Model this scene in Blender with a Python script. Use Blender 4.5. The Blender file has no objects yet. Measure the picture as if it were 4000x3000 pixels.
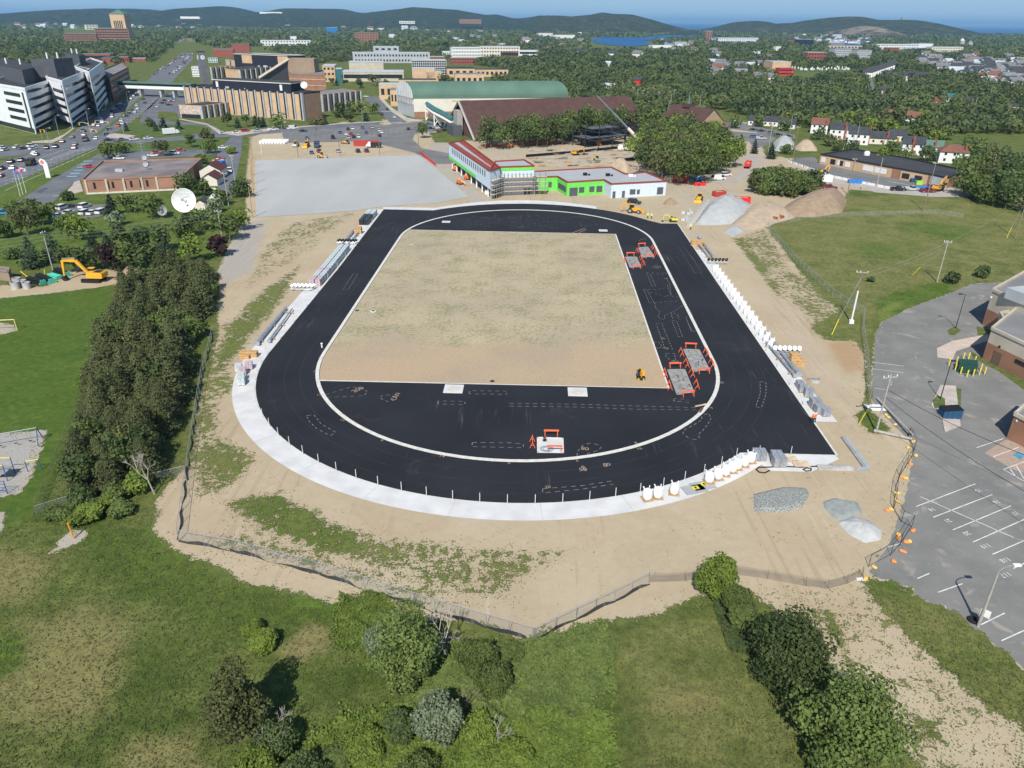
import bpy, math, random
import numpy as np
from mathutils import Vector, Matrix
R_ = math.radians
PI = math.pi
rnd = random.Random(7)
S = bpy.context.scene
# ------------------------------------------------------------------ camera
F_PX, PITCH, ROLL, CAM_H = 2900.0, R_(26.09), R_(0.6), 56.9
cd = bpy.data.cameras.new("camera"); cam = bpy.data.objects.new("camera", cd)
S.collection.objects.link(cam); S.camera = cam
cd.sensor_fit = 'HORIZONTAL'; cd.sensor_width = 36.0; cd.lens = 36.0 * F_PX / 4000.0
cd.clip_start = 1.0; cd.clip_end = 90000.0
cam.matrix_world = Matrix.Translation((0, 0, CAM_H)) @ Matrix.Rotation(PI/2 - PITCH, 4, 'X') @ Matrix.Rotation(ROLL, 4, 'Z')
# ------------------------------------------------------------------ sky, sun, exposure
SUN_EL, SUN_AZ = R_(46.0), R_(259.0)          # direction towards the sun, azimuth from +x
w = bpy.data.worlds.new("World"); S.world = w; w.use_nodes = True
nt = w.node_tree; nt.nodes.clear()
sky = nt.nodes.new('ShaderNodeTexSky'); sky.sky_type = 'NISHITA'; sky.sun_disc = False
sky.sun_elevation = SUN_EL; sky.sun_rotation = PI/2 - SUN_AZ
sky.altitude = 0; sky.air_density = 1.0; sky.dust_density = 0.1; sky.ozone_density = 3.0
bg = nt.nodes.new('ShaderNodeBackground'); bg.inputs['Strength'].default_value = 0.105
wo = nt.nodes.new('ShaderNodeOutputWorld')
tcw = nt.nodes.new('ShaderNodeTexCoord'); sx = nt.nodes.new('ShaderNodeSeparateXYZ'); nt.links.new(tcw.outputs['Generated'], sx.inputs[0])
mr = nt.nodes.new('ShaderNodeMapRange'); mr.inputs[1].default_value = -0.02; mr.inputs[2].default_value = 0.25; mr.inputs[3].default_value = 1.0; mr.inputs[4].default_value = 0.0; nt.links.new(sx.outputs['Z'], mr.inputs[0])
rp = nt.nodes.new('ShaderNodeValToRGB'); e = rp.color_ramp.elements; e[0].position = 0.0; e[0].color = (1.75,3.55,5.5,1); e[1].position = 1.0; e[1].color = (3.2,5.1,6.7,1)
mr2 = nt.nodes.new('ShaderNodeMapRange'); mr2.inputs[1].default_value = 0.03; mr2.inputs[2].default_value = -0.005; nt.links.new(sx.outputs['Z'], mr2.inputs[0]); nt.links.new(mr2.outputs[0], rp.inputs[0])
mx = nt.nodes.new('ShaderNodeMix'); mx.data_type = 'RGBA'; nt.links.new(mr.outputs[0], mx.inputs[0]); nt.links.new(sky.outputs[0], mx.inputs[6]); nt.links.new(rp.outputs[0], mx.inputs[7])
nt.links.new(mx.outputs[2], bg.inputs[0]); nt.links.new(bg.outputs[0], wo.inputs[0])
sl = bpy.data.lights.new("sun", 'SUN'); sl.energy = 4.5; sl.angle = R_(0.5); sl.color = (1.0, 0.95, 0.87)
so = bpy.data.objects.new("sun", sl); S.collection.objects.link(so)
sd = Vector((math.cos(SUN_EL)*math.cos(SUN_AZ), math.cos(SUN_EL)*math.sin(SUN_AZ), math.sin(SUN_EL)))
so.rotation_euler = sd.to_track_quat('Z', 'Y').to_euler(); so.location = (0, -50, 120)
S.view_settings.view_transform = 'Standard'; S.view_settings.look = 'None'
S.view_settings.exposure = 0.32; S.view_settings.gamma = 1.0; S.view_settings.use_curve_mapping = False
S.render.engine = 'CYCLES'
S.cycles.max_bounces = 5; S.cycles.transparent_max_bounces = 12; S.cycles.volume_bounces = 0
HAZE_D = 0.000055
# ------------------------------------------------------------------ surveying helpers
CP, SP, CR, SR = math.cos(PITCH), math.sin(PITCH), math.cos(ROLL), math.sin(ROLL)
def ray(u, v):
    x = (u-2000)/F_PX; y = -(v-1500)/F_PX
    x, y = CR*x - SR*y, SR*x + CR*y
    return Vector((x, CP + y*SP, -SP + y*CP))
def G(u, v, z=0.0):
    """survey point: where the sight line through (u,v) of the photo meets height z"""
    d = ray(u, v); t = (z-CAM_H)/d.z
    return Vector((d.x*t, d.y*t, z))
def AT(u, v, Y):
    d = ray(u, v); t = Y/d.y
    return Vector((d.x*t, Y, CAM_H + d.z*t))
TYAW = R_(-1.81); TC = (2.32, 169.8)
def HOR(u): return 80 + (u-2000)*0.0105
def GP(u, v, m=None):
    return G(u, max(v, HOR(u)+(m or (38 if u < 2050 else 45))))
def T(u, v, z=0.0):
    c, s = math.cos(TYAW), math.sin(TYAW)
    return Vector((TC[0] + c*u - s*v, TC[1] + s*u + c*v, z))
# ------------------------------------------------------------------ objects
COL = S.collection
class MB:
    def __init__(s): s.v = []; s.f = []; s.m = []; s.M = None
    def add(s, vs, fs, mi=0):
        o = len(s.v)
        if s.M is not None: vs = [s.M @ Vector(p) for p in vs]
        s.v += [tuple(p) for p in vs]
        s.f += [tuple(i+o for i in f) for f in fs]; s.m += [mi]*len(fs)
        return s
    def box(s, c, d, rz=0.0, mi=0, top=1.0, rx=0.0, ry=0.0):
        x, y, z = d[0]/2, d[1]/2, d[2]/2
        vs = [(-x,-y,-z),(x,-y,-z),(x,y,-z),(-x,y,-z),(-x*top,-y*top,z),(x*top,-y*top,z),(x*top,y*top,z),(-x*top,y*top,z)]
        m = Matrix.Translation(c) @ Matrix.Rotation(rz,4,'Z') @ Matrix.Rotation(ry,4,'Y') @ Matrix.Rotation(rx,4,'X')
        return s.add([m @ Vector(p) for p in vs], [(0,3,2,1),(4,5,6,7),(0,1,5,4),(1,2,6,5),(2,3,7,6),(3,0,4,7)], mi)
    def prism(s, poly, z0, z1, mi=0, mt=None, bottom=True):
        n = len(poly); a = sum(poly[i][0]*poly[(i+1)%n][1]-poly[(i+1)%n][0]*poly[i][1] for i in range(n))
        if a < 0: poly = poly[::-1]
        vs = [(p[0],p[1],z0) for p in poly]+[(p[0],p[1],z1) for p in poly]
        fs = [(i,(i+1)%n,(i+1)%n+n,i+n) for i in range(n)]
        s.add(vs, fs, mi)
        s.add([(p[0],p[1],z1) for p in poly], [tuple(range(n))], mi if mt is None else mt)
        if bottom: s.add([(p[0],p[1],z0) for p in poly], [tuple(range(n))[::-1]], mi)
        return s
    def sheet(s, poly, z, mi=0):
        n = len(poly); a = sum(poly[i][0]*poly[(i+1)%n][1]-poly[(i+1)%n][0]*poly[i][1] for i in range(n))
        if a < 0: poly = poly[::-1]
        return s.add([(p[0],p[1],z) for p in poly], [tuple(range(n))], mi)
    def tube(s, p0, p1, r0, r1=None, n=8, mi=0, caps=True):
        p0, p1 = Vector(p0), Vector(p1); r1 = r0 if r1 is None else r1
        d = (p1-p0); 
        if d.length < 1e-6: return s
        q = d.to_track_quat('Z','Y').to_matrix()
        vs = []
        for p, r in ((p0,r0),(p1,r1)):
            for i in range(n):
                a = 2*PI*i/n; vs.append(p + q @ Vector((r*math.cos(a), r*math.sin(a), 0)))
        fs = [(i,(i+1)%n,(i+1)%n+n,i+n) for i in range(n)]
        if caps: fs += [tuple(range(n))[::-1], tuple(range(n,2*n))]
        return s.add(vs, fs, mi)
    def path(s, pts, r, n=6, mi=0):
        for a, b in zip(pts[:-1], pts[1:]): s.tube(a, b, r, n=n, mi=mi)
        return s
    def lathe(s, prof, c=(0,0,0), n=16, mi=0):
        vs = []; fs = []
        for (r, z) in prof:
            for i in range(n):
                a = 2*PI*i/n; vs.append((c[0]+r*math.cos(a), c[1]+r*math.sin(a), c[2]+z))
        for k in range(len(prof)-1):
            for i in range(n):
                fs.append((k*n+i, k*n+(i+1)%n, (k+1)*n+(i+1)%n, (k+1)*n+i))
        fs.append(tuple(range((len(prof)-1)*n, len(prof)*n))); fs.append(tuple(range(n))[::-1])
        return s.add(vs, fs, mi)
    def ell(s, c, r, n=10, k=6, mi=0, jit=0.0, rg=None):
        vs = []; fs = []
        for j in range(k+1):
            t = PI*j/k
            for i in range(n):
                a = 2*PI*i/n; q = 1 + (rg.uniform(-jit,jit) if rg and 0<j<k else 0)
                vs.append((c[0]+r[0]*math.sin(t)*math.cos(a)*q, c[1]+r[1]*math.sin(t)*math.sin(a)*q, c[2]+r[2]*math.cos(t)*q))
        for j in range(k):
            for i in range(n): fs.append((j*n+i,(j+1)*n+i,(j+1)*n+(i+1)%n,j*n+(i+1)%n))
        return s.add(vs, fs, mi)
    def ribbon(s, pts, w, z=None, mi=0, closed=False):
        """flat strip of width w along pts"""
        n = len(pts); P = [Vector(p) for p in pts]; L = []; Rr = []
        for i in range(n):
            a = P[(i-1)%n] if (closed or i>0) else P[i]; b = P[(i+1)%n] if (closed or i<n-1) else P[i]
            t = (b-a); t.z = 0; t.normalize(); nn = Vector((-t.y,t.x,0))
            zz = P[i].z if z is None else z
            L.append((P[i].x+nn.x*w/2,P[i].y+nn.y*w/2,zz)); Rr.append((P[i].x-nn.x*w/2,P[i].y-nn.y*w/2,zz))
        m = n if closed else n-1
        return s.add(L+Rr, [(i+n,(i+1)%n+n,(i+1)%n,i) for i in range(m)], mi)
    def mesh(s, name, mats, smooth=False):
        me = bpy.data.meshes.new(name); me.from_pydata(s.v, [], s.f); 
        for m in (mats if isinstance(mats,(list,tuple)) else [mats]): me.materials.append(m)
        if len(me.materials) > 1: me.polygons.foreach_set('material_index', s.m)
        if smooth: me.polygons.foreach_set('use_smooth', [True]*len(me.polygons))
        me.update(); return me
    def build(s, name, mats, parent=None, smooth=False):
        o = bpy.data.objects.new(name, s.mesh(name, mats, smooth)); COL.objects.link(o)
        if parent is not None: o.parent = parent
        return o
def tag(o, label=None, cat=None, group=None, kind=None):
    if label: o['label'] = label
    if cat: o['category'] = cat
    if group: o['group'] = group
    if kind: o['kind'] = kind
    return o
def struct(o, label=None, cat=None):
    o['kind'] = 'structure'
    if label: o['label'] = label
    if cat: o['category'] = cat
    return o
def thing(name, label, cat, loc=(0,0,0), rz=0.0, group=None):
    o = bpy.data.objects.new(name, None); COL.objects.link(o); o.empty_display_size = 0.3
    o.location = loc; o.rotation_euler = (0,0,rz); return tag(o, label, cat, group)
def dup(root, loc, rz=0.0, label=None, group=None, sc=None, scale=None):
    r = root.copy(); COL.objects.link(r); r.location = loc; r.rotation_euler = (0,0,rz)
    if label: r['label'] = label
    if group: r['group'] = group
    if scale: r.scale = scale
    for ch in list(root.children):
        c = ch.copy(); COL.objects.link(c); c.parent = r
        for g in ch.children:
            d = g.copy(); COL.objects.link(d); d.parent = c
    return r
# ------------------------------------------------------------------ materials
_M = {}
def hexc(h):
    h = h.lstrip('#'); c = [int(h[i:i+2],16)/255 for i in (0,2,4)]
    return tuple(((x+0.055)/1.055)**2.4 if x > 0.04045 else x/12.92 for x in c)
def mat(name, col, rough=0.8, var=0.25, scale=1.0, bump=0.0, metal=0.0, col2=None, spec=0.3, bscale=None, stretch=None, emit=None, detail=4.0):
    """procedural surface: noise between a lighter and a darker tone of one colour"""
    if name in _M: return _M[name]
    m = bpy.data.materials.new(name); m.use_nodes = True; n = m.node_tree; b = n.nodes['Principled BSDF']
    b.inputs['Roughness'].default_value = rough; b.inputs['Metallic'].default_value = metal
    b.inputs['Specular IOR Level'].default_value = spec
    tc = n.nodes.new('ShaderNodeTexCoord'); src = tc.outputs['Object']
    if stretch:
        mp = n.nodes.new('ShaderNodeMapping'); mp.inputs['Scale'].default_value = stretch
        n.links.new(src, mp.inputs[0]); src = mp.outputs[0]
    no = n.nodes.new('ShaderNodeTexNoise'); no.inputs['Scale'].default_value = scale; no.inputs['Detail'].default_value = detail
    n.links.new(src, no.inputs['Vector'])
    rp = n.nodes.new('ShaderNodeValToRGB'); rp.color_ramp.elements[0].position = 0.32; rp.color_ramp.elements[1].position = 0.68
    c1 = tuple(c*(1-var) for c in col); c2 = col2 if col2 else tuple(min(1,c*(1+var)) for c in col)
    rp.color_ramp.elements[0].color = (*c1,1); rp.color_ramp.elements[1].color = (*c2,1)
    n.links.new(no.outputs['Fac'], rp.inputs[0]); n.links.new(rp.outputs[0], b.inputs['Base Color'])
    if bump:
        n2 = n.nodes.new('ShaderNodeTexNoise'); n2.inputs['Scale'].default_value = bscale or scale*6; n2.inputs['Detail'].default_value = 3
        n.links.new(src, n2.inputs['Vector'])
        bp = n.nodes.new('ShaderNodeBump'); bp.inputs['Strength'].default_value = bump; bp.inputs['Distance'].default_value = 0.1
        n.links.new(n2.outputs['Fac'], bp.inputs['Height']); n.links.new(bp.outputs[0], b.inputs['Normal'])
    if emit: b.inputs['Emission Color'].default_value = (*emit,1); b.inputs['Emission Strength'].default_value = 1
    _M[name] = m; return m
# ------------------------------------------------------------------ GROUND: one sheet, cover given per vertex
def axis(lo, hi, d0, far_lo, far_hi, g=1.12):
    a = list(np.arange(lo, hi+1e-6, d0)); s = d0
    b = [lo]; 
    while b[-1] > far_lo: s *= g; b.append(b[-1]-s)
    s = d0; c = [a[-1]]
    while c[-1] < far_hi: s *= g; c.append(c[-1]+s)
    return np.array(b[:0:-1] + a + c[1:])
gx = axis(-170, 200, 1.0, -26000, 26000); gy = axis(15, 340, 1.0, -9000, 30000)
X, Y = np.meshgrid(gx, gy); NX, NY = len(gx), len(gy)
px, py = X.ravel(), Y.ravel()
def sdist(poly):
    P = np.array([(p[0],p[1]) for p in poly]); n = len(P)
    x0,y0 = P.min(0)-12; x1,y1 = P.max(0)+12
    idx = np.where((px>x0)&(px<x1)&(py>y0)&(py<y1))[0]
    qx, qy = px[idx], py[idx]; d = np.full(len(idx), 1e9); ins = np.zeros(len(idx), bool)
    for i in range(n):
        ax, ay = P[i]; bx, by = P[(i+1)%n]; ex, ey = bx-ax, by-ay
        t = np.clip(((qx-ax)*ex+(qy-ay)*ey)/(ex*ex+ey*ey+1e-9),0,1)
        d = np.minimum(d, np.hypot(qx-ax-t*ex, qy-ay-t*ey))
        c = ((ay>qy)!=(by>qy)) & (qx < (bx-ax)*(qy-ay)/(by-ay+1e-12)+ax); ins ^= c
    return idx, np.where(ins, d, -d)
CH = dict(veg=0, dry=1, lush=2, asph=3, grav=4, brown=5, mown=6, dirt=7)
A = np.zeros((len(px), 8)); A[:,0] = 1.0; A[:,1] = 0.35
def zone(pts, feather=2.0, **kw):
    poly = [G(*p) for p in pts]; idx, d = sdist(poly)
    wgt = np.clip((d+feather)/(2*feather),0,1); wgt = wgt*wgt*(3-2*wgt)
    for k, v in kw.items():
        c = CH[k]; A[idx,c] = A[idx,c]*(1-wgt)+v*wgt
SITE = [(870,1060),(850,1180),(850,1310),(790,1500),(745,1800),(690,1860),(610,1960),(600,2080),(700,2160),(830,2200),(950,2270),(1130,2310),(1380,2375),(1500,2400),(1900,2440),(2080,2515),(2300,2430),(2560,2400),(2720,2330),(2850,2300),(3000,2350),(3190,2560),(3400,2760),(3600,3010),(4010,3010),(4010,2850),(3700,2620),(3420,2350),(3350,2270),(3400,2230),(3480,2120),(3545,1920),(3560,1730),(3470,1640),(3395,1560),(3385,1330),(3250,1210),(3100,1030),(3000,890),(3080,830),(3300,770),(3320,740),(3700,770),(3760,740),(3500,660),(3250,640),(2960,600),(2900,520),(2500,500),(1950,540),(1700,560),(1650,470),(1400,470),(980,530),(960,700),(960,830),(920,930)]
# foreground meadow tones
zone([(0,2000),(600,2100),(1300,2400),(1900,2600),(1500,3000),(0,3000)], 3, dry=0.3, lush=0.15)
zone([(90,2420),(380,2350),(500,2420),(460,2640),(390,2800),(60,2820),(-60,2700),(60,2600)], 3.0, dry=0.82, veg=0.98)
zone([(500,2900),(750,2860),(800,3010),(480,3010)], 1.5, dry=0.85)
zone([(0,2480),(60,2480),(60,2600),(-50,2650)], 1.5, lush=0.8, dry=0.0)
zone([(-100,2150),(240,2150),(140,2330),(-100,2380)], 2.5, dry=0.75)
zone([(300,2050),(650,2100),(900,2300),(1200,2380),(1150,2480),(800,2420),(500,2250)], 2.5, dry=0.05, lush=0.25)
zone([(1130,2300),(1420,2330),(1650,2440),(1500,2520),(1150,2420)], 1.5, lush=0.6, dry=0.05)
zone([(1200,2420),(1290,2440),(1300,2520),(1180,2580),(1080,2540)], 1.2, dry=0.9, lush=0)
zone([(2090,2520),(2330,2450),(2400,2560),(2350,2700),(2300,2900),(2100,3010),(1700,3010),(1850,2700),(1950,2560)], 2.0, lush=0.8, dry=0.0)
zone([(2280,2800),(2400,2820),(2400,3010),(1950,3010),(2050,2930)], 1.0, lush=1.0, dry=0.5)
zone([(2400,2450),(2850,2350),(3000,2700),(3100,3010),(2500,3010),(2420,2700)], 3.0, dry=0.5, lush=0.15)
zone([(2600,2660),(2800,2700),(2760,2800),(2560,2760)], 1.5, dry=0.8)
# playing field left
zone([(-50,1150),(420,1130),(480,1200),(420,1500),(180,1900),(130,2010),(-50,2080)], 2.5, dry=0.12, mown=0.9, lush=0.15)
zone([(-80,1240),(60,1270),(70,1290),(-80,1330)], 0.7, veg=0.1, grav=0.4)
zone([(-100,1700),(185,1680),(150,1780),(110,1880),(80,1930),(-100,1960)], 0.8, veg=0.0, grav=0.9)
zone([(-60,1990),(15,2000),(10,2080),(-60,2120)], 0.7, veg=0.0, grav=0.9)
zone([(215,2150),(270,2070),(345,2075),(320,2110),(230,2155)], 0.7, veg=0.0, grav=0.8)
zone([(-50,1110),(180,1120),(300,1040),(480,1060),(470,1110),(250,1140),(60,1160),(-50,1170)], 1.2, veg=0.15, brown=0.7)
# lawns by the studio, left middle distance
zone([(-50,700),(330,640),(440,800),(900,700),(900,1000),(500,1050),(-50,1050)], 3, dry=0.3, lush=0.25, mown=0.7)
zone([(-100,700),(450,480),(900,480),(950,700),(700,720),(300,640),(-100,1000)], 3, dry=0.3, mown=0.8)
# big rough field right
zone([(3000,870),(3320,770),(3650,760),(4100,860),(4100,1090),(3780,1110),(3450,1260),(3380,1300)], 3, dry=0.55, veg=1.0, lush=0.12)
zone([(3550,860),(3800,890),(3760,950),(3530,900)], 4, dry=0.3, lush=0.3)
zone([(3330,950),(3560,950),(3500,1020),(3330,990)], 4, dry=0.35, lush=0.3)
zone([(3420,1180),(3540,1130),(3700,1100),(3720,1150),(3560,1200),(3450,1260)], 2, dry=0.1, lush=0.4)
zone([(3440,1200),(3540,1170),(3480,1240),(3430,1270)], 1.0, lush=1.0, dry=0.6)
# asphalt yard right
zone([(3400,1560),(3420,1300),(3450,1255),(3560,1200),(3700,1150),(3790,1110),(4100,1090),(4100,2700),(3990,2600),(3850,2490),(3650,2330),(3440,2240),(3480,2120),(3545,1920),(3570,1760),(3450,1640)], 0.6, veg=0.0, asph=1.0, dry=0.3)
# the site itself
zone(SITE, 1.3, veg=0.08, asph=0.0, dry=0.4, lush=0.15, mown=0.0, grav=0.0, brown=0.25)
zone([(3350,2270),(3400,2230),(3480,2120),(3545,1920),(3570,1760),(3600,1700),(3800,1900),(3800,2400)], 0.5, veg=0.0, asph=1.0)
# weeds over the site
V = 0.40
zone([(1060,930),(1130,870),(1400,825),(1330,885),(1140,965),(1010,1060),(1000,1010)], 2.0, veg=0.46)
zone([(1180,1030),(1020,1130),(880,1270),(800,1480),(900,1440),(1010,1290),(1130,1140)], 2.2, veg=0.64, lush=0.3)
zone([(1330,900),(1180,1000),(1000,1120),(900,1180),(960,1080),(1100,960)], 2.2, veg=0.40)
zone([(900,1440),(800,1480),(765,1650),(860,1600),(930,1520)], 1.5, veg=0.55, lush=0.35)
zone([(800,1600),(760,1700),(745,1950),(900,1920),(1010,1800),(960,1740),(870,1690),(850,1600)], 1.6, veg=0.58, lush=0.2)
zone([(720,1950),(830,1960),(840,2100),(720,2100)], 1.5, veg=0.2)
zone([(880,1960),(1100,1915),(1300,2030),(1430,2080),(1400,2180),(1250,2160),(1000,2060)], 1.6, veg=0.70, lush=0.25, dry=0.3)
zone([(1400,2080),(1700,2110),(2230,2150),(2180,2200),(2050,2260),(2000,2330),(1850,2340),(1500,2260),(1380,2180)], 1.8, veg=0.52)
zone([(800,2080),(1000,2080),(1400,2200),(1800,2340),(2020,2350),(1700,2370),(1200,2240),(800,2140)], 1.5, veg=0.46)
zone([(700,2140),(1380,2350),(1500,2390),(1250,2320),(830,2200)], 0.6, veg=0.30)
zone([(2860,930),(2990,890),(3110,1060),(3290,1210),(3240,1300),(3150,1290),(2980,1080)], 2.0, veg=0.50)
zone([(2860,930),(2910,930),(3010,1090),(3100,1220),(3060,1200),(2960,1060)], 1.0, veg=0.62, lush=0.3)
zone([(3160,1290),(3260,1230),(3380,1310),(3390,1500),(3340,1340),(3230,1330)], 1.2, veg=0.9, dry=0.5)
zone([(3340,1620),(3390,1590),(3480,1680),(3400,1700)], 0.6, veg=0.85, dry=0.2)
zone([(3380,1500),(3410,1520),(3400,1600),(3370,1590)], 0.5, veg=0.9, dry=0.6)
zone([(3370,1450),(3300,1460),(3230,1340),(3330,1330),(3370,1380)], 1.0, brown=1.0, veg=0.0)
zone([(3000,1170),(3080,1170),(3200,1340),(3300,1600),(3180,1500),(3080,1310)], 2.5, dirt=0.6, veg=0.0)
zone([(2900,2300),(3000,2350),(3190,2560),(3400,2760),(3600,3010),(4010,3010),(4010,2850),(3700,2620),(3420,2350),(3300,2280)], 1.2, veg=0.36)
zone([(3430,2330),(3520,2330),(3640,2370),(3750,2440),(3860,2500),(4000,2620),(4010,2830),(3860,2750),(3700,2610),(3530,2440)], 0.8, veg=1.0, dry=0.5, lush=0.25, grav=0, asph=0)
zone([(3380,2240),(3490,2270),(3600,2310),(3560,2330),(3400,2290)], 0.5, veg=0.9, dry=0.3, lush=0.3, asph=0)
zone([(3560,2790),(3640,2820),(3700,2900),(3600,2880)], 0.8, veg=0.7)
zone([(3230,2380),(3330,2520),(3300,2520),(3200,2400)], 0.6, veg=0.8)
zone([(900,950),(950,870),(1050,860),(1010,960),(980,1060),(870,1110),(850,1060)], 1.5, grav=0.75, veg=0.0)
zone([(2500,520),(2950,480),(3000,640),(2900,750),(2700,850),(2620,760),(2400,660),(1950,640),(1800,560)], 3, brown=0.12, veg=0.0, grav=0.15, dirt=0.1)
zone([(1690,560),(1760,540),(1810,660),(1900,780),(1860,800),(1650,640)], 2, grav=0.6)
# under the woods the floor is dark
# low mounds in the meadow
Z = np.zeros(len(px))
me = bpy.data.meshes.new('ground'); me.vertices.add(len(px))
me.vertices.foreach_set('co', np.stack([px,py,Z],1).ravel())
i0 = (np.arange(NY-1)[:,None]*NX+np.arange(NX-1)[None]).ravel()
q = np.stack([i0,i0+1,i0+1+NX,i0+NX],1)
me.loops.add(q.size); me.loops.foreach_set('vertex_index', q.ravel())
me.polygons.add(len(q)); me.polygons.foreach_set('loop_start', np.arange(len(q))*4); me.polygons.foreach_set('loop_total', np.full(len(q),4))
me.update()
for nm, cs in (('covA', A[:,:4]), ('covB', A[:,4:])):
    at = me.attributes.new(nm, 'FLOAT_COLOR', 'POINT'); at.data.foreach_set('color', cs.astype(np.float32).ravel())
ground = bpy.data.objects.new('ground', me); COL.objects.link(ground); struct(ground)
class NT:
    """small node-building helper"""
    def __init__(s, m): s.n = m.node_tree
    def N(s, t, **kw):
        x = s.n.nodes.new('ShaderNode'+t)
        for k, v in kw.items(): setattr(x, k, v)
        return x
    def L(s, a, b): s.n.links.new(a, b)
    def val(s, sock, v):
        if hasattr(v, 'links') or hasattr(v, 'is_linked'): s.L(v, sock)
        else: sock.default_value = v
    def math(s, op, a, b=0.0, c=None, clamp=False):
        x = s.N('Math', operation=op, use_clamp=clamp); s.val(x.inputs[0], a); s.val(x.inputs[1], b)
        if c is not None: s.val(x.inputs[2], c)
        return x.outputs[0]
    def mix(s, f, a, b):
        x = s.N('Mix', data_type='RGBA'); s.val(x.inputs[0], f); s.val(x.inputs[6], a if not isinstance(a,tuple) else (*a,1)); s.val(x.inputs[7], b if not isinstance(b,tuple) else (*b,1))
        return x.outputs[2]
    def noise(s, vec, sc, det=3.0, rough=0.55, dist=0.0):
        x = s.N('TexNoise'); x.inputs['Scale'].default_value = sc; x.inputs['Detail'].default_value = det; x.inputs['Roughness'].default_value = rough; x.inputs['Distortion'].default_value = dist
        s.L(vec, x.inputs['Vector']); return x.outputs['Fac']
    def step(s, v, lo, hi):
        x = s.N('MapRange', interpolation_type='SMOOTHSTEP'); s.val(x.inputs[0], v); x.inputs[1].default_value = lo; x.inputs[2].default_value = hi
        return x.outputs[0]
gm = bpy.data.materials.new('ground'); gm.use_nodes = True; k = NT(gm); bs = gm.node_tree.nodes['Principled BSDF']
tc = k.N('TexCoord').outputs['Object']
aA = k.N('Attribute', attribute_name='covA'); aB = k.N('Attribute', attribute_name='covB')
sA = k.N('SeparateColor'); k.L(aA.outputs['Color'], sA.inputs[0]); sB = k.N('SeparateColor'); k.L(aB.outputs['Color'], sB.inputs[0])
veg, dry, lush, asph = sA.outputs[0], sA.outputs[1], sA.outputs[2], aA.outputs['Alpha']
grav, brown, mown, dirt = sB.outputs[0], sB.outputs[1], sB.outputs[2], aB.outputs['Alpha']
n_big = k.noise(tc, 0.035, 4); n_mid = k.noise(tc, 0.16, 5, 0.6); n_sm = k.noise(tc, 0.9, 6, 0.65); n_fine = k.noise(tc, 4.5, 4, 0.6); n_blade = k.noise(tc, 9.0, 3, 0.7)
# plants or bare soil
t = k.math('MULTIPLY_ADD', n_sm, 0.85, k.math('MULTIPLY_ADD', n_fine, 0.55, k.math('MULTIPLY', n_mid, 0.45)))     # about .92
t = k.math('ADD', k.math('MULTIPLY', k.math('SUBTRACT', t, 0.925), 1.7), k.math('SUBTRACT', veg, 0.5))
vmask = k.step(t, -0.05, 0.08)
# grass tones
gA = k.mix(k.step(n_mid, 0.35, 0.65), (0.042,0.070,0.014), (0.080,0.118,0.024))
gA = k.mix(k.step(n_big, 0.35, 0.65), gA, (0.074,0.102,0.022))
gA = k.mix(k.math('MULTIPLY', mown, 0.6), gA, (0.056,0.100,0.016))
dm = k.step(k.math('ADD', k.math('MULTIPLY_ADD', n_mid, 0.7, k.math('MULTIPLY', n_sm, 0.5)), k.math('MULTIPLY', dry, 0.9)), 0.72, 1.45)
gA = k.mix(dm, gA, (0.19,0.165,0.068))
gA = k.mix(k.math('MULTIPLY', lush, k.step(n_sm, 0.3, 0.7)), gA, (0.105,0.175,0.020))
br = k.math('MULTIPLY_ADD', k.math('SUBTRACT', n_blade, 0.5), k.math('MULTIPLY_ADD', mown, -0.8, 1.7), k.math('MULTIPLY_ADD', k.math('SUBTRACT', n_sm, 0.5), 1.0, 1.18))
mul = k.N('VectorMath', operation='SCALE'); k.L(gA, mul.inputs[0]); k.L(br, mul.inputs['Scale']); gA = mul.outputs[0]
fl = k.math('MULTIPLY', k.step(k.noise(tc, 14.0, 1), 0.735, 0.76), k.step(n_mid, 0.5, 0.62))
gA = k.mix(k.math('MULTIPLY', fl, k.math('SUBTRACT', 1.0, mown)), gA, (0.45,0.45,0.30))
# soil tones
sA_ = k.mix(k.step(k.noise(tc, 0.09, 6, 0.6, 0.8), 0.3, 0.7), (0.400,0.335,0.228), (0.452,0.385,0.270))
sA_ = k.mix(k.math('MULTIPLY', brown, k.step(n_big, 0.25, 0.6)), sA_, (0.370,0.250,0.140))
sA_ = k.mix(dirt, sA_, (0.42,0.34,0.25))
gv = k.mix(k.step(n_fine, 0.3, 0.7), (0.26,0.25,0.235), (0.40,0.385,0.36))
sA_ = k.mix(grav, sA_, gv)
for rz_, off in ((0.12,0.0),(-0.62,3.0),(1.35,7.0)):
    mp = k.N('Mapping'); mp.inputs['Rotation'].default_value = (0,0,rz_); mp.inputs['Scale'].default_value = (1.0,0.035,1.0); mp.inputs['Location'].default_value = (off,off,0); k.L(tc, mp.inputs[0])
    ru = k.math('MULTIPLY', k.step(k.noise(mp.outputs[0], 0.9, 3, 0.6, 0.4), 0.57, 0.66), k.step(k.noise(tc, 0.03+off*0.002, 2), 0.5, 0.6))
    sA_ = k.mix(k.math('MULTIPLY', ru, 0.4), sA_, (0.30,0.23,0.155) if off else (0.50,0.42,0.32))
st = k.step(k.noise(tc, 7.0, 2), 0.70, 0.74)
sA_ = k.mix(k.math('MULTIPLY', st, 0.5), sA_, (0.55,0.5,0.43))
sA_ = k.mix(k.math('MULTIPLY', k.step(k.noise(tc, 5.0, 3), 0.66, 0.72), 0.55), sA_, (0.16,0.12,0.08))
mu2 = k.N('VectorMath', operation='SCALE'); k.L(sA_, mu2.inputs[0]); k.L(k.math('MULTIPLY_ADD', k.math('SUBTRACT', n_sm, 0.5), 0.28, 1.0), mu2.inputs['Scale']); sA_ = mu2.outputs[0]
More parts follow.
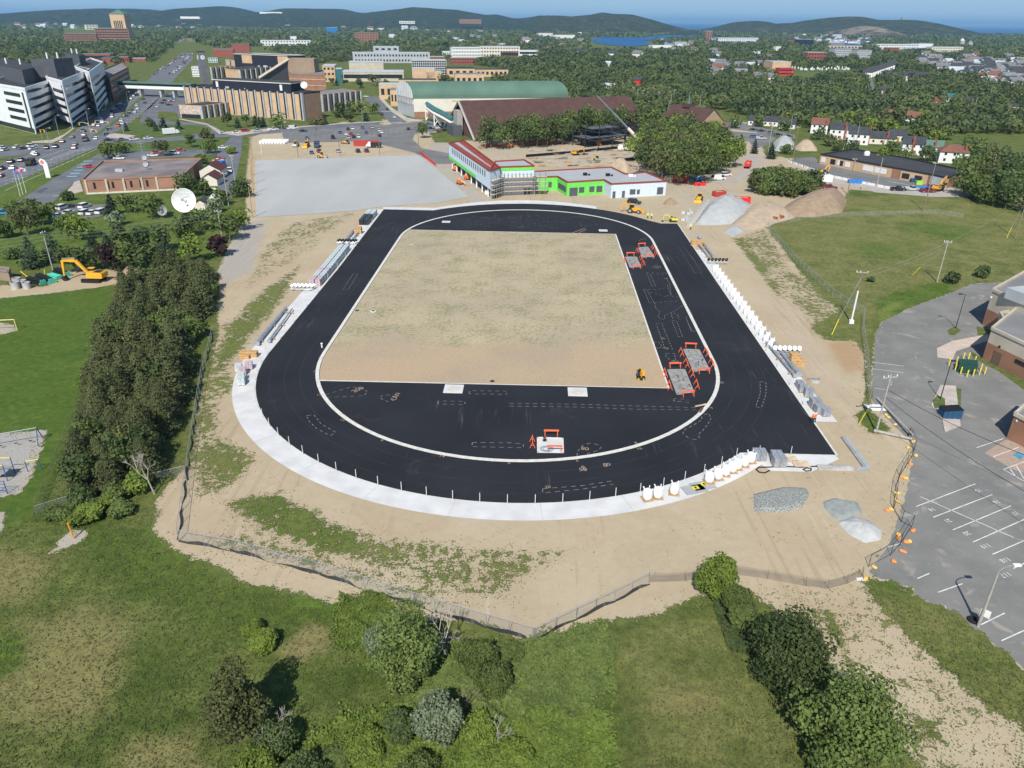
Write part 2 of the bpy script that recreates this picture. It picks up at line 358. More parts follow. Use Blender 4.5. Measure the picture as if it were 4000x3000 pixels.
# worn asphalt
aP = k.mix(k.step(n_mid, 0.3, 0.7), (0.172,0.170,0.158), (0.222,0.217,0.198))
aP = k.mix(k.step(n_sm, 0.55, 0.75), aP, (0.25,0.245,0.23))
aP = k.mix(k.math('MULTIPLY', k.step(k.noise(tc, 0.28, 3, 0.5, 1.0), 0.60, 0.72), 0.45), aP, (0.42,0.37,0.31))
aP = k.mix(k.math('MULTIPLY', k.step(n_big, 0.55, 0.7), 0.4), aP, (0.11,0.112,0.112))
wv = k.N('TexVoronoi', feature='DISTANCE_TO_EDGE'); wv.inputs['Scale'].default_value = 0.16; dv = k.N('VectorMath', operation='ADD'); nc = k.N('TexNoise'); nc.inputs['Scale'].default_value = 0.5; nc.inputs['Detail'].default_value = 4; k.L(tc, nc.inputs['Vector']); sc_ = k.N('VectorMath', operation='SCALE'); k.L(nc.outputs['Color'], sc_.inputs[0]); sc_.inputs['Scale'].default_value = 7.0; k.L(tc, dv.inputs[0]); k.L(sc_.outputs[0], dv.inputs[1]); k.L(dv.outputs[0], wv.inputs['Vector'])
aP = k.mix(k.math('MULTIPLY', k.math('MULTIPLY', k.step(wv.outputs['Distance'], 0.010, 0.0), k.step(n_mid, 0.5, 0.62)), 0.5), aP, (0.09,0.09,0.085))
am = k.step(k.math('ADD', asph, k.math('MULTIPLY', k.math('SUBTRACT', n_sm, 0.5), 0.5)), 0.42, 0.55)
soil = k.mix(am, sA_, aP)
colr = k.mix(vmask, soil, gA)
k.L(colr, bs.inputs['Base Color']); bs.inputs['Roughness'].default_value = 0.95; bs.inputs['Specular IOR Level'].default_value = 0.1
bmp = k.N('Bump'); bmp.inputs['Distance'].default_value = 0.35
k.L(k.math('MULTIPLY_ADD', vmask, 0.75, 0.15), bmp.inputs['Strength'])
k.L(k.math('MULTIPLY_ADD', n_sm, 0.7, k.math('MULTIPLY_ADD', n_blade, k.math('MULTIPLY',vmask,0.25), k.math('MULTIPLY', vmask, 0.6))), bmp.inputs['Height']); k.L(bmp.outputs[0], bs.inputs['Normal'])
ground.data.materials.append(gm)
# ------------------------------------------------------------------ RUNNING TRACK (dimensions in its own frame: u across, v along)
ASPH = mat('new_asphalt', (0.0165,0.0175,0.021), 0.85, 0.22, 0.08, bump=0.15, bscale=18, spec=0.25, detail=8)
def track_mat():
    m = ASPH; k = NT(m); b = m.node_tree.nodes['Principled BSDF']
    tc = k.N('TexCoord').outputs['Object']
    base = b.inputs['Base Color'].links[0].from_socket
    fine = k.noise(tc, 22, 2); st = k.N('Mapping'); st.inputs['Scale'].default_value = (0.9,0.05,1); k.L(tc, st.inputs[0])
    scuff = k.math('MULTIPLY', k.step(k.noise(st.outputs[0], 1.2, 6, 0.7), 0.56, 0.70), k.step(k.noise(tc, 0.045, 2), 0.50, 0.60))
    c = k.mix(k.math('MULTIPLY', scuff, 0.55), base, (0.12,0.115,0.11))
    c = k.mix(k.math('MULTIPLY', k.step(fine, 0.66, 0.72), 0.35), c, (0.10,0.10,0.105))
    d = k.step(k.noise(tc, 0.11, 5, 0.7, 0.6), 0.60, 0.70)
    c = k.mix(k.math('MULTIPLY', d, 0.25), c, (0.075,0.070,0.062))
    k.L(c, b.inputs['Base Color'])
track_mat()
CONC = mat('fresh_concrete', (0.57,0.565,0.545), 0.85, 0.10, 0.35, bump=0.1, bscale=6)
CURB = mat('kerb_concrete', (0.60,0.58,0.52), 0.85, 0.12, 1.2)
OLDC = mat('grey_concrete', (0.42,0.41,0.39), 0.9, 0.2, 0.8, bump=0.2)
PAINT = mat('chalk_paint', (0.25,0.245,0.225), 0.9, 0.35, 3.0)
def arc(cv, r, a0, a1, n=40):
    return [(r*math.cos(a0+(a1-a0)*i/n), cv + r*math.sin(a0+(a1-a0)*i/n)) for i in range(n+1)]
HL = 42.2; RI = 36.6; RO_ = 47.0
def TP(pts, z=0.0): return [T(u, v, z) for u, v in pts]
a_br = math.atan2(-74.7+HL, 33.8)
outer = [(-48.1,76.1),(-47.0,8.0)] + arc(-HL, 46.95, PI, 2*PI+a_br, 60) + [(33.9,-74.8),(47.7,-74.7),(47.6,-48.7),(47.3,6.0),(47.1,63.7),(41.9,63.6)] + arc(HL, 46.0, R_(33), R_(133), 40)
b = MB(); b.sheet(TP(outer), 0.035)
track = b.build('running_track', ASPH); struct(track)
# triangulated sheet so the concave outline fills properly
import bmesh
def fill(o):
    bm = bmesh.new(); bm.from_mesh(o.data); bmesh.ops.triangulate(bm, faces=bm.faces[:]); bm.to_mesh(o.data); bm.free()
fill(track)
b = MB()
for r in (39.6, 42.3, 44.8):
    b.ribbon([T(*p, 0.041) for p in arc(HL, r, 0, PI, 40) + arc(-HL, r, PI, 2*PI, 40)], 0.10, closed=True)
for i in range(7): b.ribbon([T(-36+i*4.6, -54.6-0, 0.041), T(-36+i*4.6+2, -56, 0.041)], 0.02)
o = b.build('paving_seam', mat('paving_seam', (0.030,0.031,0.035), 0.9, 0.4, 0.4), track)
# concrete apron outside the south bend and along both straights
inn = arc(-HL, 47.0, PI, 2*PI+a_br, 60); out = arc(-HL, 50.8, PI, 2*PI+R_(-40), 60)
b = MB()
def band(b, A_, B_, z, mi=0):
    n = len(A_); vs = [T(*p, z) for p in A_] + [T(*p, z) for p in B_]
    b.add(vs, [(i, i+1, n+i+1, n+i) for i in range(n-1)], mi)
inn[0] = (-47.0,-42.2)
out = arc(-HL, 50.8, PI, 2*PI+a_br, 60)
band(b, inn, out, 0.03)
band(b, [(-48.2,76.0),(-47.05,8.0),(-47.0,-42.2)], [(-51.8,76.0),(-51.0,8.0),(-50.8,-42.2)], 0.03)
b.sheet(TP([(34.0,-74.85),(47.7,-74.75),(47.8,-75.9),(42.6,-79.6),(37.0,-79.6)]), 0.031)
band(b, [(47.7,-64.6),(47.65,-48.7),(47.35,6),(47.2,34)], [(51.6,-64.6),(51.0,-48.7),(50.4,6),(49.6,34)], 0.03)
apron = b.build('concrete_apron', CONC); struct(apron); fill(apron)
# joints in the apron, thin dark lines
jm = mat('joint', (0.38,0.38,0.37), 0.9, 0.1)
b = MB()
for i in range(1, 30):
    a = PI + (PI+a_br)*i/30
    p = (47.1*math.cos(a), -HL+47.1*math.sin(a)); q = (50.7*math.cos(a), -HL+50.7*math.sin(a))
    if i % 3 == 0: b.ribbon([T(*p), T(*q)], 0.05, 0.040)
for i in range(18):
    v = -38+i*6.1; b.ribbon([T(-47.3-0.02*max(v-8,0),v), T(-50.9-0.02*max(v-8,0),v)], 0.04, 0.040)
b.build('joint', jm, apron)
# north walk: white concrete beyond the top bend
b = MB()

w1 = [(-48.2,76.3)] + arc(HL, 46.1, R_(133), R_(60), 30)
w2 = [(-49.0,79.6)] + [ (p[0]*1.0, max(p[1]+2.6+3.0*math.exp(-((p[0]+2)/26)**2),79.6 if p[0]<-30 else 0)) for p in arc(HL, 46.1, R_(133), R_(60), 30)]
band(b, w1, w2, 0.028)
walk = b.build('concrete_walk', CONC); struct(walk)
# white inner kerb, real 0.1 m step
def ring(b, r0, r1, z0, z1):
    P = []
    for r in (r0, r1):
        P.append(arc(HL, r, 0, PI, 48) + arc(-HL, r, PI, 2*PI, 48))
    n = len(P[0]); vs = [T(*p, z1) for p in P[0]]+[T(*p, z1) for p in P[1]]+[T(*p, z0) for p in P[0]]+[T(*p, z0) for p in P[1]]
    fs = []
    for i in range(n):
        j = (i+1)%n; fs += [(i,n+i,n+j,j),(n+i,3*n+i,3*n+j,n+j),(j,2*n+j,2*n+i,i)]
    b.add(vs, fs)
b = MB(); ring(b, 36.3, 36.95, 0.0, 0.10); kerb = b.build('track_kerb', CURB); struct(kerb)
# infield
fld = [(-36.25,-41)]; 
fTL=(-35.5,49.9); fTR=(26.5,49.4); fBR=(26.5,-53.9); fBL=(-34.3,-54.2)
left = [p for p in arc(-HL, 36.2, PI+R_(19.4), PI, 12)]
leftt = [p for p in arc(HL, 36.2, PI, PI-R_(12.4), 6)]
fpoly = left + leftt + [fTR, fBR]
im = mat('infield_soil', (0.43,0.36,0.235), 0.95, 0.07, 0.12, bump=0.3, bscale=3)
ik = NT(im); ib = im.node_tree.nodes['Principled BSDF']; it = ik.N('TexCoord').outputs['Object']
sp_ = ik.N('SeparateXYZ'); ik.L(it, sp_.inputs[0])
base = ib.inputs['Base Color'].links[0].from_socket
lo = ik.step(ik.math('ADD', sp_.outputs['Y'], ik.math('MULTIPLY', ik.noise(it, 0.10, 4), 26)), 152, 143)        # graded strip near the south end
base = ik.mix(lo, base, (0.43,0.32,0.205))
base = ik.mix(ik.math('MULTIPLY', ik.step(ik.noise(it,0.06,4),0.42,0.65), 0.5), base, (0.33,0.275,0.20))
f1 = ik.noise(it, 1.3, 6, 0.7); f2 = ik.noise(it, 0.16, 4, 0.6)
wd = ik.math('MULTIPLY', ik.step(ik.math('MULTIPLY_ADD', f2, 0.55, f1), 0.74, 0.92), ik.math('SUBTRACT', 1.0, lo))
base = ik.mix(ik.math('MULTIPLY', wd, 0.6), base, (0.15,0.17,0.065))
base = ik.mix(ik.math('MULTIPLY', ik.step(ik.noise(it, 4, 3, 0.6), 0.50, 0.62), 0.42), base, (0.20,0.18,0.11))
ik.L(base, ib.inputs['Base Color'])
b = MB(); b.sheet(TP(fpoly), 0.050); infield = b.build('infield', im); struct(infield); fill(infield)
b = MB()
b.ribbon(TP([fBL,fBR,fTR,fTL]), 0.38, 0.075)
fk = b.build('infield_edging', CURB); struct(fk)
b = MB()
b.ribbon(TP([(34.2,-74.95),(47.9,-74.85),(47.68,-48.7)]), 0.3, 0.052); b.ribbon(TP([(47.68,-48.7),(47.38,6),(47.2,63.8),(42.0,63.7)]), 0.25, 0.054)
b.ribbon(TP([(-47.1,8),(-48.2,76.2)]), 0.3, 0.052)
ok_ = b.build('outer_edging', CURB); struct(ok_)
# white square pads with a throwing circle
def pad(name, u, v, s, rz, circ=True, label=None):
    b = MB(); b.box((0,0,0.02), (s[0],s[1],0.04)); o = b.build(name, CONC); o.location = T(u,v,0.05); o.rotation_euler.z = TYAW+rz
    if circ:
        c = MB(); c.lathe([(s[0]*0.34,0.0),(s[0]*0.34,0.012)], (0,0,0.042), 28); c.build('circle', mat('pad_circle',(0.55,0.50,0.43),0.9,0.1), o)
    tag(o, label, 'concrete pad', 'white concrete pads round the infield'); return o
from_px = lambda u,v: None
def TI(u, v):
    g = G(u,v); dx, dy = g.x-TC[0], g.y-TC[1]; c, s = math.cos(TYAW), math.sin(TYAW); return (c*dx+s*dy, -s*dx+c*dy)
for (u,v,sz,lab) in ((1772,1520,(3.3,3.3),'white square pad with a round circle below the middle of the infield'),
                 (2256,1532,(3.3,3.3),'white square pad with a round circle below the right part of the infield'),
                 (1743,867,(2.6,2.3),'small white square pad on the far bend, left one of two'),
                 (2356,901,(2.6,2.3),'small white square pad on the far bend, right one of two')):
    pad('concrete_pad', *TI(u,v), sz, 0, True, lab)
# survey outlines sprayed on the asphalt
def dashes(b, pts, closed=False, L=0.7, gap=0.6, w=0.085, z=0.045):
    P = [G(*p) for p in pts]
    if closed: P.append(P[0])
    pos = 0.0; on = True; cur = P[0].copy(); left = L
    for a, c in zip(P[:-1], P[1:]):
        d = c-a; n = d.length; 
        if n < 1e-4: continue
        t = 0.0
        while t < n-1e-6:
            s = min(left, n-t)
            if on and s > 0.08: b.ribbon([a+d*(t/n), a+d*((t+s)/n)], w, z)
            t += s; left -= s
            if left <= 1e-6: on = not on; left = L if on else gap
def R4(x0,y0,k=2.765,ox=2200,oy=850): return (ox+x0/k, oy+y0/k)
def RP(lst, ox, oy, k=2.765): return [(ox+x/k, oy+y/k) for x,y in lst]
b = MB()
q = 2.212
dashes(b, RP([(600,315),(700,285),(820,248),(900,255),(965,290),(930,325),(760,332),(610,338)],1000,1400,q))
dashes(b, RP([(1075,335),(1100,318),(1170,318),(1195,345),(1180,370),(1140,375),(1090,355)],1000,1400,q), True)
dashes(b, RP([(1840,300),(1850,280),(2165,285),(2165,312),(1850,308)],1000,1400,q), True)
dashes(b, RP([(1567,385),(1580,370),(1805,372),(1805,400),(1580,396)],1000,1400,q), True)
dashes(b, RP([(437,497),(500,487),(560,565),(692,642),(640,670),(520,605),(455,540)],1000,1400,q), True)
dashes(b, RP([(1868,728),(2212,732),(2310,742),(2310,775),(2212,772),(1868,765)],1000,1400,q), True)
dashes(b, RP([(265,685),(600,660),(855,620),(880,645),(600,690),(265,722)],2000,1600,q), True)
dashes(b, RP([(560,400),(570,360),(610,310),(680,290),(740,305),(770,330),(740,355),(660,380),(630,400)],2000,1600,q))
dashes(b, RP([(1660,45),(1700,35),(1720,80),(1690,130),(1650,180),(1620,205),(1615,250),(1580,262),(1520,245),(1475,205),(1500,170),(1560,140),(1640,90),(1640,60)],2000,1600,q))
k4 = 2.765
dashes(b, RP([(1295,670),(1360,672),(1360,800),(1310,950),(1250,940),(1300,790)],2500,1250,k4), True)
dashes(b, RP([(170,40),(235,40),(350,320),(270,315),(180,60)],2500,1250,k4))
dashes(b, RP([(345,10),(395,10),(460,185),(415,183)],2500,1250,k4), True)
dashes(b, RP([(505,0),(560,120),(600,122)],2500,1250,k4))
dashes(b, RP([(275,365),(375,365),(385,440),(330,440),(275,385)],2500,1250,k4), True)
dashes(b, [(1990,1576),(2260,1580),(2500,1587),(2720,1593)]); dashes(b, [(1990,1587),(2260,1591),(2500,1600),(2720,1602)])
dashes(b, RP([(360,860),(380,850),(430,850),(520,870)],2500,1250,k4)); dashes(b, RP([(360,865),(380,890),(440,880),(540,900)],2500,1250,k4))
dashes(b, RP([(900,595),(1110,598),(1110,612),(935,610)],2200,850,k4)); dashes(b, RP([(900,595),(960,742),(1000,745),(940,612)],2200,850,k4))
dashes(b, RP([(870,778),(905,780),(980,922),(930,922)],2200,850,k4), True)
dashes(b, RP([(915,780),(1000,780),(1095,762)],2200,850,k4)); dashes(b, RP([(930,812),(990,815),(1110,855),(1160,830),(1130,760),(1125,730),(1150,720)],2200,850,k4))
dashes(b, RP([(1115,660),(1150,720),(1165,830),(1180,855),(1250,862)],2200,850,k4))
dashes(b, RP([(980,925),(1100,912),(1250,900)],2200,850,k4)); dashes(b, RP([(985,925),(1000,980),(1045,1020),(1025,1070),(1050,1100),(1095,1100),(1095,1060),(1200,1010),(1290,955),(1350,970),(1405,1070)],2200,850,k4))
dashes(b, RP([(1165,1035),(1180,1090),(1215,1100)],2200,850,k4)); dashes(b, RP([(1190,1030),(1235,1050),(1250,1100)],2200,850,k4))
dashes(b, RP([(1325,1075),(1380,1228),(1425,1230)],2200,850,k4)); dashes(b, RP([(980,1350),(1030,1340),(1065,1390),(1030,1420),(990,1390)],2200,850,k4), True)
dashes(b, RP([(820,250),(860,232),(920,232)],2200,850,k4), w=0.2)
for (cx,cy,rx,ry) in ((1012,533,42,17),(1210,1562,35,15)):
    dashes(b, RP([(cx+rx*math.cos(a),cy+ry*math.sin(a)) for a in [i*PI/8 for i in range(16)]],2200,850,k4), True, L=0.5, gap=0.15, w=0.1)
for (cx,cy,r) in ((612,497,11),(624,516,10),(833,475,13)):
    b2 = [(cx+r*math.cos(i*PI/6),cy+r*.75*math.sin(i*PI/6)) for i in range(12)]
    dashes(b, RP(b2,2000,1600,q), True, L=5, gap=0.01, w=0.14)
dashes(b, [(2450,1075),(2478,1068)], w=.1); 
# loose flow marks on the far bend
for i in range(70):
    x = rnd.uniform(1810,2340); y = rnd.uniform(842,893); L = rnd.uniform(6,30)
    dashes(b, [(x,y),(x+L,y+rnd.uniform(-1,1.5))], w=0.09, L=0.9, gap=0.6)
dashes(b, [(1650,888),(1800,870)], w=.05); dashes(b, RP([(1700,400),(1890,320),(1920,325),(1720,415)],850,750,k4), True, w=.06); dashes(b, RP([(1465,883),(1515,883),(1410,1055),(1355,1055)],850,750,k4), True, w=.08, L=.4,gap=.3)
for j in range(2): dashes(b, RP([(1245,320+j*20),(1300,390),(1340,470),(1420,600)],2200,850,k4) if j==0 else RP([(1300,320),(1390,430),(1500,595)],2200,850,k4), w=.06)
dashes(b, RP([(1420,600),(1500,598)],2200,850,k4))
mk = b.build('survey_markings', PAINT); struct(mk, 'dashed chalk outlines sprayed on the new asphalt')
# station numbers painted along the kerb and beside outlines
def stroke_text(name, s, px, size, mtl, rz=0.0, z=0.046, parent=None, ext=0.0):
    cu = bpy.data.curves.new(name, 'FONT'); cu.body = s; cu.size = size; cu.align_x = 'CENTER'; cu.align_y = 'CENTER'; cu.fill_mode = 'BOTH'; cu.extrude = ext
    o = bpy.data.objects.new(name, cu); COL.objects.link(o); bpy.context.view_layer.update()
    dg = bpy.context.evaluated_depsgraph_get(); me = bpy.data.meshes.new_from_object(o.evaluated_get(dg)); bpy.data.objects.remove(o)
    o = bpy.data.objects.new(name, me); COL.objects.link(o); me.materials.clear(); me.materials.append(mtl)
    o.location = px if isinstance(px, Vector) else G(*px, z); o.rotation_euler = (0,0,rz)
    if parent is not None: o.parent = parent
    return o
TM = mat('number_paint', (0.33,0.24,0.17), 0.9, 0.3, 3)
for (x,y,s,sz,rz) in ((1228,1451,'3',0.9,0.1),(1247,1542,'12',0.9,0.2),(1338,1640,'15',0.9,-.3),(1493,1719,'6',0.9,-.3),(1726,1782,'14',0.9,-.2),(1988,1808,'5',0.9,0),(2254,1799,'5',0.9,.1),(2484,1730,'8',0.9,.3),(2497,1752,'16',0.9,.3),(2820,1495,'10',0.9,1.3),(2780,1594,'9',0.9,.6),
    (1398,1522,'200',1.5,.9),(1546,1549,'CAN',1.3,1.4),(2277,1834,'50',1.2,.1),(2364,1817,'8',1.3,.1),(2285,1753,'80',1.2,-.2),(2140,1914-12,'20',0.8,0),(2600,1360,'TH',0.9,.2),(2590,1322,'40',0.8,.2),(2640,1415,'30',1.0,0),(2601,1088,'10',0.9,-.1),(2566,1043,'25',1.2,0)):
    o = stroke_text('painted_number', s, (x,y), sz, TM, rz, 0.047); struct(o)
# ------------------------------------------------------------------ TREES
def leaf_mat(name, c1, c2, c3, rough=0.75, scale=0.5):
    m = bpy.data.materials.new(name); m.use_nodes = True; k = NT(m); b = m.node_tree.nodes['Principled BSDF']
    tc = k.N('TexCoord').outputs['Object']; oi = k.N('ObjectInfo').outputs['Random']; geo = k.N('NewGeometry')
    n = k.noise(tc, scale, 3, 0.6); n2 = k.noise(tc, scale*5, 2, 0.6)
    at = k.N('Attribute', attribute_name='leafrand').outputs['Fac']
    c = k.mix(k.step(k.math('MULTIPLY_ADD', k.math('SUBTRACT', n2, 0.5), 0.5, n), 0.35, 0.65), c1, c2)
    c = k.mix(k.math('MULTIPLY', at, 0.55), c, c3)
    v = k.math('MULTIPLY_ADD', oi, 0.5, 0.95)
    s = k.N('VectorMath', operation='SCALE'); k.L(c, s.inputs[0]); k.L(v, s.inputs['Scale'])
    k.L(s.outputs[0], b.inputs['Base Color']); b.inputs['Roughness'].default_value = rough; b.inputs['Specular IOR Level'].default_value = 0.25
    tr = k.N('BsdfTranslucent'); k.L(s.outputs[0], tr.inputs[0]); mx = k.N('MixShader'); mx.inputs[0].default_value = 0.32
    out = m.node_tree.nodes['Material Output']; k.L(b.outputs[0], mx.inputs[1]); k.L(tr.outputs[0], mx.inputs[2]); k.L(mx.outputs[0], out.inputs[0])
    return m
LM = dict(
  green = leaf_mat('leaves_green', (0.068,0.105,0.024), (0.115,0.160,0.038), (0.17,0.21,0.07)),
  light = leaf_mat('leaves_light_green', (0.105,0.155,0.022), (0.160,0.215,0.030), (0.18,0.23,0.06)),
  dark  = leaf_mat('leaves_dark_green', (0.046,0.078,0.024), (0.078,0.115,0.034), (0.12,0.15,0.055)),
  olive = leaf_mat('leaves_olive', (0.070,0.085,0.030), (0.110,0.125,0.042), (0.15,0.16,0.06)),
  silver= leaf_mat('leaves_silver', (0.080,0.115,0.050), (0.150,0.190,0.100), (0.33,0.37,0.25)),
  copper= leaf_mat('leaves_copper', (0.028,0.016,0.018), (0.045,0.024,0.024), (0.07,0.03,0.03)),
  spruce= leaf_mat('needles_spruce', (0.056,0.072,0.028), (0.100,0.115,0.044), (0.15,0.16,0.065)),
  pine  = leaf_mat('needles_pine', (0.026,0.045,0.028), (0.045,0.070,0.038), (0.06,0.09,0.05)),
  far   = leaf_mat('leaves_far', (0.026,0.050,0.022), (0.088,0.118,0.034), (0.15,0.165,0.065), scale=0.022),
)
BARK = mat('bark', (0.16,0.12,0.09), 0.9, 0.3, 3)
PALEBARK = mat('dead_wood', (0.38,0.34,0.29), 0.9, 0.25, 3)
def quads_mesh(name, cen, nrm, size, m, rng, aspect=1.0, rand=None):
    n = len(cen); a = rng.normal(size=(n,3)); t = np.cross(nrm, a); t /= np.linalg.norm(t,axis=1)[:,None]+1e-9
    bt = np.cross(nrm, t); bt /= np.linalg.norm(bt,axis=1)[:,None]+1e-9
    s = (size if np.ndim(size) else np.full(n, size))[:,None]
    v = np.stack([cen - t*s*.5 , cen - bt*s*.5*aspect + t*s*.1, cen + t*s*.5, cen + bt*s*.5*aspect - t*s*.1],1).reshape(-1,3)
    me = bpy.data.meshes.new(name); me.vertices.add(4*n); me.vertices.foreach_set('co', v.astype(np.float32).ravel())
    me.loops.add(4*n); me.loops.foreach_set('vertex_index', np.arange(4*n, dtype=np.int32))
    me.polygons.add(n); me.polygons.foreach_set('loop_start', np.arange(n, dtype=np.int32)*4); me.polygons.foreach_set('loop_total', np.full(n,4,dtype=np.int32))
    at = me.attributes.new('leafrand','FLOAT','FACE'); at.data.foreach_set('value', (rng.random(n) if rand is None else rand).astype(np.float32))
    me.materials.append(m); me.update(); return me
def crown_pts(rng, h, w, nlobe, nleaf, base=0.12, lobe=0.30, squash=0.85, flat=0.35):
    """leaf positions and normals on many overlapping lobes over an egg-shaped crown that stands on z=0"""
    lob = []
    for i in range(nlobe):
        u = rng.uniform(-0.75,1); a = rng.uniform(0,2*PI); r = math.sqrt(max(0,1-u*u))
        q = rng.uniform(0.45,1.05)
        c = np.array([r*math.cos(a)*w/2*q*(1-lobe*.6), r*math.sin(a)*w/2*q*(1-lobe*.6), h*(base+(1-base)*(0.5+0.5*u*q*(1-lobe*.3)))])
        lob.append((c, w*lobe*rng.uniform(0.55,1.3)))
    lob.append((np.array([0,0,h*(0.5+base*.5)]), w*0.30))
    vol = np.array([l[1]**1.7 for l in lob]); pick = rng.choice(len(lob), nleaf, p=vol/vol.sum())
    d = rng.normal(size=(nleaf,3)); d[:,2] += flat*0.6; d /= np.linalg.norm(d,axis=1)[:,None]
    C = np.array([l[0] for l in lob])[pick]; Rd = np.array([l[1] for l in lob])[pick]*rng.uniform(0.62,1.0,nleaf)**.6*(1+.35*(rng.random(nleaf)<.12)*rng.random(nleaf))
    cen = C + d*Rd[:,None]*np.array([1,1,squash]); nr = d + rng.normal(size=(nleaf,3))*0.55; nr /= np.linalg.norm(nr,axis=1)[:,None]
    cen[:,2] = np.maximum(cen[:,2], 0.15)
    return cen, nr
def spruce_pts(rng, h, w, n):
    t = rng.random(n)**0.75; z = h*(1-t)*0.95+0.3; lev = np.floor(z/(h/13))*(h/13)
    tier = (z-lev)/(h/13); rad = (w/2)*(1-z/h)**0.62*(1.15-0.5*tier)*rng.uniform(0.35,1.15,n)*(1+0.22*np.sin(lev*7.1))
    a = rng.uniform(0,2*PI,n); a = np.round(a*3.5)/3.5 + rng.normal(size=n)*0.22 + lev*2
    cen = np.stack([rad*np.cos(a), rad*np.sin(a), z-rad*0.10],1)
    nr = np.stack([np.cos(a)*0.5, np.sin(a)*0.5, np.full(n,0.8)],1)+rng.normal(size=(n,3))*0.45; nr /= np.linalg.norm(nr,axis=1)[:,None]
    return cen, nr
def trunk_mesh(rng, h, r, limbs=5, m=None, spread=0.35):
    b = MB(); top = Vector((rng.normal()*h*.03, rng.normal()*h*.03, h*0.62)); b.tube((0,0,-0.2), top, r, r*.45, 7)
    for i in range(limbs):
        a = 2*PI*i/limbs+rng.uniform(-.4,.4); z0 = h*rng.uniform(.22,.5); p0 = top*(z0/top.z)
        p1 = p0+Vector((math.cos(a)*h*spread*.5, math.sin(a)*h*spread*.5, h*rng.uniform(.12,.22))); p2 = p1+Vector((math.cos(a)*h*spread*.3, math.sin(a)*h*spread*.3, h*.16))
        b.tube(p0,p1,r*.42,r*.26,5,caps=False); b.tube(p1,p2,r*.26,r*.1,5,caps=False)
    return b.mesh('trunk', m or BARK)
_T = {}
def tree_meshes(kind, lod, h, w, var):
    key = (kind, lod, round(h/2), round(w/2), var)
    if key in _T: return _T[key]
    rng = np.random.default_rng(hash((kind,lod,round(h),round(w),var)) % 99991 if False else sum(ord(c) for c in kind)*31+lod*7+int(h*3)+int(w*5)*11+var*101)
    nl, ls, nlobe = {0:(11000,0.34,64),1:(2600,0.60,22),2:(750,0.95,15),3:(260,1.5,9)}[lod]
    if kind in ('spruce','pine'):
        n = {0:5200,1:2000,2:700,3:240}[lod]; s = {0:0.36,1:0.55,2:0.85,3:1.3}[lod]
        cen, nr = spruce_pts(rng, h, w, n); me = quads_mesh('crown', cen, nr, s*rng.uniform(.6,1.3,n)*(1.15-0.5*cen[:,2]/h), LM[kind], rng, 0.55)
        tr = trunk_mesh(rng, h, 0.16*h/8, 0)
    else:
        cen, nr = crown_pts(rng, h, w, nlobe, nl, base=0.04 if lod == 0 else 0.28 if h >= 9 else 0.12, lobe=0.19 if lod == 0 else 0.28); sz = ls*(w/8)**0.5
        me = quads_mesh('crown', cen, nr, sz*rng.uniform(.5,1.3,nl), LM[kind], rng, 0.8)
        tr = trunk_mesh(rng, h, 0.035*h*.6, 5 if lod < 3 else 3)
    _T[key] = (me, tr, h, w); return _T[key]
def tree(p, h, w, kind, label, cat='tree', group=None, lod=None, name=None, var=None, trunk=True):
    p = Vector((p[0],p[1],0)) if not isinstance(p, Vector) else p
    d = math.hypot(p.x, p.y)
    if lod is None: lod = 0 if d < 95 else 1 if d < 190 else 2 if d < 420 else 3
    hh = max(2, round(h/2)*2); ww = max(2, round(w/2)*2)
    me, tr, h0, w0 = tree_meshes(kind, lod, hh, ww, rnd.randint(0,2) if var is None else var)
    nm = name or {'spruce':'spruce_tree','pine':'spruce_tree','copper':'copper_tree'}.get(kind,'leafy_tree')
    t = thing(nm, label, cat, p, rnd.uniform(0,6.28), group); t.scale = (w/w0, w/w0, h/h0)
    c = bpy.data.objects.new('crown', me); COL.objects.link(c); c.parent = t
    if trunk: c = bpy.data.objects.new('trunk', tr); COL.objects.link(c); c.parent = t
    return t
def dead_tree(p, h, label, seed, w=0.45, name='bare_tree', mtl=None):
    rg = random.Random(seed); b = MB()
    def grow(p0, d, L, r, n):
        p1 = p0 + d*L; b.tube(p0, p1, r, r*.7, 5, caps=False)
        if n == 0: return
        for i in range(3 if n > 1 else 4):
            e = Vector((rg.gauss(0,1), rg.gauss(0,1), rg.gauss(0.35,.6))).normalized(); grow(p1, (d*0.9+e*w*1.6).normalized(), L*rg.uniform(.55,.8), r*.62, n-1)
    grow(Vector((0,0,-.2)), Vector((rg.gauss(0,.1),rg.gauss(0,.1),1)).normalized(), h*.36, h*.017, 4)
    o = b.build(name, mtl or PALEBARK); o.location = p; tag(o, label, 'bare tree'); return o
def inpoly(x, y, P):
    c = False; n = len(P)
    for i in range(n):
        ax, ay = P[i][0], P[i][1]; bx, by = P[(i+1)%n][0], P[(i+1)%n][1]
        if (ay>y)!=(by>y) and x < (bx-ax)*(y-ay)/(by-ay+1e-12)+ax: c = not c
    return c
def scatter(pts_px, spacing, rg, jit=0.45, maxn=None, world=False):
    P = pts_px if world else [G(*p) for p in pts_px]; xs = [p[0] for p in P]; ys = [p[1] for p in P]; out = []
    y = min(ys)
    row = 0
    while y < max(ys):
        x = min(xs) + (spacing/2 if row%2 else 0)
        while x < max(xs):
            a = x+rg.uniform(-jit,jit)*spacing; c = y+rg.uniform(-jit,jit)*spacing
            if inpoly(a, c, P): out.append((a,c))
            x += spacing
        y += spacing*.87; row += 1
    return out
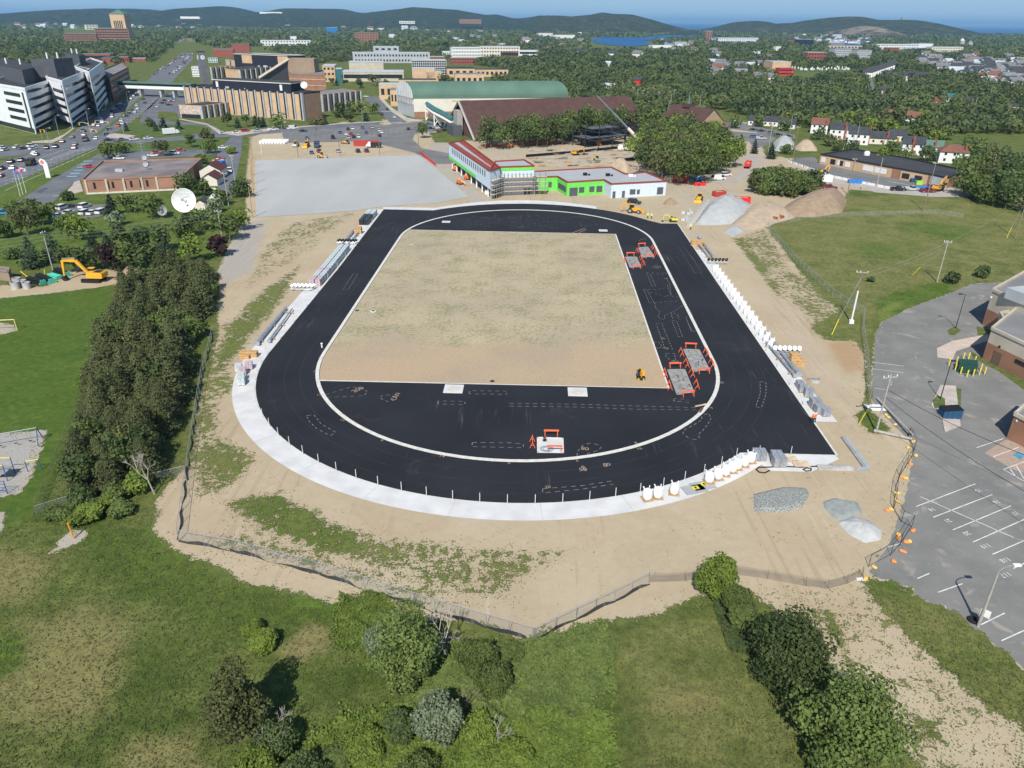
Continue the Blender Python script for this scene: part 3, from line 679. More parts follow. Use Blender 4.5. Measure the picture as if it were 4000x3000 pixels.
# ---- foreground trees, one by one
tree(G(3290,2985), 8.6, 8.2, 'green', 'large round bush-like tree at the bottom right, nearer one of the big pair', lod=0, var=0)
tree(G(3060,2680), 7.6, 7.4, 'dark', 'large dark leafy tree behind the bottom right one, on the sandy strip edge', lod=0, var=1)
tree(G(2795,2325), 5.0, 4.2, 'light', 'bright green rounded tree at the bottom fence, right of the silt fence end', lod=0, var=2)
tree(G(2870,2385), 3.0, 3.0, 'green', 'small green tree close behind the bright rounded one', lod=0, var=1)
tree(G(2890,2460), 3.0, 2.6, 'green', 'small shrubby tree left of the big bottom right pair', 'tree', lod=0, var=0)
tree(G(940,2890), 8.6, 4.8, 'olive', 'tall olive tree standing alone in the lower left meadow', lod=0, var=1)
tree(G(1600,2650), 7.6, 6.4, 'green', 'broad green tree against the bottom fence, left of the bare trunk', lod=0, var=2)
tree(G(1490,2560), 3.6, 3.2, 'silver', 'grey green tree on the left flank of the broad fence tree', lod=0, var=0)
tree(G(1710,2890), 5.4, 4.0, 'silver', 'tree with whitish silver leaves in the bottom middle thicket', lod=0, var=1)
tree(G(1860,2610), 3.0, 3.8, 'green', 'dense green thicket tree right of the bare trunk by the fence', lod=0, var=0)
tree(G(1930,2690), 2.6, 3.2, 'green', 'green thicket tree below the fence corner', lod=0, var=2)
tree(G(1560,2880), 2.6, 2.6, 'dark', 'dark green bush left of the silver leaved tree', lod=0, var=0)
tree(G(1870,2880), 1.8, 3.0, 'light', 'light green bush right of the silver leaved tree', lod=0, var=1)
tree(G(1080,2950), 3.2, 3.4, 'dark', 'small dark tree at the bottom edge beside the bare branched one', lod=0, var=2)
tree(G(1000,3060), 3.2, 3.8, 'light', 'yellow green bush at the bottom edge, left of the middle', lod=0, var=0)
tree(G(1190,3080), 3.0, 3.4, 'dark', 'dark bush cut by the bottom edge', lod=0, var=1)
tree(G(1420,2930), 1.3, 3.6, 'light', 'low bright green bush in the bottom middle meadow', lod=0, var=2)
tree(G(1300,2990), 1.2, 2.8, 'green', 'low green bush at the bottom edge, left of the bright one', lod=0, var=1)
tree(G(1650,3050), 1.8, 3.6, 'green', 'green bush at the bottom edge under the silver leaved tree', lod=0, var=0)
tree(G(1990,2990), 1.3, 3.8, 'light', 'yellow green thicket bush at the bottom, right of the middle', lod=0, var=2)
tree(G(1985,2560), 1.3, 2.6, 'green', 'rounded shrub just below the bottom fence corner', 'shrub', lod=0, var=1, name='shrub')
tree(G(1035,2535), 1.9, 2.4, 'light', 'bright yellow green shrub in the meadow, right one of two touching', 'shrub', lod=0, var=0, name='shrub')
tree(G(990,2475), 1.5, 2.0, 'light', 'bright yellow green shrub in the meadow, left one of two touching', 'shrub', lod=0, var=1, name='shrub')
dead_tree(G(1735,2585), 6.5, 'bare grey tree trunk standing at the bottom fence', 3)
dead_tree(G(1780,2520), 3.5, 'smaller bare twisted tree right of the grey one at the fence', 5)
dead_tree(G(1070,2935), 4.2, 'bare branched dead tree beside the tall olive tree', 8, 0.5)
dead_tree(G(1030,2960), 2.6, 'thin bare sapling left of the branched dead tree', 9, 0.5)
dead_tree(G(1830,2790), 3.5, 'brown leafless bush in the middle of the bottom thicket', 12, 0.6, mtl=mat('brown_twigs',(0.17,0.13,0.10),0.9,0.2,3))
dead_tree(G(1940,2915), 3.0, 'pale leafless sapling right of the brown leafless bush', 14, 0.35)
dead_tree(G(605,1930), 7.0, 'pale dead tree with white branches at the near end of the left wood', 17, 0.35)
# ---- left wood: spruces with a few broadleaved trees
wood = [(505,1135),(640,1100),(845,1085),(815,1180),(745,1340),(705,1550),(665,1740),(620,1870),(500,1920),(300,1960),(330,1770),(385,1500),(440,1300)]
rgw = random.Random(11); i = 0
for (x,y) in scatter(wood, 3.3, rgw):
    r = rgw.random()
    if r < 0.86: tree((x,y), rgw.uniform(5.0,9.0), rgw.uniform(4.2,6.4), 'spruce', 'dark spruce in the dense wood between the playing field and the track', 'tree', 'spruces in the left wood', lod=1 if y > 105 else 0)
    else: tree((x,y), rgw.uniform(4.5,6.5), rgw.uniform(3.5,5.0), rgw.choice(['olive','dark','green']), 'broadleaved tree mixed among the spruces of the left wood', 'tree', 'broadleaved trees in the left wood', lod=1)
for (x,y) in scatter([(230,1990),(470,1940),(590,1880),(600,1930),(480,2010),(260,2060),(190,2030)], 2.2, rgw):
    tree((x,y), rgw.uniform(1.2,2.4), rgw.uniform(2.0,3.2), rgw.choice(['dark','green','light']), 'low leafy bush at the near edge of the left wood', 'shrub', 'bushes at the wood edge', lod=1, name='shrub', trunk=False)
# ---- trees north of the playing field: (u, v of the base, height, width, kind, words)
MID = [
 (130,1045,8,6.5,'pine','dark conical spruce left of the utility pole on the left lawn'),
 (215,1018,7,6.5,'pine','dark conical spruce right of the utility pole on the left lawn'),
 (300,1065,7.0,6.5,'dark','dark green tree behind the boom of the big yellow excavator'),
 (370,1055,6,5.5,'dark','dark green tree right of the one behind the excavator boom'),
 (450,1060,6.4,6,'copper','dark purple copper leaved tree behind the yellow excavator'),
 (520,1060,7,6.5,'green','green tree right of the purple copper one'),
 (580,1060,7.5,6,'dark','dark tree in the row above the left wood, third from the copper one'),
 (660,1045,8,6,'pine','tall pointed spruce in the row above the left wood'),
 (740,1030,7,6.5,'light','light green tree in the row above the left wood'),
 (860,1000,5,5,'copper','reddish purple tree at the right end of the row above the left wood'),
 (640,980,7,6,'dark','dark tree behind the tall pointed spruce'),
 (560,985,7,6,'dark','dark tree behind the purple copper one'),
 (480,960,6,5,'dark','small dark conifer left of the row behind the copper tree'),
 (365,975,4,4,'pine','small conifer on the lawn left of the row'),
 (420,960,3.5,3,'pine','smallest conifer on the lawn above the copper tree'),
 (900,940,7,6.5,'green','green tree at the bend of the dirt track, beside the utility pole'),
 (930,900,7,7,'light','bushy tree overhanging the dirt track left of the gravel pad'),
 (800,900,6,6,'green','green tree below the right white dish'),
 (850,870,8,6,'silver','grey green tree in front of the right white dish'),
 (720,930,5,7,'green','low tree below the big white dish'),
 (55,1008,2,4,'dark','small round shrub on the left lawn'),
 (110,920,8,7,'olive','thin crowned olive tree on the left lawn'),
 (170,880,8,8,'green','round green tree above the left lawn near the parked cars'),
 (100,860,7,8,'dark','dark green tree at the left edge of the lawn'),
 (20,930,5,5,'green','tree cut by the left edge above the lawn'),
 (320,930,6,8,'light','spreading green tree below the small studio car park'),
 (265,905,5,5,'green','leafy tree left of the spreading one below the studio car park'),
 (440,840,6.5,5,'pine','blue green spruce right of the studio car park'),
 (510,830,5.5,5.5,'green','round tree right of the blue green spruce'),
 (455,880,4,5,'silver','grey green bush below the blue green spruce'),
 (600,850,6.5,7,'green','green tree left of the big white dish, by the small dark dish'),
 (735,770,8,8,'dark','large dark tree behind the big white dish'),
 (800,765,5,5,'green','tree right of the large dark one, beside the shed'),
 (270,782,2.5,4,'dark','round shrub on the lawn below the studio front'),
 (430,620,6.5,8,'green','spreading tree at the crossing, above the studio roof, left one'),
 (480,600,5,6,'green','smaller tree at the crossing, right of the spreading one'),
 (640,610,7,7,'olive','olive tree on the verge behind the studio roof antenna'),
 (750,575,7,5,'green','tree on the verge left of the avenue mouth'),
 (820,600,6,7,'green','leafy tree beside the avenue mouth, nearer one'),
 (815,555,7,7,'olive','leafy tree beside the avenue mouth, farther one'),
 (790,640,4,5,'light','light green tree at the studio back corner'),
 (900,600,3,5,'light','low bush on the bank right of the lane'),
 (940,720,2.4,4,'green','low bush between the lane and the gravel pad, lower one'),
 (945,770,6,7,'dark','dark tree cluster between the lane and the gravel pad'),
 (870,800,5,5,'green','tree at the foot of the lane, above the left dish row'),
 (590,495,5,5,'dark','dark tree on the verge at the crossing by the parkway'),
 (495,512,4,3,'pine','small spruce at the parkway verge'),
 (610,512,5,3,'pine','narrow blue green spruce in the verge group'),
 (640,500,6,5,'pine','dark spruce in the verge group'),
 (700,505,5.5,4,'pine','blue green spruce in front of the mural block'),
 (890,495,8,6,'dark','dark green tree at the left of the ribbed library front'),
 (930,500,6,4,'pine','blue spruce in front of the library, leftmost one'),
 (965,495,7,5,'dark','dark tree in front of the library beside the blue spruce'),
 (1000,490,6,4,'pine','narrow conifer in front of the library middle'),
 (1015,498,6,4,'pine','second narrow conifer in front of the library middle'),
 (1030,495,6,4,'pine','third narrow conifer in front of the library middle'),
 (1095,503,8,8,'green','round bright green tree in front of the library'),
 (1240,490,3.5,9,'olive','long low hedge tree at the foot of the brick library end'),
 (1270,487,6,4,'pine','blue spruce at the right end of the library front'),
 (1340,460,9,12,'dark','large dark tree group right of the library, left crown'),
 (1400,450,9,11,'green','large tree group right of the library, middle crown'),
 (1370,478,6,6,'dark','tree below the large group right of the library'),
 (1430,475,5.5,5,'pine','small dark tree beside the lamp post right of the library'),
 (1465,445,7,7,'green','round tree between the library and the side street'),
 (1530,400,7,5.5,'green','thin tree in front of the small tan annex'),
 (1650,540,8,6,'dark','dark conifer at the car park corner left of the brown roofed hall'),
 (1405,345,9,9,'dark','dark pine at the left of the group by the silver roofed block'),
 (1455,335,11,9,'dark','tall dark pine in the group by the silver roofed block'),
 (1480,335,10,8,'pine','tall dark pine, right one of the group by the silver roofed block'),
 (1510,345,8,7,'dark','dark tree at the right end of the pine group'),
 (1300,335,7,5,'dark','pair of dark trees by the teal glass entrance, left'),
 (1315,335,7,5,'pine','pair of dark trees by the teal glass entrance, right'),
 (1740,330,9,12,'olive','olive tree group in front of the tan block behind the vaulted hall'),
 (1760,335,7,8,'green','green tree right of the olive group behind the vaulted hall'),
 (3320,600,6,7,'dark','bushy tree behind the school roof, left of the red chimney house'),
 (3480,612,7,9,'green','green tree in front of the white house with the tall chimney'),
 (3440,640,6,7,'light','light green tree at the back edge of the low school roof'),
 (3530,640,6,8,'green','tree at the back edge of the low school roof, right of the light one'),
 (3620,628,6,7,'dark','thin dark tree on the lawn in front of the hipped house'),
 (3745,668,6,7,'green','green tree right of the hipped roof house'),
 (3270,590,5,6,'green','tree at the left end of the low school roof'),
 (3230,570,6,7,'olive','olive tree beside the car park below the white houses'),
 (3190,545,6,7,'dark','dark tree left of the two white chimney houses'),
 (3060,510,5,8,'green','tree behind the church car park, left'),
 (2960,495,6,8,'green','tree in the church car park island'),
 (2870,500,6,8,'green','tree in the church car park, beside the red car'),
 (3010,620,7,5,'pine','pointed conifer beside the dirt road by the tall pole'),
 (2890,580,7,5,'pine','pointed conifer above the red dump truck'),
 (2945,600,7,4,'pine','narrow dark conifer above the red dump truck'),
 (2870,610,5,6,'dark','bushy tree above the red dump truck, left'),
 (3070,600,4,6,'dark','bush at the foot of the far grey mound'),
 (3800,770,7,9,'green','leafy tree behind the yellow excavator arm at the school corner'),
 (3760,760,7,8,'olive','leafy tree hiding the school corner'),
 (3860,770,5,8,'green','bushy tree right of the school corner, nearer one'),
 (3940,790,5,9,'dark','bushy tree at the right edge below the wooded slope'),
 (3400+235*0,1100,1.2,2,'dark','small shrub in the rough field beside the faint pole, right one'),
 (3835,1083,2.4,3,'dark','small round tree standing alone in the rough field'),
 (3715,1105,2.2,3.6,'dark','low wide shrub in the rough field near the yard edge'),
 (2900+90,870-55,1.2,2.5,'light','low weed bush by the fence corner on the right'),
]
for (u,v,h,w_,kd,lb) in MID: tree(G(u,v), h, w_, kd, lb, 'shrub' if h < 2.6 else 'tree', name='shrub' if h < 2.6 else None)
# ------------------------------------------------------------------ SITE OBJECTS
WHITE = mat('white_plastic', (0.78,0.78,0.77), 0.6, 0.05, 2, bump=0.3, bscale=5)
WPAINT = mat('white_paint', (0.74,0.74,0.72), 0.45, 0.05, 1)
CREAM = mat('cream_paint', (0.62,0.58,0.47), 0.5, 0.08, 1)
STEEL = mat('galvanised_steel', (0.42,0.44,0.46), 0.45, 0.15, 1.5, metal=0.5)
DSTEEL = mat('dark_steel', (0.035,0.037,0.042), 0.5, 0.2, 1.5, metal=0.3)
BLACK = mat('black_plastic', (0.012,0.012,0.013), 0.5, 0.2, 2)
RUB = mat('rubber', (0.015,0.015,0.015), 0.85, 0.2, 3)
YEL = mat('machine_yellow', (0.72,0.37,0.03), 0.45, 0.12, 1.2)
LYEL = mat('lime_yellow', (0.62,0.60,0.06), 0.45, 0.1, 1.2)
ORA = mat('machine_orange', (0.75,0.17,0.03), 0.5, 0.12, 1.2)
BARR = mat('barricade_orange', (0.85,0.15,0.06), 0.5, 0.1, 2)
RED = mat('container_red', (0.42,0.05,0.04), 0.6, 0.15, 0.8)
BRED = mat('bright_red', (0.62,0.03,0.03), 0.45, 0.1, 1)
BLUE = mat('machine_blue', (0.03,0.20,0.55), 0.45, 0.1, 1)
GLASS = mat('dark_glass', (0.02,0.028,0.035), 0.12, 0.2, 0.5, spec=0.6)
WOOD = mat('timber', (0.45,0.27,0.12), 0.8, 0.25, 2)
PALEW = mat('pale_timber', (0.55,0.44,0.30), 0.8, 0.2, 2)
POLEW = mat('pole_wood', (0.23,0.17,0.12), 0.9, 0.25, 2)
GPOLE = mat('grey_pole_wood', (0.36,0.34,0.30), 0.9, 0.2, 2)
WRAP = mat('clear_wrapped_goods', (0.50,0.55,0.54), 0.35, 0.18, 2.5, bump=0.5, bscale=6, spec=0.6)
PWRAP = mat('pink_wrapped_goods', (0.52,0.40,0.42), 0.35, 0.15, 2.5, bump=0.5, bscale=6, spec=0.6)
GWRAP = mat('grey_wrapped_goods', (0.27,0.28,0.30), 0.4, 0.25, 2.5, bump=0.5, bscale=6, spec=0.6)
BWRAP = mat('black_wrapped_goods', (0.02,0.02,0.022), 0.3, 0.3, 2.5, bump=0.6, bscale=5, spec=0.7)
GREY = mat('mid_grey', (0.28,0.28,0.28), 0.7, 0.15, 1)
SKIN = mat('skin', (0.45,0.26,0.18), 0.6, 0.05, 2)
HIVO = mat('hi_vis_orange', (0.9,0.20,0.03), 0.6, 0.1, 4); HIVY = mat('hi_vis_yellow', (0.68,0.80,0.08), 0.6, 0.1, 4)
NAVY = mat('navy_trousers', (0.02,0.025,0.045), 0.8, 0.2, 3)
# pits in the asphalt: grey sunken slabs guarded by barricades
PITM = mat('rough_pit_concrete', (0.27,0.265,0.245), 0.95, 0.35, 0.9, bump=0.8, bscale=2.5, detail=8)
def pit(px4, label, m=PITM, clean=False):
    P = [G(*p, 0) for p in px4]; c = sum(P, Vector())/4
    t = thing('pit_slab', label, 'concrete pit', (c.x,c.y,0), 0, 'concrete pits in the asphalt')
    L = [p-c for p in P]; b = MB(); b.sheet([(p.x,p.y) for p in L], 0.048); b.build('slab', m, t)
    e = MB(); 
    for i in range(4):
        a, d = L[i], L[(i+1)%4]; dd = (d-a); rz = math.atan2(dd.y,dd.x); mid = (a+d)/2
        e.box((mid.x,mid.y,0.055), (dd.length+.14,0.22,0.10), rz)
    e.build('rim', CURB if clean else GREY, t)
    if not clean:
        r = random.Random(len(label)); s = MB()
        for i in range(5):
            p = L[0].lerp(L[2], r.uniform(.15,.9)) + (L[1]-L[3])*r.uniform(-.2,.2); s.box((p.x,p.y,0.075),(r.uniform(.4,1.6),r.uniform(.1,.25),0.05), r.uniform(1.1,1.9))
        s.build('debris', mat('pit_debris',(0.07,0.065,0.055),.9,.3,2), t)
    return P, c
def sawhorse():
    t = thing('sawhorse_barricade', '', 'barricade', (0,0,0)); b = MB(); b.box((0,0,0.92),(2.3,0.10,0.26)); b.build('rail', BARR, t)
    for x in (-.95,.95):
        l = MB(); l.tube((x,0,0.98),(x,-.38,0),0.055,n=5); l.tube((x,0,0.98),(x,.38,0),0.055,n=5); l.tube((x,-.2,.42),(x,.2,.42),0.035,n=4); l.build('legs', BARR, t)
    return t
SH0 = sawhorse(); SH0['used'] = False
def put_saw(p, rz, label):
    global SH0
    if not SH0['used']: SH0['used'] = True; SH0.location = p; SH0.rotation_euler.z = rz; tag(SH0, label, group='orange sawhorse barricades round the pits'); o = SH0
    else: o = dup(SH0, p, rz, label, 'orange sawhorse barricades round the pits')
    if 'used' in o and o is not SH0: del o['used']
    return o
PITS = [([(2494,968),(2530,965),(2556,1005),(2510,1006)], 'upper right of the two small far pits beside the infield', 'far right small pit'),
        ([(2443,1004),(2486,1004),(2504,1045),(2462,1046)], 'lower left of the two small far pits beside the infield', 'far left small pit'),
        ([(2670,1365),(2730,1367),(2772,1448),(2710,1452)], 'larger grey pit at the south east bend, far one', 'far big pit'),
        ([(2608,1445),(2674,1444),(2710,1535),(2645,1542)], 'larger grey pit at the south east bend, near one', 'near big pit')]
for P4, lb, sh in PITS:
    P, c = pit(P4, 'rough grey slab pit, '+lb)
    n = 0; big = 'big' in sh
    for i,(a,d) in enumerate(((P[0],P[1]),(P[1],P[2]),(P[2],P[3]),(P[3],P[0]))):
        e = d-a; nn = Vector((e.y,-e.x,0)).normalized(); nn = nn if (nn.dot((a+d)/2-c) > 0) else -nn
        k_ = 1 if i in (0,2) else (2 if big or i==1 else 1)
        word = ('far end','right side','near end','left side')[i]
        for j in range(k_):
            p = a.lerp(d, (j+.5)/k_) + nn*0.9; p.z = 0.036
            put_saw(p, math.atan2(e.y,e.x)+rnd.uniform(-.06,.06), 'orange sawhorse at the %s of the %s%s' % (word, sh, (', %s one' % ('first','second')[j]) if k_>1 else '')); n += 1
P, c = pit([(2100,1710),(2198,1713),(2200,1769),(2101,1768)], 'clean pale steeplechase pit slab inside the near bend', CONC, True)
put_saw(P[0].lerp(P[1],.55)+Vector((0,.7,.036)), 0, 'orange sawhorse behind the pale steeplechase pit')
put_saw(P[0].lerp(P[3],.5)+Vector((-.8,0,.036)), PI/2, 'orange sawhorse left of the pale steeplechase pit')
put_saw(P[2].lerp(P[3],.35)+Vector((0,.25,.1)), 0, 'orange sawhorse on the near edge of the pale steeplechase pit')
# coil of hose on the slab
b = MB()
for r_ in (0.55,0.8,1.0):
    b.path([(r_*math.cos(i*PI/10), r_*.8*math.sin(i*PI/10), 0) for i in range(21)], 0.035, 5)
o = b.build('hose_coil', mat('blue_hose',(0.05,0.22,0.32),0.5,0.2,2)); o.location = G(2136,1753,0.1); tag(o,'blue hose coiled on the pale steeplechase pit','hose')
t = thing('water_pump','small black pump standing on the pale steeplechase pit','pump', G(2127,1722,0.06)); b=MB(); b.box((0,0,.3),(.4,.5,.5)); b.build('body',BLACK,t); b=MB(); b.tube((-.3,-.3,.62),(.3,-.3,.62),.03); b.tube((-.3,-.3,.05),(-.3,-.3,.62),.03); b.tube((.3,-.3,.05),(.3,-.3,.62),.03); b.build('handle',STEEL,t)
# loose timber
for (p,q,lb) in (((2716,1590),(2759,1581),'pale plank resting on the track kerb at the near right bend'),((2728,1614),(2743,1597),'short weathered plank beside the kerb, left one'),((2735,1613),(2745,1596),'short weathered plank beside the kerb, right one'),((2234,912),(2285,893),'long brown timber on the far bend, left one'),((2262,910),(2289,899),'long brown timber on the far bend, right one')):
    a=G(*p); c_=G(*q); d=c_-a; b=MB(); b.box((0,0,.08),(d.length,.28,.12)); o=b.build('plank',PALEW if 'pale' in lb else POLEW); o.location=(a+c_)/2+Vector((0,0,.05)); o.rotation_euler.z=math.atan2(d.y,d.x); tag(o,lb,'plank')
# slim posts along the apron
def post_at(p, label, h=1.5): 
    global POST0
    if POST0 is None:
        b=MB(); b.tube((0,0,0),(0,0,h),0.05,n=6); b.lathe([(0.055,h-.001),(0.03,h+.05)],n=6); POST0=b.build('metal_post',mat('pale_post',(0.62,0.63,0.62),.5,.08,1)); o=POST0
    else: o=POST0.copy(); COL.objects.link(o)
    o.location=p; tag(o,label,'post','slim metal posts along the apron edge'); return o
POST0=None
for i in range(31):
    a = PI+R_(2)+ (PI+a_br-R_(4))*i/30
    post_at(T(47.25*math.cos(a), -HL+47.25*math.sin(a), 0.03), 'slim pale metal post standing on the inner edge of the curved apron')
for i in range(2): post_at(T(36.4+i*4.6,-75.2,0.03),'slim pale metal post by the grey pallets at the near right corner')
for i in range(12): post_at(T(-47.2-0.016*max(-36+i*9-8,0),-36+i*9.3,0.03),'slim pale metal post on the left straight beside the stacked goods')
for i in range(13): post_at(T(47.95-i*0.04,-59+i*7.4,0.03),'slim pale metal post on the right straight beside the stored goods')
# ---- bulk bags
def bag_mesh(seed, r=0.55, h=1.25):
    rg=random.Random(seed); b=MB(); n=14; prof=[(0.80,0.0),(1.0,0.12),(1.06,0.35),(1.04,0.62),(0.98,0.80),(0.80,0.93),(0.4,1.0)]
    vs=[];fs=[]
    for (q,z) in prof:
        for i in range(n):
            a=2*PI*i/n; sq=1/max(abs(math.cos(a)),abs(math.sin(a)))**0.35; k_=q*r*sq*0.93*(1+rg.uniform(-.05,.05)); vs.append((k_*math.cos(a),k_*math.sin(a),z*h+rg.uniform(-.02,.02)))
    for j in range(len(prof)-1):
        for i in range(n): fs.append((j*n+i,j*n+(i+1)%n,(j+1)*n+(i+1)%n,(j+1)*n+i))
    fs.append(tuple(range((len(prof)-1)*n,len(prof)*n))); b.add(vs,fs); return b
def bulk_bag(p, s, rz, label, group, pallet=True, cat='bulk bag'):
    t=thing('bulk_bag',label,cat,p,rz,group); z=0.14 if pallet else 0
    b=bag_mesh(rnd.randint(0,999),0.58,1.3); b.v=[(x,y,zz+z) for x,y,zz in b.v]; b.build('sack',WHITE,t,smooth=True)
    l=MB()
    for a in (PI/4,3*PI/4,5*PI/4,7*PI/4):
        c,s_=math.cos(a),math.sin(a); x,y=.42*c,.42*s_; l.path([(x,y,1.25+z),(x*1.25,y*1.25,1.5+z),(x*1.5,y*1.5,1.42+z),(x*1.1,y*1.1,1.2+z)],.035,4)
    l.build('lifting_loops',WHITE,t)
    if pallet:
        q_=MB(); 
        for yy in (-.5,-.17,.17,.5): q_.box((0,yy,.12),(1.3,.2,.03))
        for xx in (-.55,0,.55): q_.box((xx,0,.05),(.1,1.25,.1))
        q_.build('pallet',WOOD,t)
    t.scale=(s,s,s); return t
BB=[(2527,1950),(2568,1943),(2632,1928),(2768,1883),(2803,1870),(2832,1855),(2858,1842),(2878,1830),(2906,1819),(2930,1805)]
for i,(u,v) in enumerate(BB):
    bulk_bag(G(u,v,0.03),1.12,rnd.uniform(-.3,.3),'white bulk bag on a pallet on the near apron, %s from the left'%('first second third fourth fifth sixth seventh eighth ninth tenth'.split()[i]),'white bulk bags on the near apron')
for i in range(34):
    u_=49.4-0.02*i+ (0.5 if i%2 else -0.3); v_=-34.6+i*1.53
    bulk_bag(T(u_,v_,0.03),0.95,rnd.uniform(-.4,.4),'white bulk bag in the long double row beside the right straight','white bulk bags along the right straight',pallet=False)
for j in range(4):
    for i in range(9):
        p=G(1018+i*11.5,563,0)+Vector((0,j*2.2,0)); bulk_bag(p,1.15,rnd.uniform(-.3,.3),'white bulk bag in the big stockpile by the car park corner','white bulk bags in the stockpile',pallet=False)
for j in range(3):
    for i in range(2): bulk_bag(G(1900+i*14,760-j*14,0),1.1,0,'white bulk bag standing by the scaffolded corner of the new building','white bulk bags by the scaffold',pallet=False)
# ---- wrapped pallet goods
def goods(p, rz, label, group, m=WRAP, s=(1.1,1.2,1.35), nlay=3):
    t=thing('wrapped_pallet',label,'pallet load',p,rz,group); b=MB()
    for k_ in range(nlay):
        z=.14+k_*(s[2]-.14)/nlay; hh=(s[2]-.14)/nlay
        for i in (-1,1):
            b.box((i*s[0]*.25,0,z+hh/2),(s[0]*.48,s[1],hh*.96),mi=0,top=.97)
    b.build('goods',m,t); q_=MB()
    for yy in (-.45,0,.45): q_.box((0,yy*s[1]/1.2,.06),(s[0]*1.04,.14,.12))
    q_.build('pallet',WOOD,t); return t
n=0
for i in range(15):
    for j in range(2):
        v_=-3.0+i*2.1; u_=-48.3-j*1.45-0.016*max(v_-8,0)
        pk = i<2 or (i==4) ; lb='%s wrapped pallet load in the %s row along the left straight'%('pink' if pk else 'pale grey','inner' if j==0 else 'outer')
        goods(T(u_,v_,0.03),TYAW+rnd.uniform(-.04,.04),lb,'wrapped pallet loads along the left straight',PWRAP if pk else WRAP,(1.2,1.75,1.6))
for i in range(7):
    for j in range(2):
        v_=68.2-i*2.15; u_=-49.4-j*1.5; bk=i>=3
        goods(T(u_,v_,0.03),TYAW+rnd.uniform(-.06,.06),('black' if bk else 'pale')+' wrapped pallet load in the %s row at the far end of the left straight'%('inner' if j==0 else 'outer'),'pallet loads at the far left corner',BWRAP if bk else WRAP,(1.25,1.7,1.7))
for i,(u,v) in enumerate(((950,1462),(975,1440),(935,1450),(945,1485),(945,1502))):
    goods(G(u,v,0.03),.2,'%s wrapped pallet load %s the apron at the left bend'%(('pink','pink','pale','pale','pale')[i],('first on','second on','third on','fourth on','nearest on')[i]),'pallet loads at the left bend',PWRAP if i<2 else WRAP,(1.2,1.3,1.4))
for i,(u,v,s_) in enumerate(((3122,1512,1.0),(3134,1530,1.1),(3157,1548,1.2),(3180,1590,1.3),(3198,1612,1.2),(3222,1622,1.1))):
    goods(G(u,v,0.03),rnd.uniform(-.2,.2),'grey wrapped pallet load near the workers, number %s from the far end'%('one','two','three','four','five','six')[i],'grey wrapped loads at the right straight',GWRAP,(1.2*s_,1.2*s_,1.2*s_))
for i,(u,v,s_,lb) in enumerate(((2963,1793,1.5,'grey wrapped block load right of the ten white bags'),(3040,1818,1.5,'double grey wrapped load at the near right corner, near block'),(3030,1795,1.3,'double grey wrapped load at the near right corner, far block'))):
    goods(G(u,v,0.03),0,lb,'grey wrapped loads at the near corner',GWRAP,(1.25*s_,1.0*s_,1.0*s_))
for (u,v,lb) in ((3082,1795,'flat stack of timber battens on the near right apron corner'),(3128,1815,'grate topped pallet right of the timber battens')):
    b=MB(); 
    for i in range(8): b.box((0,-.7+i*.2,.15),(2.2,.14,.12))
    for i in (-.8,0,.8): b.box((i,0,.06),(.15,1.5,.08))
    o=b.build('timber_stack',PALEW if 'battens' in lb else GREY); o.location=G(u,v,.03); tag(o,lb,'timber stack')
# gate panels lying flat
def gate(p,rz,label):
    t=thing('gate_panel',label,'gate panel',p,rz,'gate panels lying on the apron'); b=MB()
    for y in (-.95,.95): b.tube((-1.6,y,.06),(1.6,y,.06),.04,n=6)
    for x in (-1.6,0,1.6): b.tube((x,-.95,.06),(x,.95,.06),.04,n=6)
    b.build('frame',STEEL,t); b=MB(); b.sheet([(-1.58,-.93),(1.58,-.93),(1.58,.93),(-1.58,.93)],.05); b.build('mesh',mat('mesh_on_concrete',(0.36,0.36,0.36),.8,.12,8),t)
    b=MB(); b.box((.3,.2,.12),(.9,.75,.02)); s=b.build('warning_sign',mat('sign_yellow',(0.75,0.66,0.05),.5,.05,1),t)
    m=MB(); m.box((.3,.25,.134),(.35,.35,.004),rz=.8); m.box((.3,-.05,.134),(.6,.08,.004)); m.build('sign_mark',BLACK,s); return t
gate(G(2712,1912,.03),.30,'lying grey gate panel with yellow warning sign, left one'); gate(G(2745,1898,.03),.30,'lying grey gate panel with yellow warning sign, right one')
# ---- steel lighting-pole sections and floodlight racks
def pole_section(p,q,r,label):
    a=G(*p);c_=G(*q);d=c_-a; t=thing('steel_pole_section',label,'steel pole section',(a.x,a.y,.6),math.atan2(d.y,d.x),'steel lighting pole sections laid along the straights'); L=d.length
    b=MB(); b.tube((0,0,0),(L,0,0),r,r*.62,14); b.build('tube',STEEL,t,smooth=False)
    b=MB(); b.tube((-.05,0,0),(.05,0,0),r*1.6,n=14); b.build('flange',STEEL,t)
    b=MB()
    for x in (L*.1,L*.5,L*.9):
        b.box((x,0,-.36),(.2,1.3,.14)); b.box((x,.5,-.2),(.16,.12,.3)); b.box((x,-.5,-.2),(.16,.12,.3))
    b.build('timber_bearers',WOOD,t); return t
pole_section((1003,1352),(1118,1212),.42,'long steel pole section beside the near left straight, outer thick one')
pole_section((1052,1342),(1143,1215),.24,'long steel pole section beside the near left straight, inner thin one')
pole_section((1388,900),(1332,968),.42,'steel pole section beside the far left straight, outer thick one')
pole_section((1398,916),(1352,972),.24,'steel pole section beside the far left straight, inner thin one')
pole_section((2730,932),(2786,1012),.42,'steel pole section beside the far right straight, outer thick one')
pole_section((2728,960),(2768,1012),.24,'steel pole section beside the far right straight, inner thin one')
pole_section((3122,1474),(2985,1303),.42,'long steel pole section beside the near right straight, outer thick one')
pole_section((3103,1478),(2990,1345),.24,'long steel pole section beside the near right straight, inner thin one')
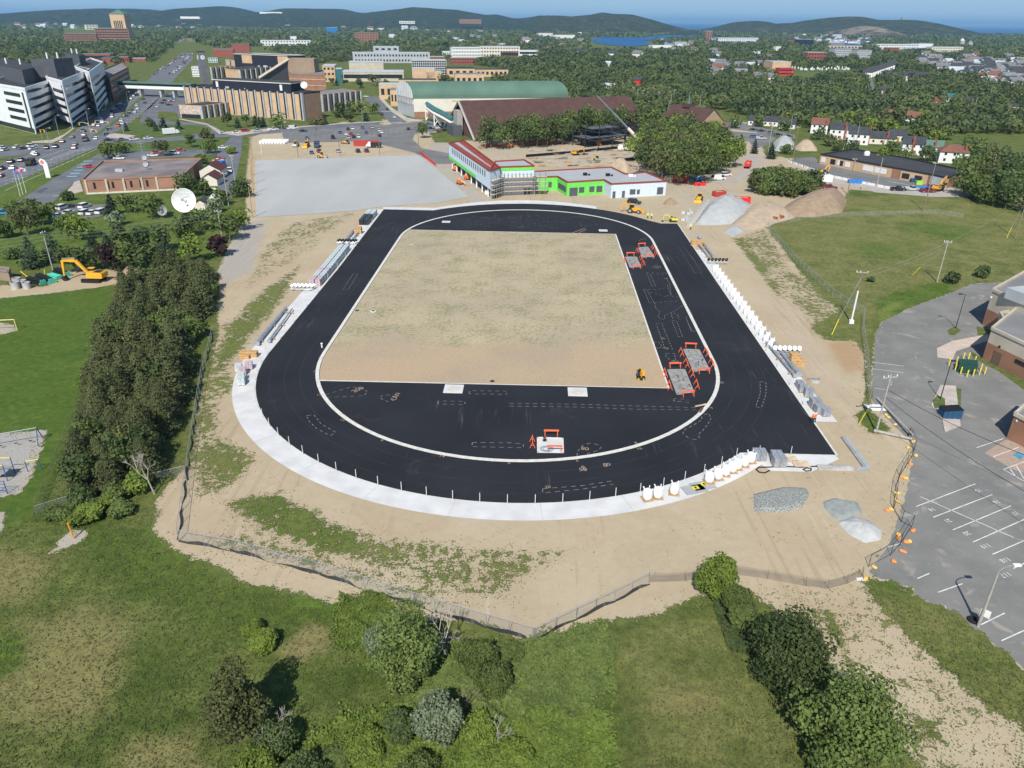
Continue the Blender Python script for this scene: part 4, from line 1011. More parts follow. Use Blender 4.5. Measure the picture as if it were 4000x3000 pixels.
def flood_rack(p,rz,label,dark):
    t=thing('floodlight_rack',label,'floodlight rack',p,rz,'floodlight crossarm racks waiting beside the track'); b=MB()
    for y in (-.5,0.3,1.1): b.tube((-2.6,y,.45),(2.6,y,.45),.07,n=6)
    for x in (-2,0,2): b.tube((x,-.7,.4),(x,1.3,.4),.05,n=6); b.box((x,.3,.2),(.2,1.8,.35))
    b.build('crossarms',STEEL,t)
    for y in (.3,1.1):
        for i in range(6):
            x=-2.3+i*.92+(.3 if y>1 else 0); b=MB(); 
            q=Matrix.Translation((x,y,.95))@Matrix.Rotation(R_(35 if not dark else -50),4,'X')
            b.M=q; b.lathe([(.12,-.28),(.30,-.18),(.40,.12)],n=12); b.M=None; b.tube((x,y,.45),(x,y,.8),.04,n=5); l=b.build('floodlight',BLACK if dark else GWRAP,t)
            c=MB(); c.M=q; c.lathe([(.385,.121),(.385,.14)],n=12); c.build('lens',BLACK if dark else WPAINT,l)
    return t
flood_rack(T(-51.2,-6.9,.03),TYAW,'rack of white faced floodlights by the near left straight',False)
flood_rack(T(-50.3,32.9,.03),TYAW,'rack of black floodlights by the far left straight',True)
flood_rack(T(50.6,21.0,.03),TYAW,'rack of black floodlights by the far right straight',True)
flood_rack(T(51.4,-37.9,.03),TYAW,'rack of white faced floodlights by the near right straight',False)
def crate(p,rz,s,label):
    t=thing('wooden_crate',label,'crate',p,rz,'wooden crates beside the track'); b=MB(); b.box((0,0,s[2]/2),(s[0]*.94,s[1]*.94,s[2]*.96)); b.build('panels',WOOD,t)
    b=MB()
    for z in (.06,s[2]/2,s[2]-.05):
        for sg in (-1,1): b.box((0,sg*s[1]*.48,z),(s[0],.06,.12)); b.box((sg*s[0]*.48,0,z),(.06,s[1]*.9,.12))
    for x in (-1,0,1): b.box((x*s[0]*.42,0,s[2]+.0),(.14,s[1],.05))
    b.build('battens',mat('light_timber',(0.58,0.38,0.17),.8,.15,2),t); return t
crate(G(1400,912),TYAW,(2.2,1.6,2.0),'tall orange brown crate at the far left straight')
crate(G(975,1393),0,(3.2,1.2,1.1),'long low crate at the near end of the left pole sections')
crate(G(960,1400),0,(1.6,1.2,.8),'small crate left of the long low one')
for i,(u,v) in enumerate(((2708,958),(2728,958),(2745,955))): crate(G(u,v),0,(1.5,1.2,1.5),'wooden crate at the far right straight, %s of three'%('left one','middle one','right one')[i])
for i,(u,v,z) in enumerate(((3098,1423,0),(3122,1424,0),(3094,1403,1.15))): crate(G(u,v)+Vector((0,0,z)) if z==0 else G(3098,1423)+Vector((-.1,0,1.17)),.1,(1.6,1.4,1.15),('lower left wooden crate outside the near right straight','right hand wooden crate outside the near right straight','upper wooden crate stacked on the lower left one')[i])
# drain slab, hose, valve, gravel heaps
b=MB(); b.box((0,0,.1),(5.0,1.1,.2)); o=b.build('drain_channel',OLDC); o.location=G(3262,1829); o.rotation_euler.z=TYAW
t=o; tag(o,'long grey drain channel lying right of the near corner','drain channel'); c=MB()
for i in range(12): c.box((-2.3+i*.42,.35,.24),(.12,.22,.1))
c.build('lug',GREY,o)
b=MB(); b.box((0,0,.14),(9.0,.5,.28)); o=b.build('concrete_kerb_wall',GREY); a=G(3290,1710);d=G(3375,1826); o.location=(a+d)/2; o.rotation_euler.z=math.atan2((d-a).y,(d-a).x); o.scale=((d-a).length/9,1,1); tag(o,'dark formwork wall right of the near track corner','formwork wall')
b=MB(); b.sheet([(p.x,p.y) for p in (G(3296,1708),G(3312,1708),G(3400,1822),G(3380,1835))],.03); b.sheet([(p.x,p.y) for p in (G(3395,1822),G(3400,1838),G(3345,1840),G(3345,1828))],.034); o=b.build('footing_slab',mat('blue_grey_screed',(0.34,0.36,0.37),.9,.1,1)); struct(o)
b=MB(); pts=[(1960,1605,1),(1900,1580,1),(1740,1590,1),(1560,1582,1),(1380,1590,1),(1280,1590,1),(1255,1615,1),(1290,1645,1),(1350,1650,1),(1400,1625,1)]
b.path([G(2500+x/2.765,1250+y/2.765,.08) for x,y,_ in pts],.10,6); o=b.build('drain_hose',BLACK); tag(o,'black corrugated hose snaking from the drain channel across the sand','hose')
b=MB(); b.path([G(2500+x/2.765,1250+y/2.765,.08) for x,y in ((1760,1612),(1800,1598),(1850,1605),(1845,1628),(1790,1632),(1760,1612))],.09,6); o=b.build('drain_hose',BLACK); tag(o,'small loop of black hose near the drain channel','hose')
t=thing('manhole_cover_ring','round concrete manhole lid with a bar on it outside the near right straight','manhole lid',G(3182,1490)); b=MB(); b.lathe([(.85,0),(.85,.15),(.3,.2)],n=20); b.build('lid',OLDC,t); b=MB(); b.tube((-1.3,.2,.5),(1.2,.4,.45),.06); b.tube((0,.2,.1),(0,.3,.5),.06); b.build('bar',POLEW,t)
STONE=mat('crushed_stone',(0.22,0.23,0.21),.95,.55,6,bump=1.0,bscale=7,col2=(0.42,0.43,0.40),detail=2)
def heap(name,outline,h,m,label,kind=None,z0=0.0,rough=.15,top=None,seed=1,cat='gravel heap'):
    """irregular heap rising to h inside a surveyed outline"""
    P=[G(*p) for p in outline]; c=sum(P,Vector())/len(P)
    if top is not None: tp=G(*top); 
    else: tp=c
    rg=random.Random(seed); n=40; R=[]
    # resample outline
    L=[0]; Q=P+[P[0]]
    for a,b_ in zip(Q[:-1],Q[1:]): L.append(L[-1]+(b_-a).length)
    for i in range(n):
        s=L[-1]*i/n; j=max(k_ for k_ in range(len(L)) if L[k_]<=s+1e-9); j=min(j,len(P)-1); f=(s-L[j])/max(1e-6,L[j+1]-L[j]); R.append(Q[j].lerp(Q[j+1],f))
    rings=9; vs=[];fs=[]
    for k_ in range(rings):
        f=k_/(rings-1); 
        for i in range(n):
            e=R[i]; p=Vector((e.x,e.y,0)).lerp(Vector((tp.x,tp.y,0)),f*.97); z=h*(math.sin(f*PI/2)**.95 if h>.8 else min(1,f*4)) 
            jit=rough*h*(rg.random()-.5)*(0 if k_==0 else 1); vs.append((p.x-c.x,p.y-c.y,z+jit-(0.03 if k_==0 else 0)))
    for k_ in range(rings-1):
        for i in range(n): fs.append((k_*n+i,k_*n+(i+1)%n,(k_+1)*n+(i+1)%n,(k_+1)*n+i))
    fs.append(tuple(range((rings-1)*n,rings*n))); b=MB(); b.add(vs,fs); o=b.build(name,m,smooth=True); o.location=(c.x,c.y,z0+.02); tag(o,label,cat); return o
heap('gravel_heap',[(2942,1930),(3060,1902),(3150,1905),(3163,1935),(3130,1985),(3050,2003),(2945,1998)],.35,STONE,'low patch of dark crushed stone on the sand near the right corner',seed=3)
heap('gravel_heap',[(3213,1960),(3260,1945),(3310,1955),(3350,1960),(3372,2005),(3300,2035),(3262,2030),(3222,1990)],.3,mat('blue_stone_dust',(0.27,0.29,0.27),.95,.12,2,bump=.4),'dark blue grey patch of stone dust',seed=4)
heap('gravel_heap',[(3270,2040),(3322,2015),(3400,2035),(3447,2075),(3440,2110),(3380,2122),(3320,2090)],.9,mat('pale_stone_dust',(0.42,0.43,0.42),.95,.10,1.5,bump=.3),'pale grey mound of stone dust beside the darker patch',seed=5)
# ---- small field things
for (u,v,s,lb) in ((1606,955,.7,'round white valve cover in the far left corner of the infield'),(1458,1216,1.1,'white ring shaped manhole in the left half of the infield')):
    b=MB(); b.lathe([(s*.62,0),(s*.62,.1),(s*.4,.12)],n=18); o=b.build('manhole_ring',CURB); o.location=G(u,v,.05); tag(o,lb,'manhole'); c=MB(); c.lathe([(s*.36,.121),(s*.36,.13)],n=14); c.build('lid',DSTEEL,o)
for (u,v,lb) in ((1395,1213,'dark manhole lid left of the white ring'),(1923,1489,'dark manhole lid at the lower edge of the infield')):
    b=MB(); b.lathe([(.42,0),(.42,.05)],n=16); c=MB(); o=b.build('manhole',DSTEEL); o.location=G(u,v,.05); tag(o,lb,'manhole')
t=thing('marker_bollard','short white bollard beside the left bend of the kerb','bollard',G(1258,1358)); b=MB(); b.tube((0,0,0),(0,0,.8),.16,.12); b.build('post',WPAINT,t); b=MB(); b.lathe([(.22,.8),(.2,.95),(.05,1.0)],n=10); b.build('cap',WPAINT,t)
# ---- fences
def wire_mat(name,col,fac,sc):
    m=bpy.data.materials.new(name); m.use_nodes=True; k=NT(m); b=m.node_tree.nodes['Principled BSDF']; b.inputs['Base Color'].default_value=(*col,1); b.inputs['Metallic'].default_value=.3; b.inputs['Roughness'].default_value=.5
    tc=k.N('TexCoord').outputs['UV']; tr=k.N('BsdfTransparent'); mx=k.N('MixShader')
    sp=k.N('SeparateXYZ'); k.L(tc,sp.inputs[0]); a=k.math('ADD',sp.outputs['X'],sp.outputs['Y']); c=k.math('SUBTRACT',sp.outputs['X'],sp.outputs['Y'])
    def ln(x): 
        f=k.math('FRACT',k.math('MULTIPLY',x,sc)); return k.math('LESS_THAN',f,fac)
    k.L(k.math('MAXIMUM',ln(a),ln(c)),mx.inputs[0]); k.L(tr.outputs[0],mx.inputs[1]); k.L(b.outputs[0],mx.inputs[2]); k.L(mx.outputs[0],m.node_tree.nodes['Material Output'].inputs[0]); return m
LINK=wire_mat('chain_link',(0.50,0.52,0.54),.07,9.0); LINKD=wire_mat('snow_fence',(0.20,0.18,0.16),.16,6.0)
SILT=mat('silt_fabric',(0.045,0.05,0.058),.6,.3,1.2,bump=.4)
def fence(pts,h,step,label,name='chain_link_fence',link=LINK,postm=STEEL,silt=False,world=False,rail=True,lean=0.0,pr=.035,midrail=False):
    P=[Vector((p[0],p[1],0)) if world else G(*p) for p in pts]; t=thing(name,label,'fence',P[0]); o0=P[0]
    mb=MB(); uvs=[]; rb=MB(); sb=MB(); s=0; posts=[]
    for a,c in zip(P[:-1],P[1:]):
        d=c-a; L=d.length; n=max(1,round(L/step))
        for i in range(n+1):
            if i==n and c is not P[-1]: continue
            posts.append(a+d*(i/n)-o0)
        mb.add([a-o0,c-o0,c-o0+Vector((0,0,h)),a-o0+Vector((0,0,h))],[(0,1,2,3)]); uvs+=[(s,0),(s+L,0),(s+L,h),(s,h)]; s+=L
        if rail: rb.tube(a-o0+Vector((0,0,h)),c-o0+Vector((0,0,h)),pr*.8,n=6)
        if midrail: rb.tube(a-o0+Vector((0,0,h*.1)),c-o0+Vector((0,0,h*.1)),pr*.8,n=6)
        if silt:
            m=max(2,int(L/1.2)); nn=Vector((d.y,-d.x,0)).normalized(); rg=random.Random(int(L*7)); vs=[]
            for i in range(m+1):
                f=i/m; w_=.35+.25*math.sin(i*.9)+rg.uniform(-.1,.1); off=nn*(.08+.10*math.sin(i*1.7)); base=a-o0+d*f
                vs+= [base+off+Vector((0,0,-.02)), base+off*1.6+Vector((0,0,max(.15,w_)))]
            sb.add(vs,[(2*i,2*i+2,2*i+3,2*i+1) for i in range(m)])
    o=mb.build('wire_mesh',link,t); uv=o.data.uv_layers.new(name='UVMap')
    for i,l in enumerate(o.data.loops): uv.data[i].uv=uvs[l.vertex_index] if False else uvs[i]
    if rail: rb.build('top_rail',postm,t)
    if silt: sb.build('silt_screen',SILT,t)
    pm=None
    for p in posts[:100]:
        if pm is None:
            b=MB(); b.tube((0,0,-.1),(lean,0,h+.06),pr,n=6); q=b.build('post',postm,t); pm=q
        else: q=pm.copy(); COL.objects.link(q)
        q.location=p; q.parent=t
    return t
fence([(835,1310),(790,1480),(755,1700),(730,1880),(716,1990),(700,2110)],1.9,3.0,'silver chain link fence down the left side of the site',silt=True)
fence([(700,2115),(900,2150),(1250,2245),(1700,2390),(1900,2450),(2080,2503)],1.75,2.8,'silver chain link fence along the bottom of the site, left run to the corner',silt=True)
fence([(2085,2503),(2250,2420),(2400,2350),(2535,2282)],1.75,2.8,'silver chain link fence climbing right from the bottom corner',silt=True)
fence([(142,2010),(400,1930),(560,1890),(725,1850)],1.3,5.5,'low rail fence at the near end of the left wood',midrail=False)
fence([(142,2010),(185,1900),(250,1730),(310,1590),(380,1440),(440,1290),(470,1200)],1.4,3.2,'rusty wire fence between the playing field and the left wood',postm=POLEW,link=LINK)
fence([(2990,890),(3110,1030),(3250,1160),(3372,1235),(3368,1300),(3385,1430),(3395,1570)],2.0,2.8,'grey chain link fence down the right side of the site beside the white pole')
fence([(3000,880),(3200,850),(3400,842),(3660,835),(3760,850)],1.5,3.5,'faint wire fence across the top of the rough field',rail=False)
fence([(2540,2275),(2680,2270),(2740,2255),(2880,2245),(3000,2262),(3150,2290),(3235,2300),(3310,2280),(3370,2250)],1.3,3.2,'dark leaning snow fence along the lower right edge of the sand',link=LINKD,postm=POLEW,rail=False,name='snow_fence',lean=-.18)
TF=[(3392,2215),(3478,2170),(3515,2130),(3560,2060),(3520,2040),(3490,1990),(3500,1900),(3515,1860),(3560,1790),(3570,1760),(3555,1720)]
for i,(a,c) in enumerate(zip(TF[:-1],TF[1:])):
    fence([a,c],1.8,4,'temporary fence panel at the yard edge, number %s counted from the near end'%('one two three four five six seven eight nine ten'.split()[i]),name='temporary_fence_panel',postm=DSTEEL,rail=True,midrail=True)
def cone_bag(u,v,m,label):
    b=MB(); rg=random.Random(u); 
    for i in range(2): b.ell((rg.uniform(-.2,.2),rg.uniform(-.15,.15),.14),(.34,.22,.16),8,5,jit=.12,rg=rg)
    o=b.build('sand_bag',m); o.location=G(u,v); o.rotation_euler.z=rg.uniform(0,3); tag(o,label,'sandbag','sandbags holding down the temporary fence'); return o
SB=[(3381,2262,0),(3412,2220,0),(3490,2195,1),(3524,2155,1),(3555,2120,0),(3535,2117,1),(3508,2105,1),(3508,2092,0),(3568,2075,1),(3466,1995,1),(3480,1993,0),(3503,1960,0),(3500,1928,0),(3523,1866,1),(3537,1870,0),(3558,1815,1),(3580,1782,0),(3550,1778,0),(3547,1749,0),(3568,1727,0),(3462,1623,0),(3472,1632,0),(3496,1660,0)]
SBY=mat('yellow_sack',(0.80,0.50,0.12),.7,.15,2); SBO=mat('orange_sack',(0.85,0.28,0.08),.7,.15,2)
for i,(u,v,k_) in enumerate(SB): cone_bag(u,v,SBO if k_ else SBY,'%s sandbag at the foot of the temporary fence by the yard'%('orange' if k_ else 'yellow'))
b=MB(); b.box((0,0,.03),(1.0,.5,.04)); o=b.build('fallen_sign',WPAINT); o.location=G(3363,2263); o.rotation_euler.z=-.1; tag(o,'white board lying by the fence end at the yard','board')
# ------------------------------------------------------------------ VEHICLES AND MACHINES
def wheel_mesh(r,w):
    b=MB(); 
    b.M=Matrix.Rotation(PI/2,4,'X'); b.lathe([(r*.9,-w/2),(r,-w/2*.8),(r,w/2*.8),(r*.9,w/2)],n=14); b.M=None; me=b.mesh('wheel',RUB)
    c=MB(); c.M=Matrix.Rotation(PI/2,4,'X'); c.lathe([(r*.58,-w/2-.01),(r*.58,w/2+.01)],n=10); return me,c.mesh('rim',STEEL)
_W={}
def add_wheels(t,xs,y,r,w=.22,rims=True):
    k_=(round(r,2),w)
    if k_ not in _W: _W[k_]=wheel_mesh(r,w)
    for x in xs:
        for sg in (-1,1):
            o=bpy.data.objects.new('wheel',_W[k_][0]); COL.objects.link(o); o.parent=t; o.location=(x,sg*y,r)
            if rims: q=bpy.data.objects.new('rim',_W[k_][1]); COL.objects.link(q); q.parent=o
def extr(b,prof,y0,y1,mi=0,taper=None):
    n=len(prof); ty=taper or (lambda z:1.0)
    vs=[(x,y0*ty(z),z) for x,z in prof]+[(x,y1*ty(z),z) for x,z in prof]
    b.add(vs,[(i,(i+1)%n,(i+1)%n+n,i+n) for i in range(n)]+[tuple(range(n))[::-1],tuple(range(n,2*n))],mi)
CARC={'w':(0.72,0.72,0.70),'k':(0.018,0.019,0.022),'g':(0.12,0.13,0.14),'s':(0.42,0.43,0.44),'r':(0.42,0.02,0.02),'m':(0.16,0.02,0.03),'b':(0.06,0.12,0.25),'o':(0.65,0.12,0.03),'t':(0.30,0.27,0.20),'c':(0.05,0.22,0.42)}
CARN={'w':'white','k':'black','g':'dark grey','s':'silver','r':'red','m':'maroon','b':'blue','o':'orange','t':'tan','c':'bright blue'}
_CAR={}
def car_proto(kind,c):
    P=mat('car_paint_'+CARN[c].replace(' ','_'),CARC[c],0.25,0.04,0.5,spec=0.6)
    t=thing('car' if kind in ('sedan','suv') else {'pickup':'pickup_truck','van':'van'}[kind],'', 'car' if kind in ('sedan','suv') else kind)
    L,W,Hh={'sedan':(4.6,1.8,1.42),'suv':(4.7,1.9,1.72),'pickup':(5.6,1.95,1.85),'van':(5.6,2.0,2.2)}[kind]
    x=L/2; y=W/2; zb=.32; zm={'sedan':.82,'suv':.95,'pickup':1.05,'van':1.15}[kind]
    b=MB(); extr(b,[(-x,zb),(x,zb),(x+.02,zm*.8),(x-.25,zm-.05),(x*.45,zm+.04),(-x+.1,zm+.06),(-x,zm*.85)],-y,y)
    cab={'sedan':[(x*.42,zm),(x*.12,Hh-.03),(-x*.42,Hh-.03),(-x*.80,zm)],'suv':[(x*.46,zm),(x*.20,Hh-.03),(-x*.86,Hh-.03),(-x*.96,zm)],'pickup':[(x*.42,zm),(x*.22,Hh-.03),(-x*.20,Hh-.03),(-x*.26,zm)],'van':[(x*.80,zm),(x*.50,Hh-.03),(-x*.96,Hh-.03),(-x*.98,zm)]}[kind]
    tp=lambda z: 1-(z-zm)/(Hh-zm)*.16
    r=MB(); r.box((( cab[1][0]+cab[2][0])/2,0,Hh-.01),(abs(cab[1][0]-cab[2][0]),W*.84,.06),top=.95)
    if kind=='van': extr(b,[(x*.28,zm),(x*.28,Hh-.06),(-x*.95,Hh-.06),(-x*.97,zm)],-y*.97,y*.97)
    if kind=='pickup':
        b.box((-x*.63,0,zm+.12),(L*.36,.0+W*.98,.12)) if False else None
        for sg in (-1,1): b.box((-x*.62,sg*(y-.05),zm+.14),(L*.36,.09,.28))
        b.box((-x+.06,0,zm+.12),(.09,W*.96,.26))
    bo=b.build('body',P,t); g=MB(); extr(g,cab,-y*.95,y*.95,taper=tp); g.build('windows',GLASS,t); r.build('roof',P,t)
    add_wheels(t,(x*.62,-x*.62),y-.08,.34 if kind in('sedan','suv') else .40)
    for sg in (-1,1):
        h=MB(); h.box((x-.02,sg*y*.72,zm*.72),(.1,.34,.14)); h.build('headlight',mat('headlight',(0.75,0.75,0.72),.15,.02,1),t)
        h=MB(); h.box((-x+.0,sg*y*.78,zm*.85),(.08,.26,.16)); h.build('tail_light',mat('tail_light',(0.5,0.02,0.02),.3,.02,1),t)
    return t
def car(p,rz,kind,c,label,group=None,sc=1.0):
    k_=(kind,c); p=p if isinstance(p,Vector) else G(*p)
    if k_ not in _CAR:
        t=car_proto(kind,c); _CAR[k_]=t; t.location=p; t.rotation_euler.z=rz; t['label']=label
        if group: t['group']=group
    else:
        t=dup(_CAR[k_],p,rz,label,group)
        if not group and 'group' in t: del t['group']
    return t
def dirpx(a,b_): d=G(*b_)-G(*a); return math.atan2(d.y,d.x)
ORD='first second third fourth fifth sixth seventh eighth ninth tenth eleventh twelfth thirteenth fourteenth fifteenth sixteenth seventeenth eighteenth nineteenth twentieth'.split()
def ordn(i):
    if i<20: return ORD[i]
    t_=('twenty','thirty','forty','fifty','sixty','seventy','eighty')[(i+1)//10-2]; r=(i+1)%10
    return (t_+'-'+ORD[r-1]) if r else t_[:-1]+'ieth'
KN={'d':'sedan','u':'suv','p':'pickup','v':'van'}; KW={'sedan':'car','suv':'SUV','pickup':'pickup','van':'van'}
def fleet(spec,ox,oy,k_,rz,where,group,z=0.0,jit=.03):
    """spec: 'x,y,colour+kind[,extra angle]' items in the order the label counts"""
    it=spec.split(); cnt={}
    for i,s in enumerate(it):
        f=s.split(','); c,kd=f[2][0],KN[f[2][1]]; a=float(f[3])*PI/180 if len(f)>3 else 0
        p=G(ox+float(f[0])/k_,oy+float(f[1])/k_); p.z=z
        n=cnt.get(f[2],0); cnt[f[2]]=n+1; tot=sum(1 for q in it if q.split(',')[2]==f[2])
        lb='%s%s %s %s'%((ordn(n)+' ') if tot>1 else 'the only ',CARN[c],KW[kd],where)
        car(p,rz+a+rnd.uniform(-jit,jit),kd,c,lb,group)
PKW=dirpx((52,657),(542,386)); AVE=dirpx((877,523),(1143,501))
fleet('20,865,ku 145,858,wd 125,792,ku 10,942,rd 235,775,ku 375,698,wd 395,712,gd 510,640,ku 605,628,ku 680,572,md 815,602,kd 785,522,kd 808,640,md 930,557,kv 910,496,wd 905,460,ku 1000,447,kd 1020,392,kd 1065,396,wd 1110,362,wu 1083,332,wu 1215,301,wd 1213,278,kd 1247,250,gd 1213,240,kd 1230,212,wd 1295,210,kd 1265,184,kd 1325,186,kd 1300,155,wd 1345,138,gd',0,350,2.765,PKW,'from the near end on the left parkway lanes','cars on the near lanes of the parkway')
fleet('1040,537,wd 1145,490,kd 1175,436,kd 1277,400,ou 1325,372,wd 1313,340,wd 1365,291,kd 1395,262,kd 1430,227,kd 1460,248,wd 1490,215,wd 1478,176,wd 1565,148,kd 1550,109,kd',0,350,2.765,PKW+PI,'from the crossing on the far parkway lanes','cars on the far lanes of the parkway')
fleet('1355,128,gd 1385,104,kd 1420,104,wd 1405,86,kd 1445,74,wd 1412,62,wd 1440,52,kd 1470,48,gd 1500,34,wd 1462,30,kd 1520,18,kd 1495,12,wd',0,350,2.765,PKW,'in the packed roadside row, from its near end','cars parked by the parkway')
fleet('350,618,wu,-20 365,645,wd,-15 55,660,wd 35,635,wd 190,630,wd 250,645,gd,-10',0,350,2.765,dirpx((0,600),(130,570)),'in the side street below the white office block','cars in the side street')
fleet('1175,556,kd 1325,550,gd 1450,546,wd 1605,534,wd',0,350,2.765,AVE,'queueing at the crossing on the avenue','cars on the avenue')
fleet('480,756,wd 622,750,wd 718,733,ru 845,733,sp 1015,718,wp 1225,705,wv 1337,732,kd,-30',700,250,2.765,AVE,'on the avenue before the ribbed library, from the left','cars on the avenue')
fleet('1885,68,wd 1880,84,kd 1870,104,cd 1850,128,wd 1855,135,rd 1830,172,kd 1785,123,kd 1760,152,kd 1720,190,wd,60 1815,60,gd',0,350,2.765,0.12,'in the library car park, from its far end','cars in the library car park')
fleet('1823,712,kd 1870,705,wd 1980,700,gu 2083,692,sd 1738,750,bd 1803,765,wd 1857,765,rd 2020,752,bd 2165,727,wd 2185,745,wd 1660,803,kp 1830,803,sd 1885,796,kd 1938,794,wd 2162,783,kd 1380,810,bd',700,250,2.765,R_(105),'in the large car park above the gravel lot','cars in the large car park')
fleet('1430,968,bd 1510,953,mu 1718,953,su 1930,952,ku 2022,950,mu',700,250,2.765,R_(110),'in the row at the gravel lot edge, from the left','cars at the gravel lot')
fleet('480,912,wd 435,1030,rd,10 425,1055,wd,8 415,1072,sd,8 545,1165,wu,-80 325,1370,wd,20',700,250,2.765,0.1,'along the lane beside the studio, from the far end','cars along the studio lane')
fleet('1950,665,rd 1690,690,rd 1885,698,wu 1655,720,wd 1290,752,wd 970,845,rd',0,350,2.765,0.05,'behind the flat roofed studio, from the right','cars behind the studio')
fleet('680,1290,wu 775,1272,kd,-60 920,1275,wu 925,1345,wu 1005,1345,wd 1105,1335,wu 640,1378,bd,-70 750,1345,wd 30,1350,cu,-75',0,350,2.765,R_(80),'in the small car park below the studio','cars in the studio car park')
fleet('540,710,kd 385,580,wd,10 255,553,kd 312,494,kd 85,356,wd,60',1400,250,2.765,R_(100),'on the side street by the vaulted hall','cars on the side street')
fleet('690,660,kd 710,678,kd 760,655,bd 785,703,kd 840,700,wd 800,745,sd 862,740,md 895,695,kd 930,725,kd 945,692,gd 905,648,kd 850,655,kd',1400,250,2.765,R_(15),'under the glazed walkway','cars under the walkway')
fleet('1043,1368,ku,-20',2100,300,2.765,R_(-10),'beside the yellow backhoe in front of the new building',None)
fleet('1950,1115,wv 2030,1072,wu',2100,300,2.765,R_(20),'on the dirt road below the clump of tall trees','vehicles on the dirt road')
fleet('850,1092,kp 1000,1090,sp 1170,1110,mp 1230,1075,ru 40,1050,kp,-20 110,1072,mp,-15',3200,350,2.765,R_(-5),'on the gravel strip in front of the low school','pickups by the low school')
fleet('955,520,bu 1030,537,sp 945,440,kd 1035,455,kd 1145,475,gu 1213,494,kd 1325,512,kd 625,384,rd 770,358,wd 800,362,sd',2600,350,2.765,R_(-12),'in the church car park, from the left','cars in the church car park')
# far queue of the parkway, each still a car
i=0; rq=random.Random(5)
for j in range(46):
    f=j/45; 
    for (ax,ay,bx,by) in ((596,292,725,212),(672,292,752,210)):
        if rq.random()<.66:
            u=ax+(bx-ax)*f+rq.uniform(-12,12)*(1-f*.4); v=ay+(by-ay)*f+rq.uniform(-1.5,1.5)
            c=rq.choice('wkgswkrwbk'); car(G(u,v),dirpx((600,290),(725,212)),rq.choice(['sedan','suv']),c,'%s vehicle in the distant traffic jam beyond the footbridge'%CARN[c],'vehicles in the distant traffic jam')
for j in range(26):
    f=j/25; u=620+110*f+ (18*math.sin(f*3)); v=184-46*f+rq.uniform(-2,2); c=rq.choice('wkgswk')
    car(G(u,v),dirpx((620,184),(730,140)),'suv',c,'%s vehicle on the distant curve of the parkway'%CARN[c],'vehicles on the distant curve')
def box_truck(p,rz,label,c=WPAINT,L=6.0):
    t=thing('box_truck',label,'truck',p,rz); b=MB(); b.box((-.8,0,1.9),(L,2.4,2.6)); b.build('cargo_box',c,t); b=MB(); extr(b,[(L/2-.7,.5),(L/2+1.2,.5),(L/2+1.2,1.3),(L/2+.7,2.3),(L/2-.7,2.3)],-1.1,1.1); b.build('cab',WPAINT,t)
    b=MB(); b.box((L/2+1.0,0,1.75),(.3,1.9,.6),ry=-.4); b.build('windscreen',GLASS,t); add_wheels(t,(L/2+.4,-L/2+.2),1.0,.45); return t
box_truck(G(668,525),AVE,'white box truck on the avenue behind the trees')
box_truck(G(700+475/2.765,250+1125/2.765),1.4,'small box truck parked beside the brown roofed shed',BLUE,3.0)
def tipper(p,rz,label,cabm,bodym,load=None):
    t=thing('dump_truck',label,'dump truck',p,rz); b=MB(); extr(b,[(1.6,.7),(3.9,.7),(3.9,1.5),(3.2,1.6),(2.9,2.7),(1.6,2.7)],-1.15,1.15); b.build('cab',cabm,t)
    b=MB(); b.box((3.1,0,2.15),(.3,1.9,.7),ry=-.3); b.build('windscreen',GLASS,t); b=MB(); b.box((.2,0,.75),(7,.9,.25)); b.build('chassis',DSTEEL,t)
    b=MB(); extr(b,[(-3.4,1.0),(1.4,1.0),(1.5,2.4),(-3.6,2.4)],-1.22,-1.12); extr(b,[(-3.4,1.0),(1.4,1.0),(1.5,2.4),(-3.6,2.4)],1.12,1.22); b.box((1.42,0,1.7),(.1,2.3,1.5)); b.box((-3.45,0,1.7),(.1,2.3,1.4)); b.box((-1,0,1.03),(4.8,2.3,.08)); b.build('dump_body',bodym,t)
    if load: b=MB(); b.ell((-1,0,1.8),(2.2,1.05,.6)); b.build('load',load,t)
    add_wheels(t,(2.9,-1.4,-2.6),1.0,.52,.35); return t
SANDM=mat('loose_sand',(0.42,0.32,0.20),.95,.15,2,bump=.4)
tipper(G(2920,655),R_(68),'red dump truck driving up the dirt road',BRED,BRED,SANDM)
tipper(G(1462,577),PI+.05,'white cabbed flatbed tipper parked in front of the red container',WPAINT,DSTEEL)
tipper(G(1238,574),R_(-80),'dark blue dump truck standing head on in the gravel lot',mat('truck_blue',(0.05,0.09,0.16),.4,.1,1),DSTEEL)
tipper(G(122,645),PKW,'dark olive military style truck on the parkway',mat('olive_drab',(0.05,0.055,0.035),.7,.2,1),mat('olive_drab',(0,0,0)))
def tracks(b,L,W,r,y):
    for sg in (-1,1):
        yy=sg*y; extr(b,[(-L/2+r*.3,0),(L/2-r*.3,0),(L/2,r),(L/2-r*.3,2*r),(-L/2+r*.3,2*r),(-L/2,r)],yy-W/2,yy+W/2)
def arm_seg(b,p,q,w,h0,h1=None):
    p,q=Vector(p),Vector(q); d=q-p; n=Vector((-d.z,0,d.x)).normalized(); h1=h1 or h0
    vs=[]
    for y in (-w/2,w/2): vs+=[p+n*h0/2+Vector((0,y,0)),p-n*h0/2+Vector((0,y,0)),q-n*h1/2+Vector((0,y,0)),q+n*h1/2+Vector((0,y,0))]
    b.add(vs,[(0,1,2,3),(7,6,5,4),(0,4,5,1),(1,5,6,2),(2,6,7,3),(3,7,4,0)])
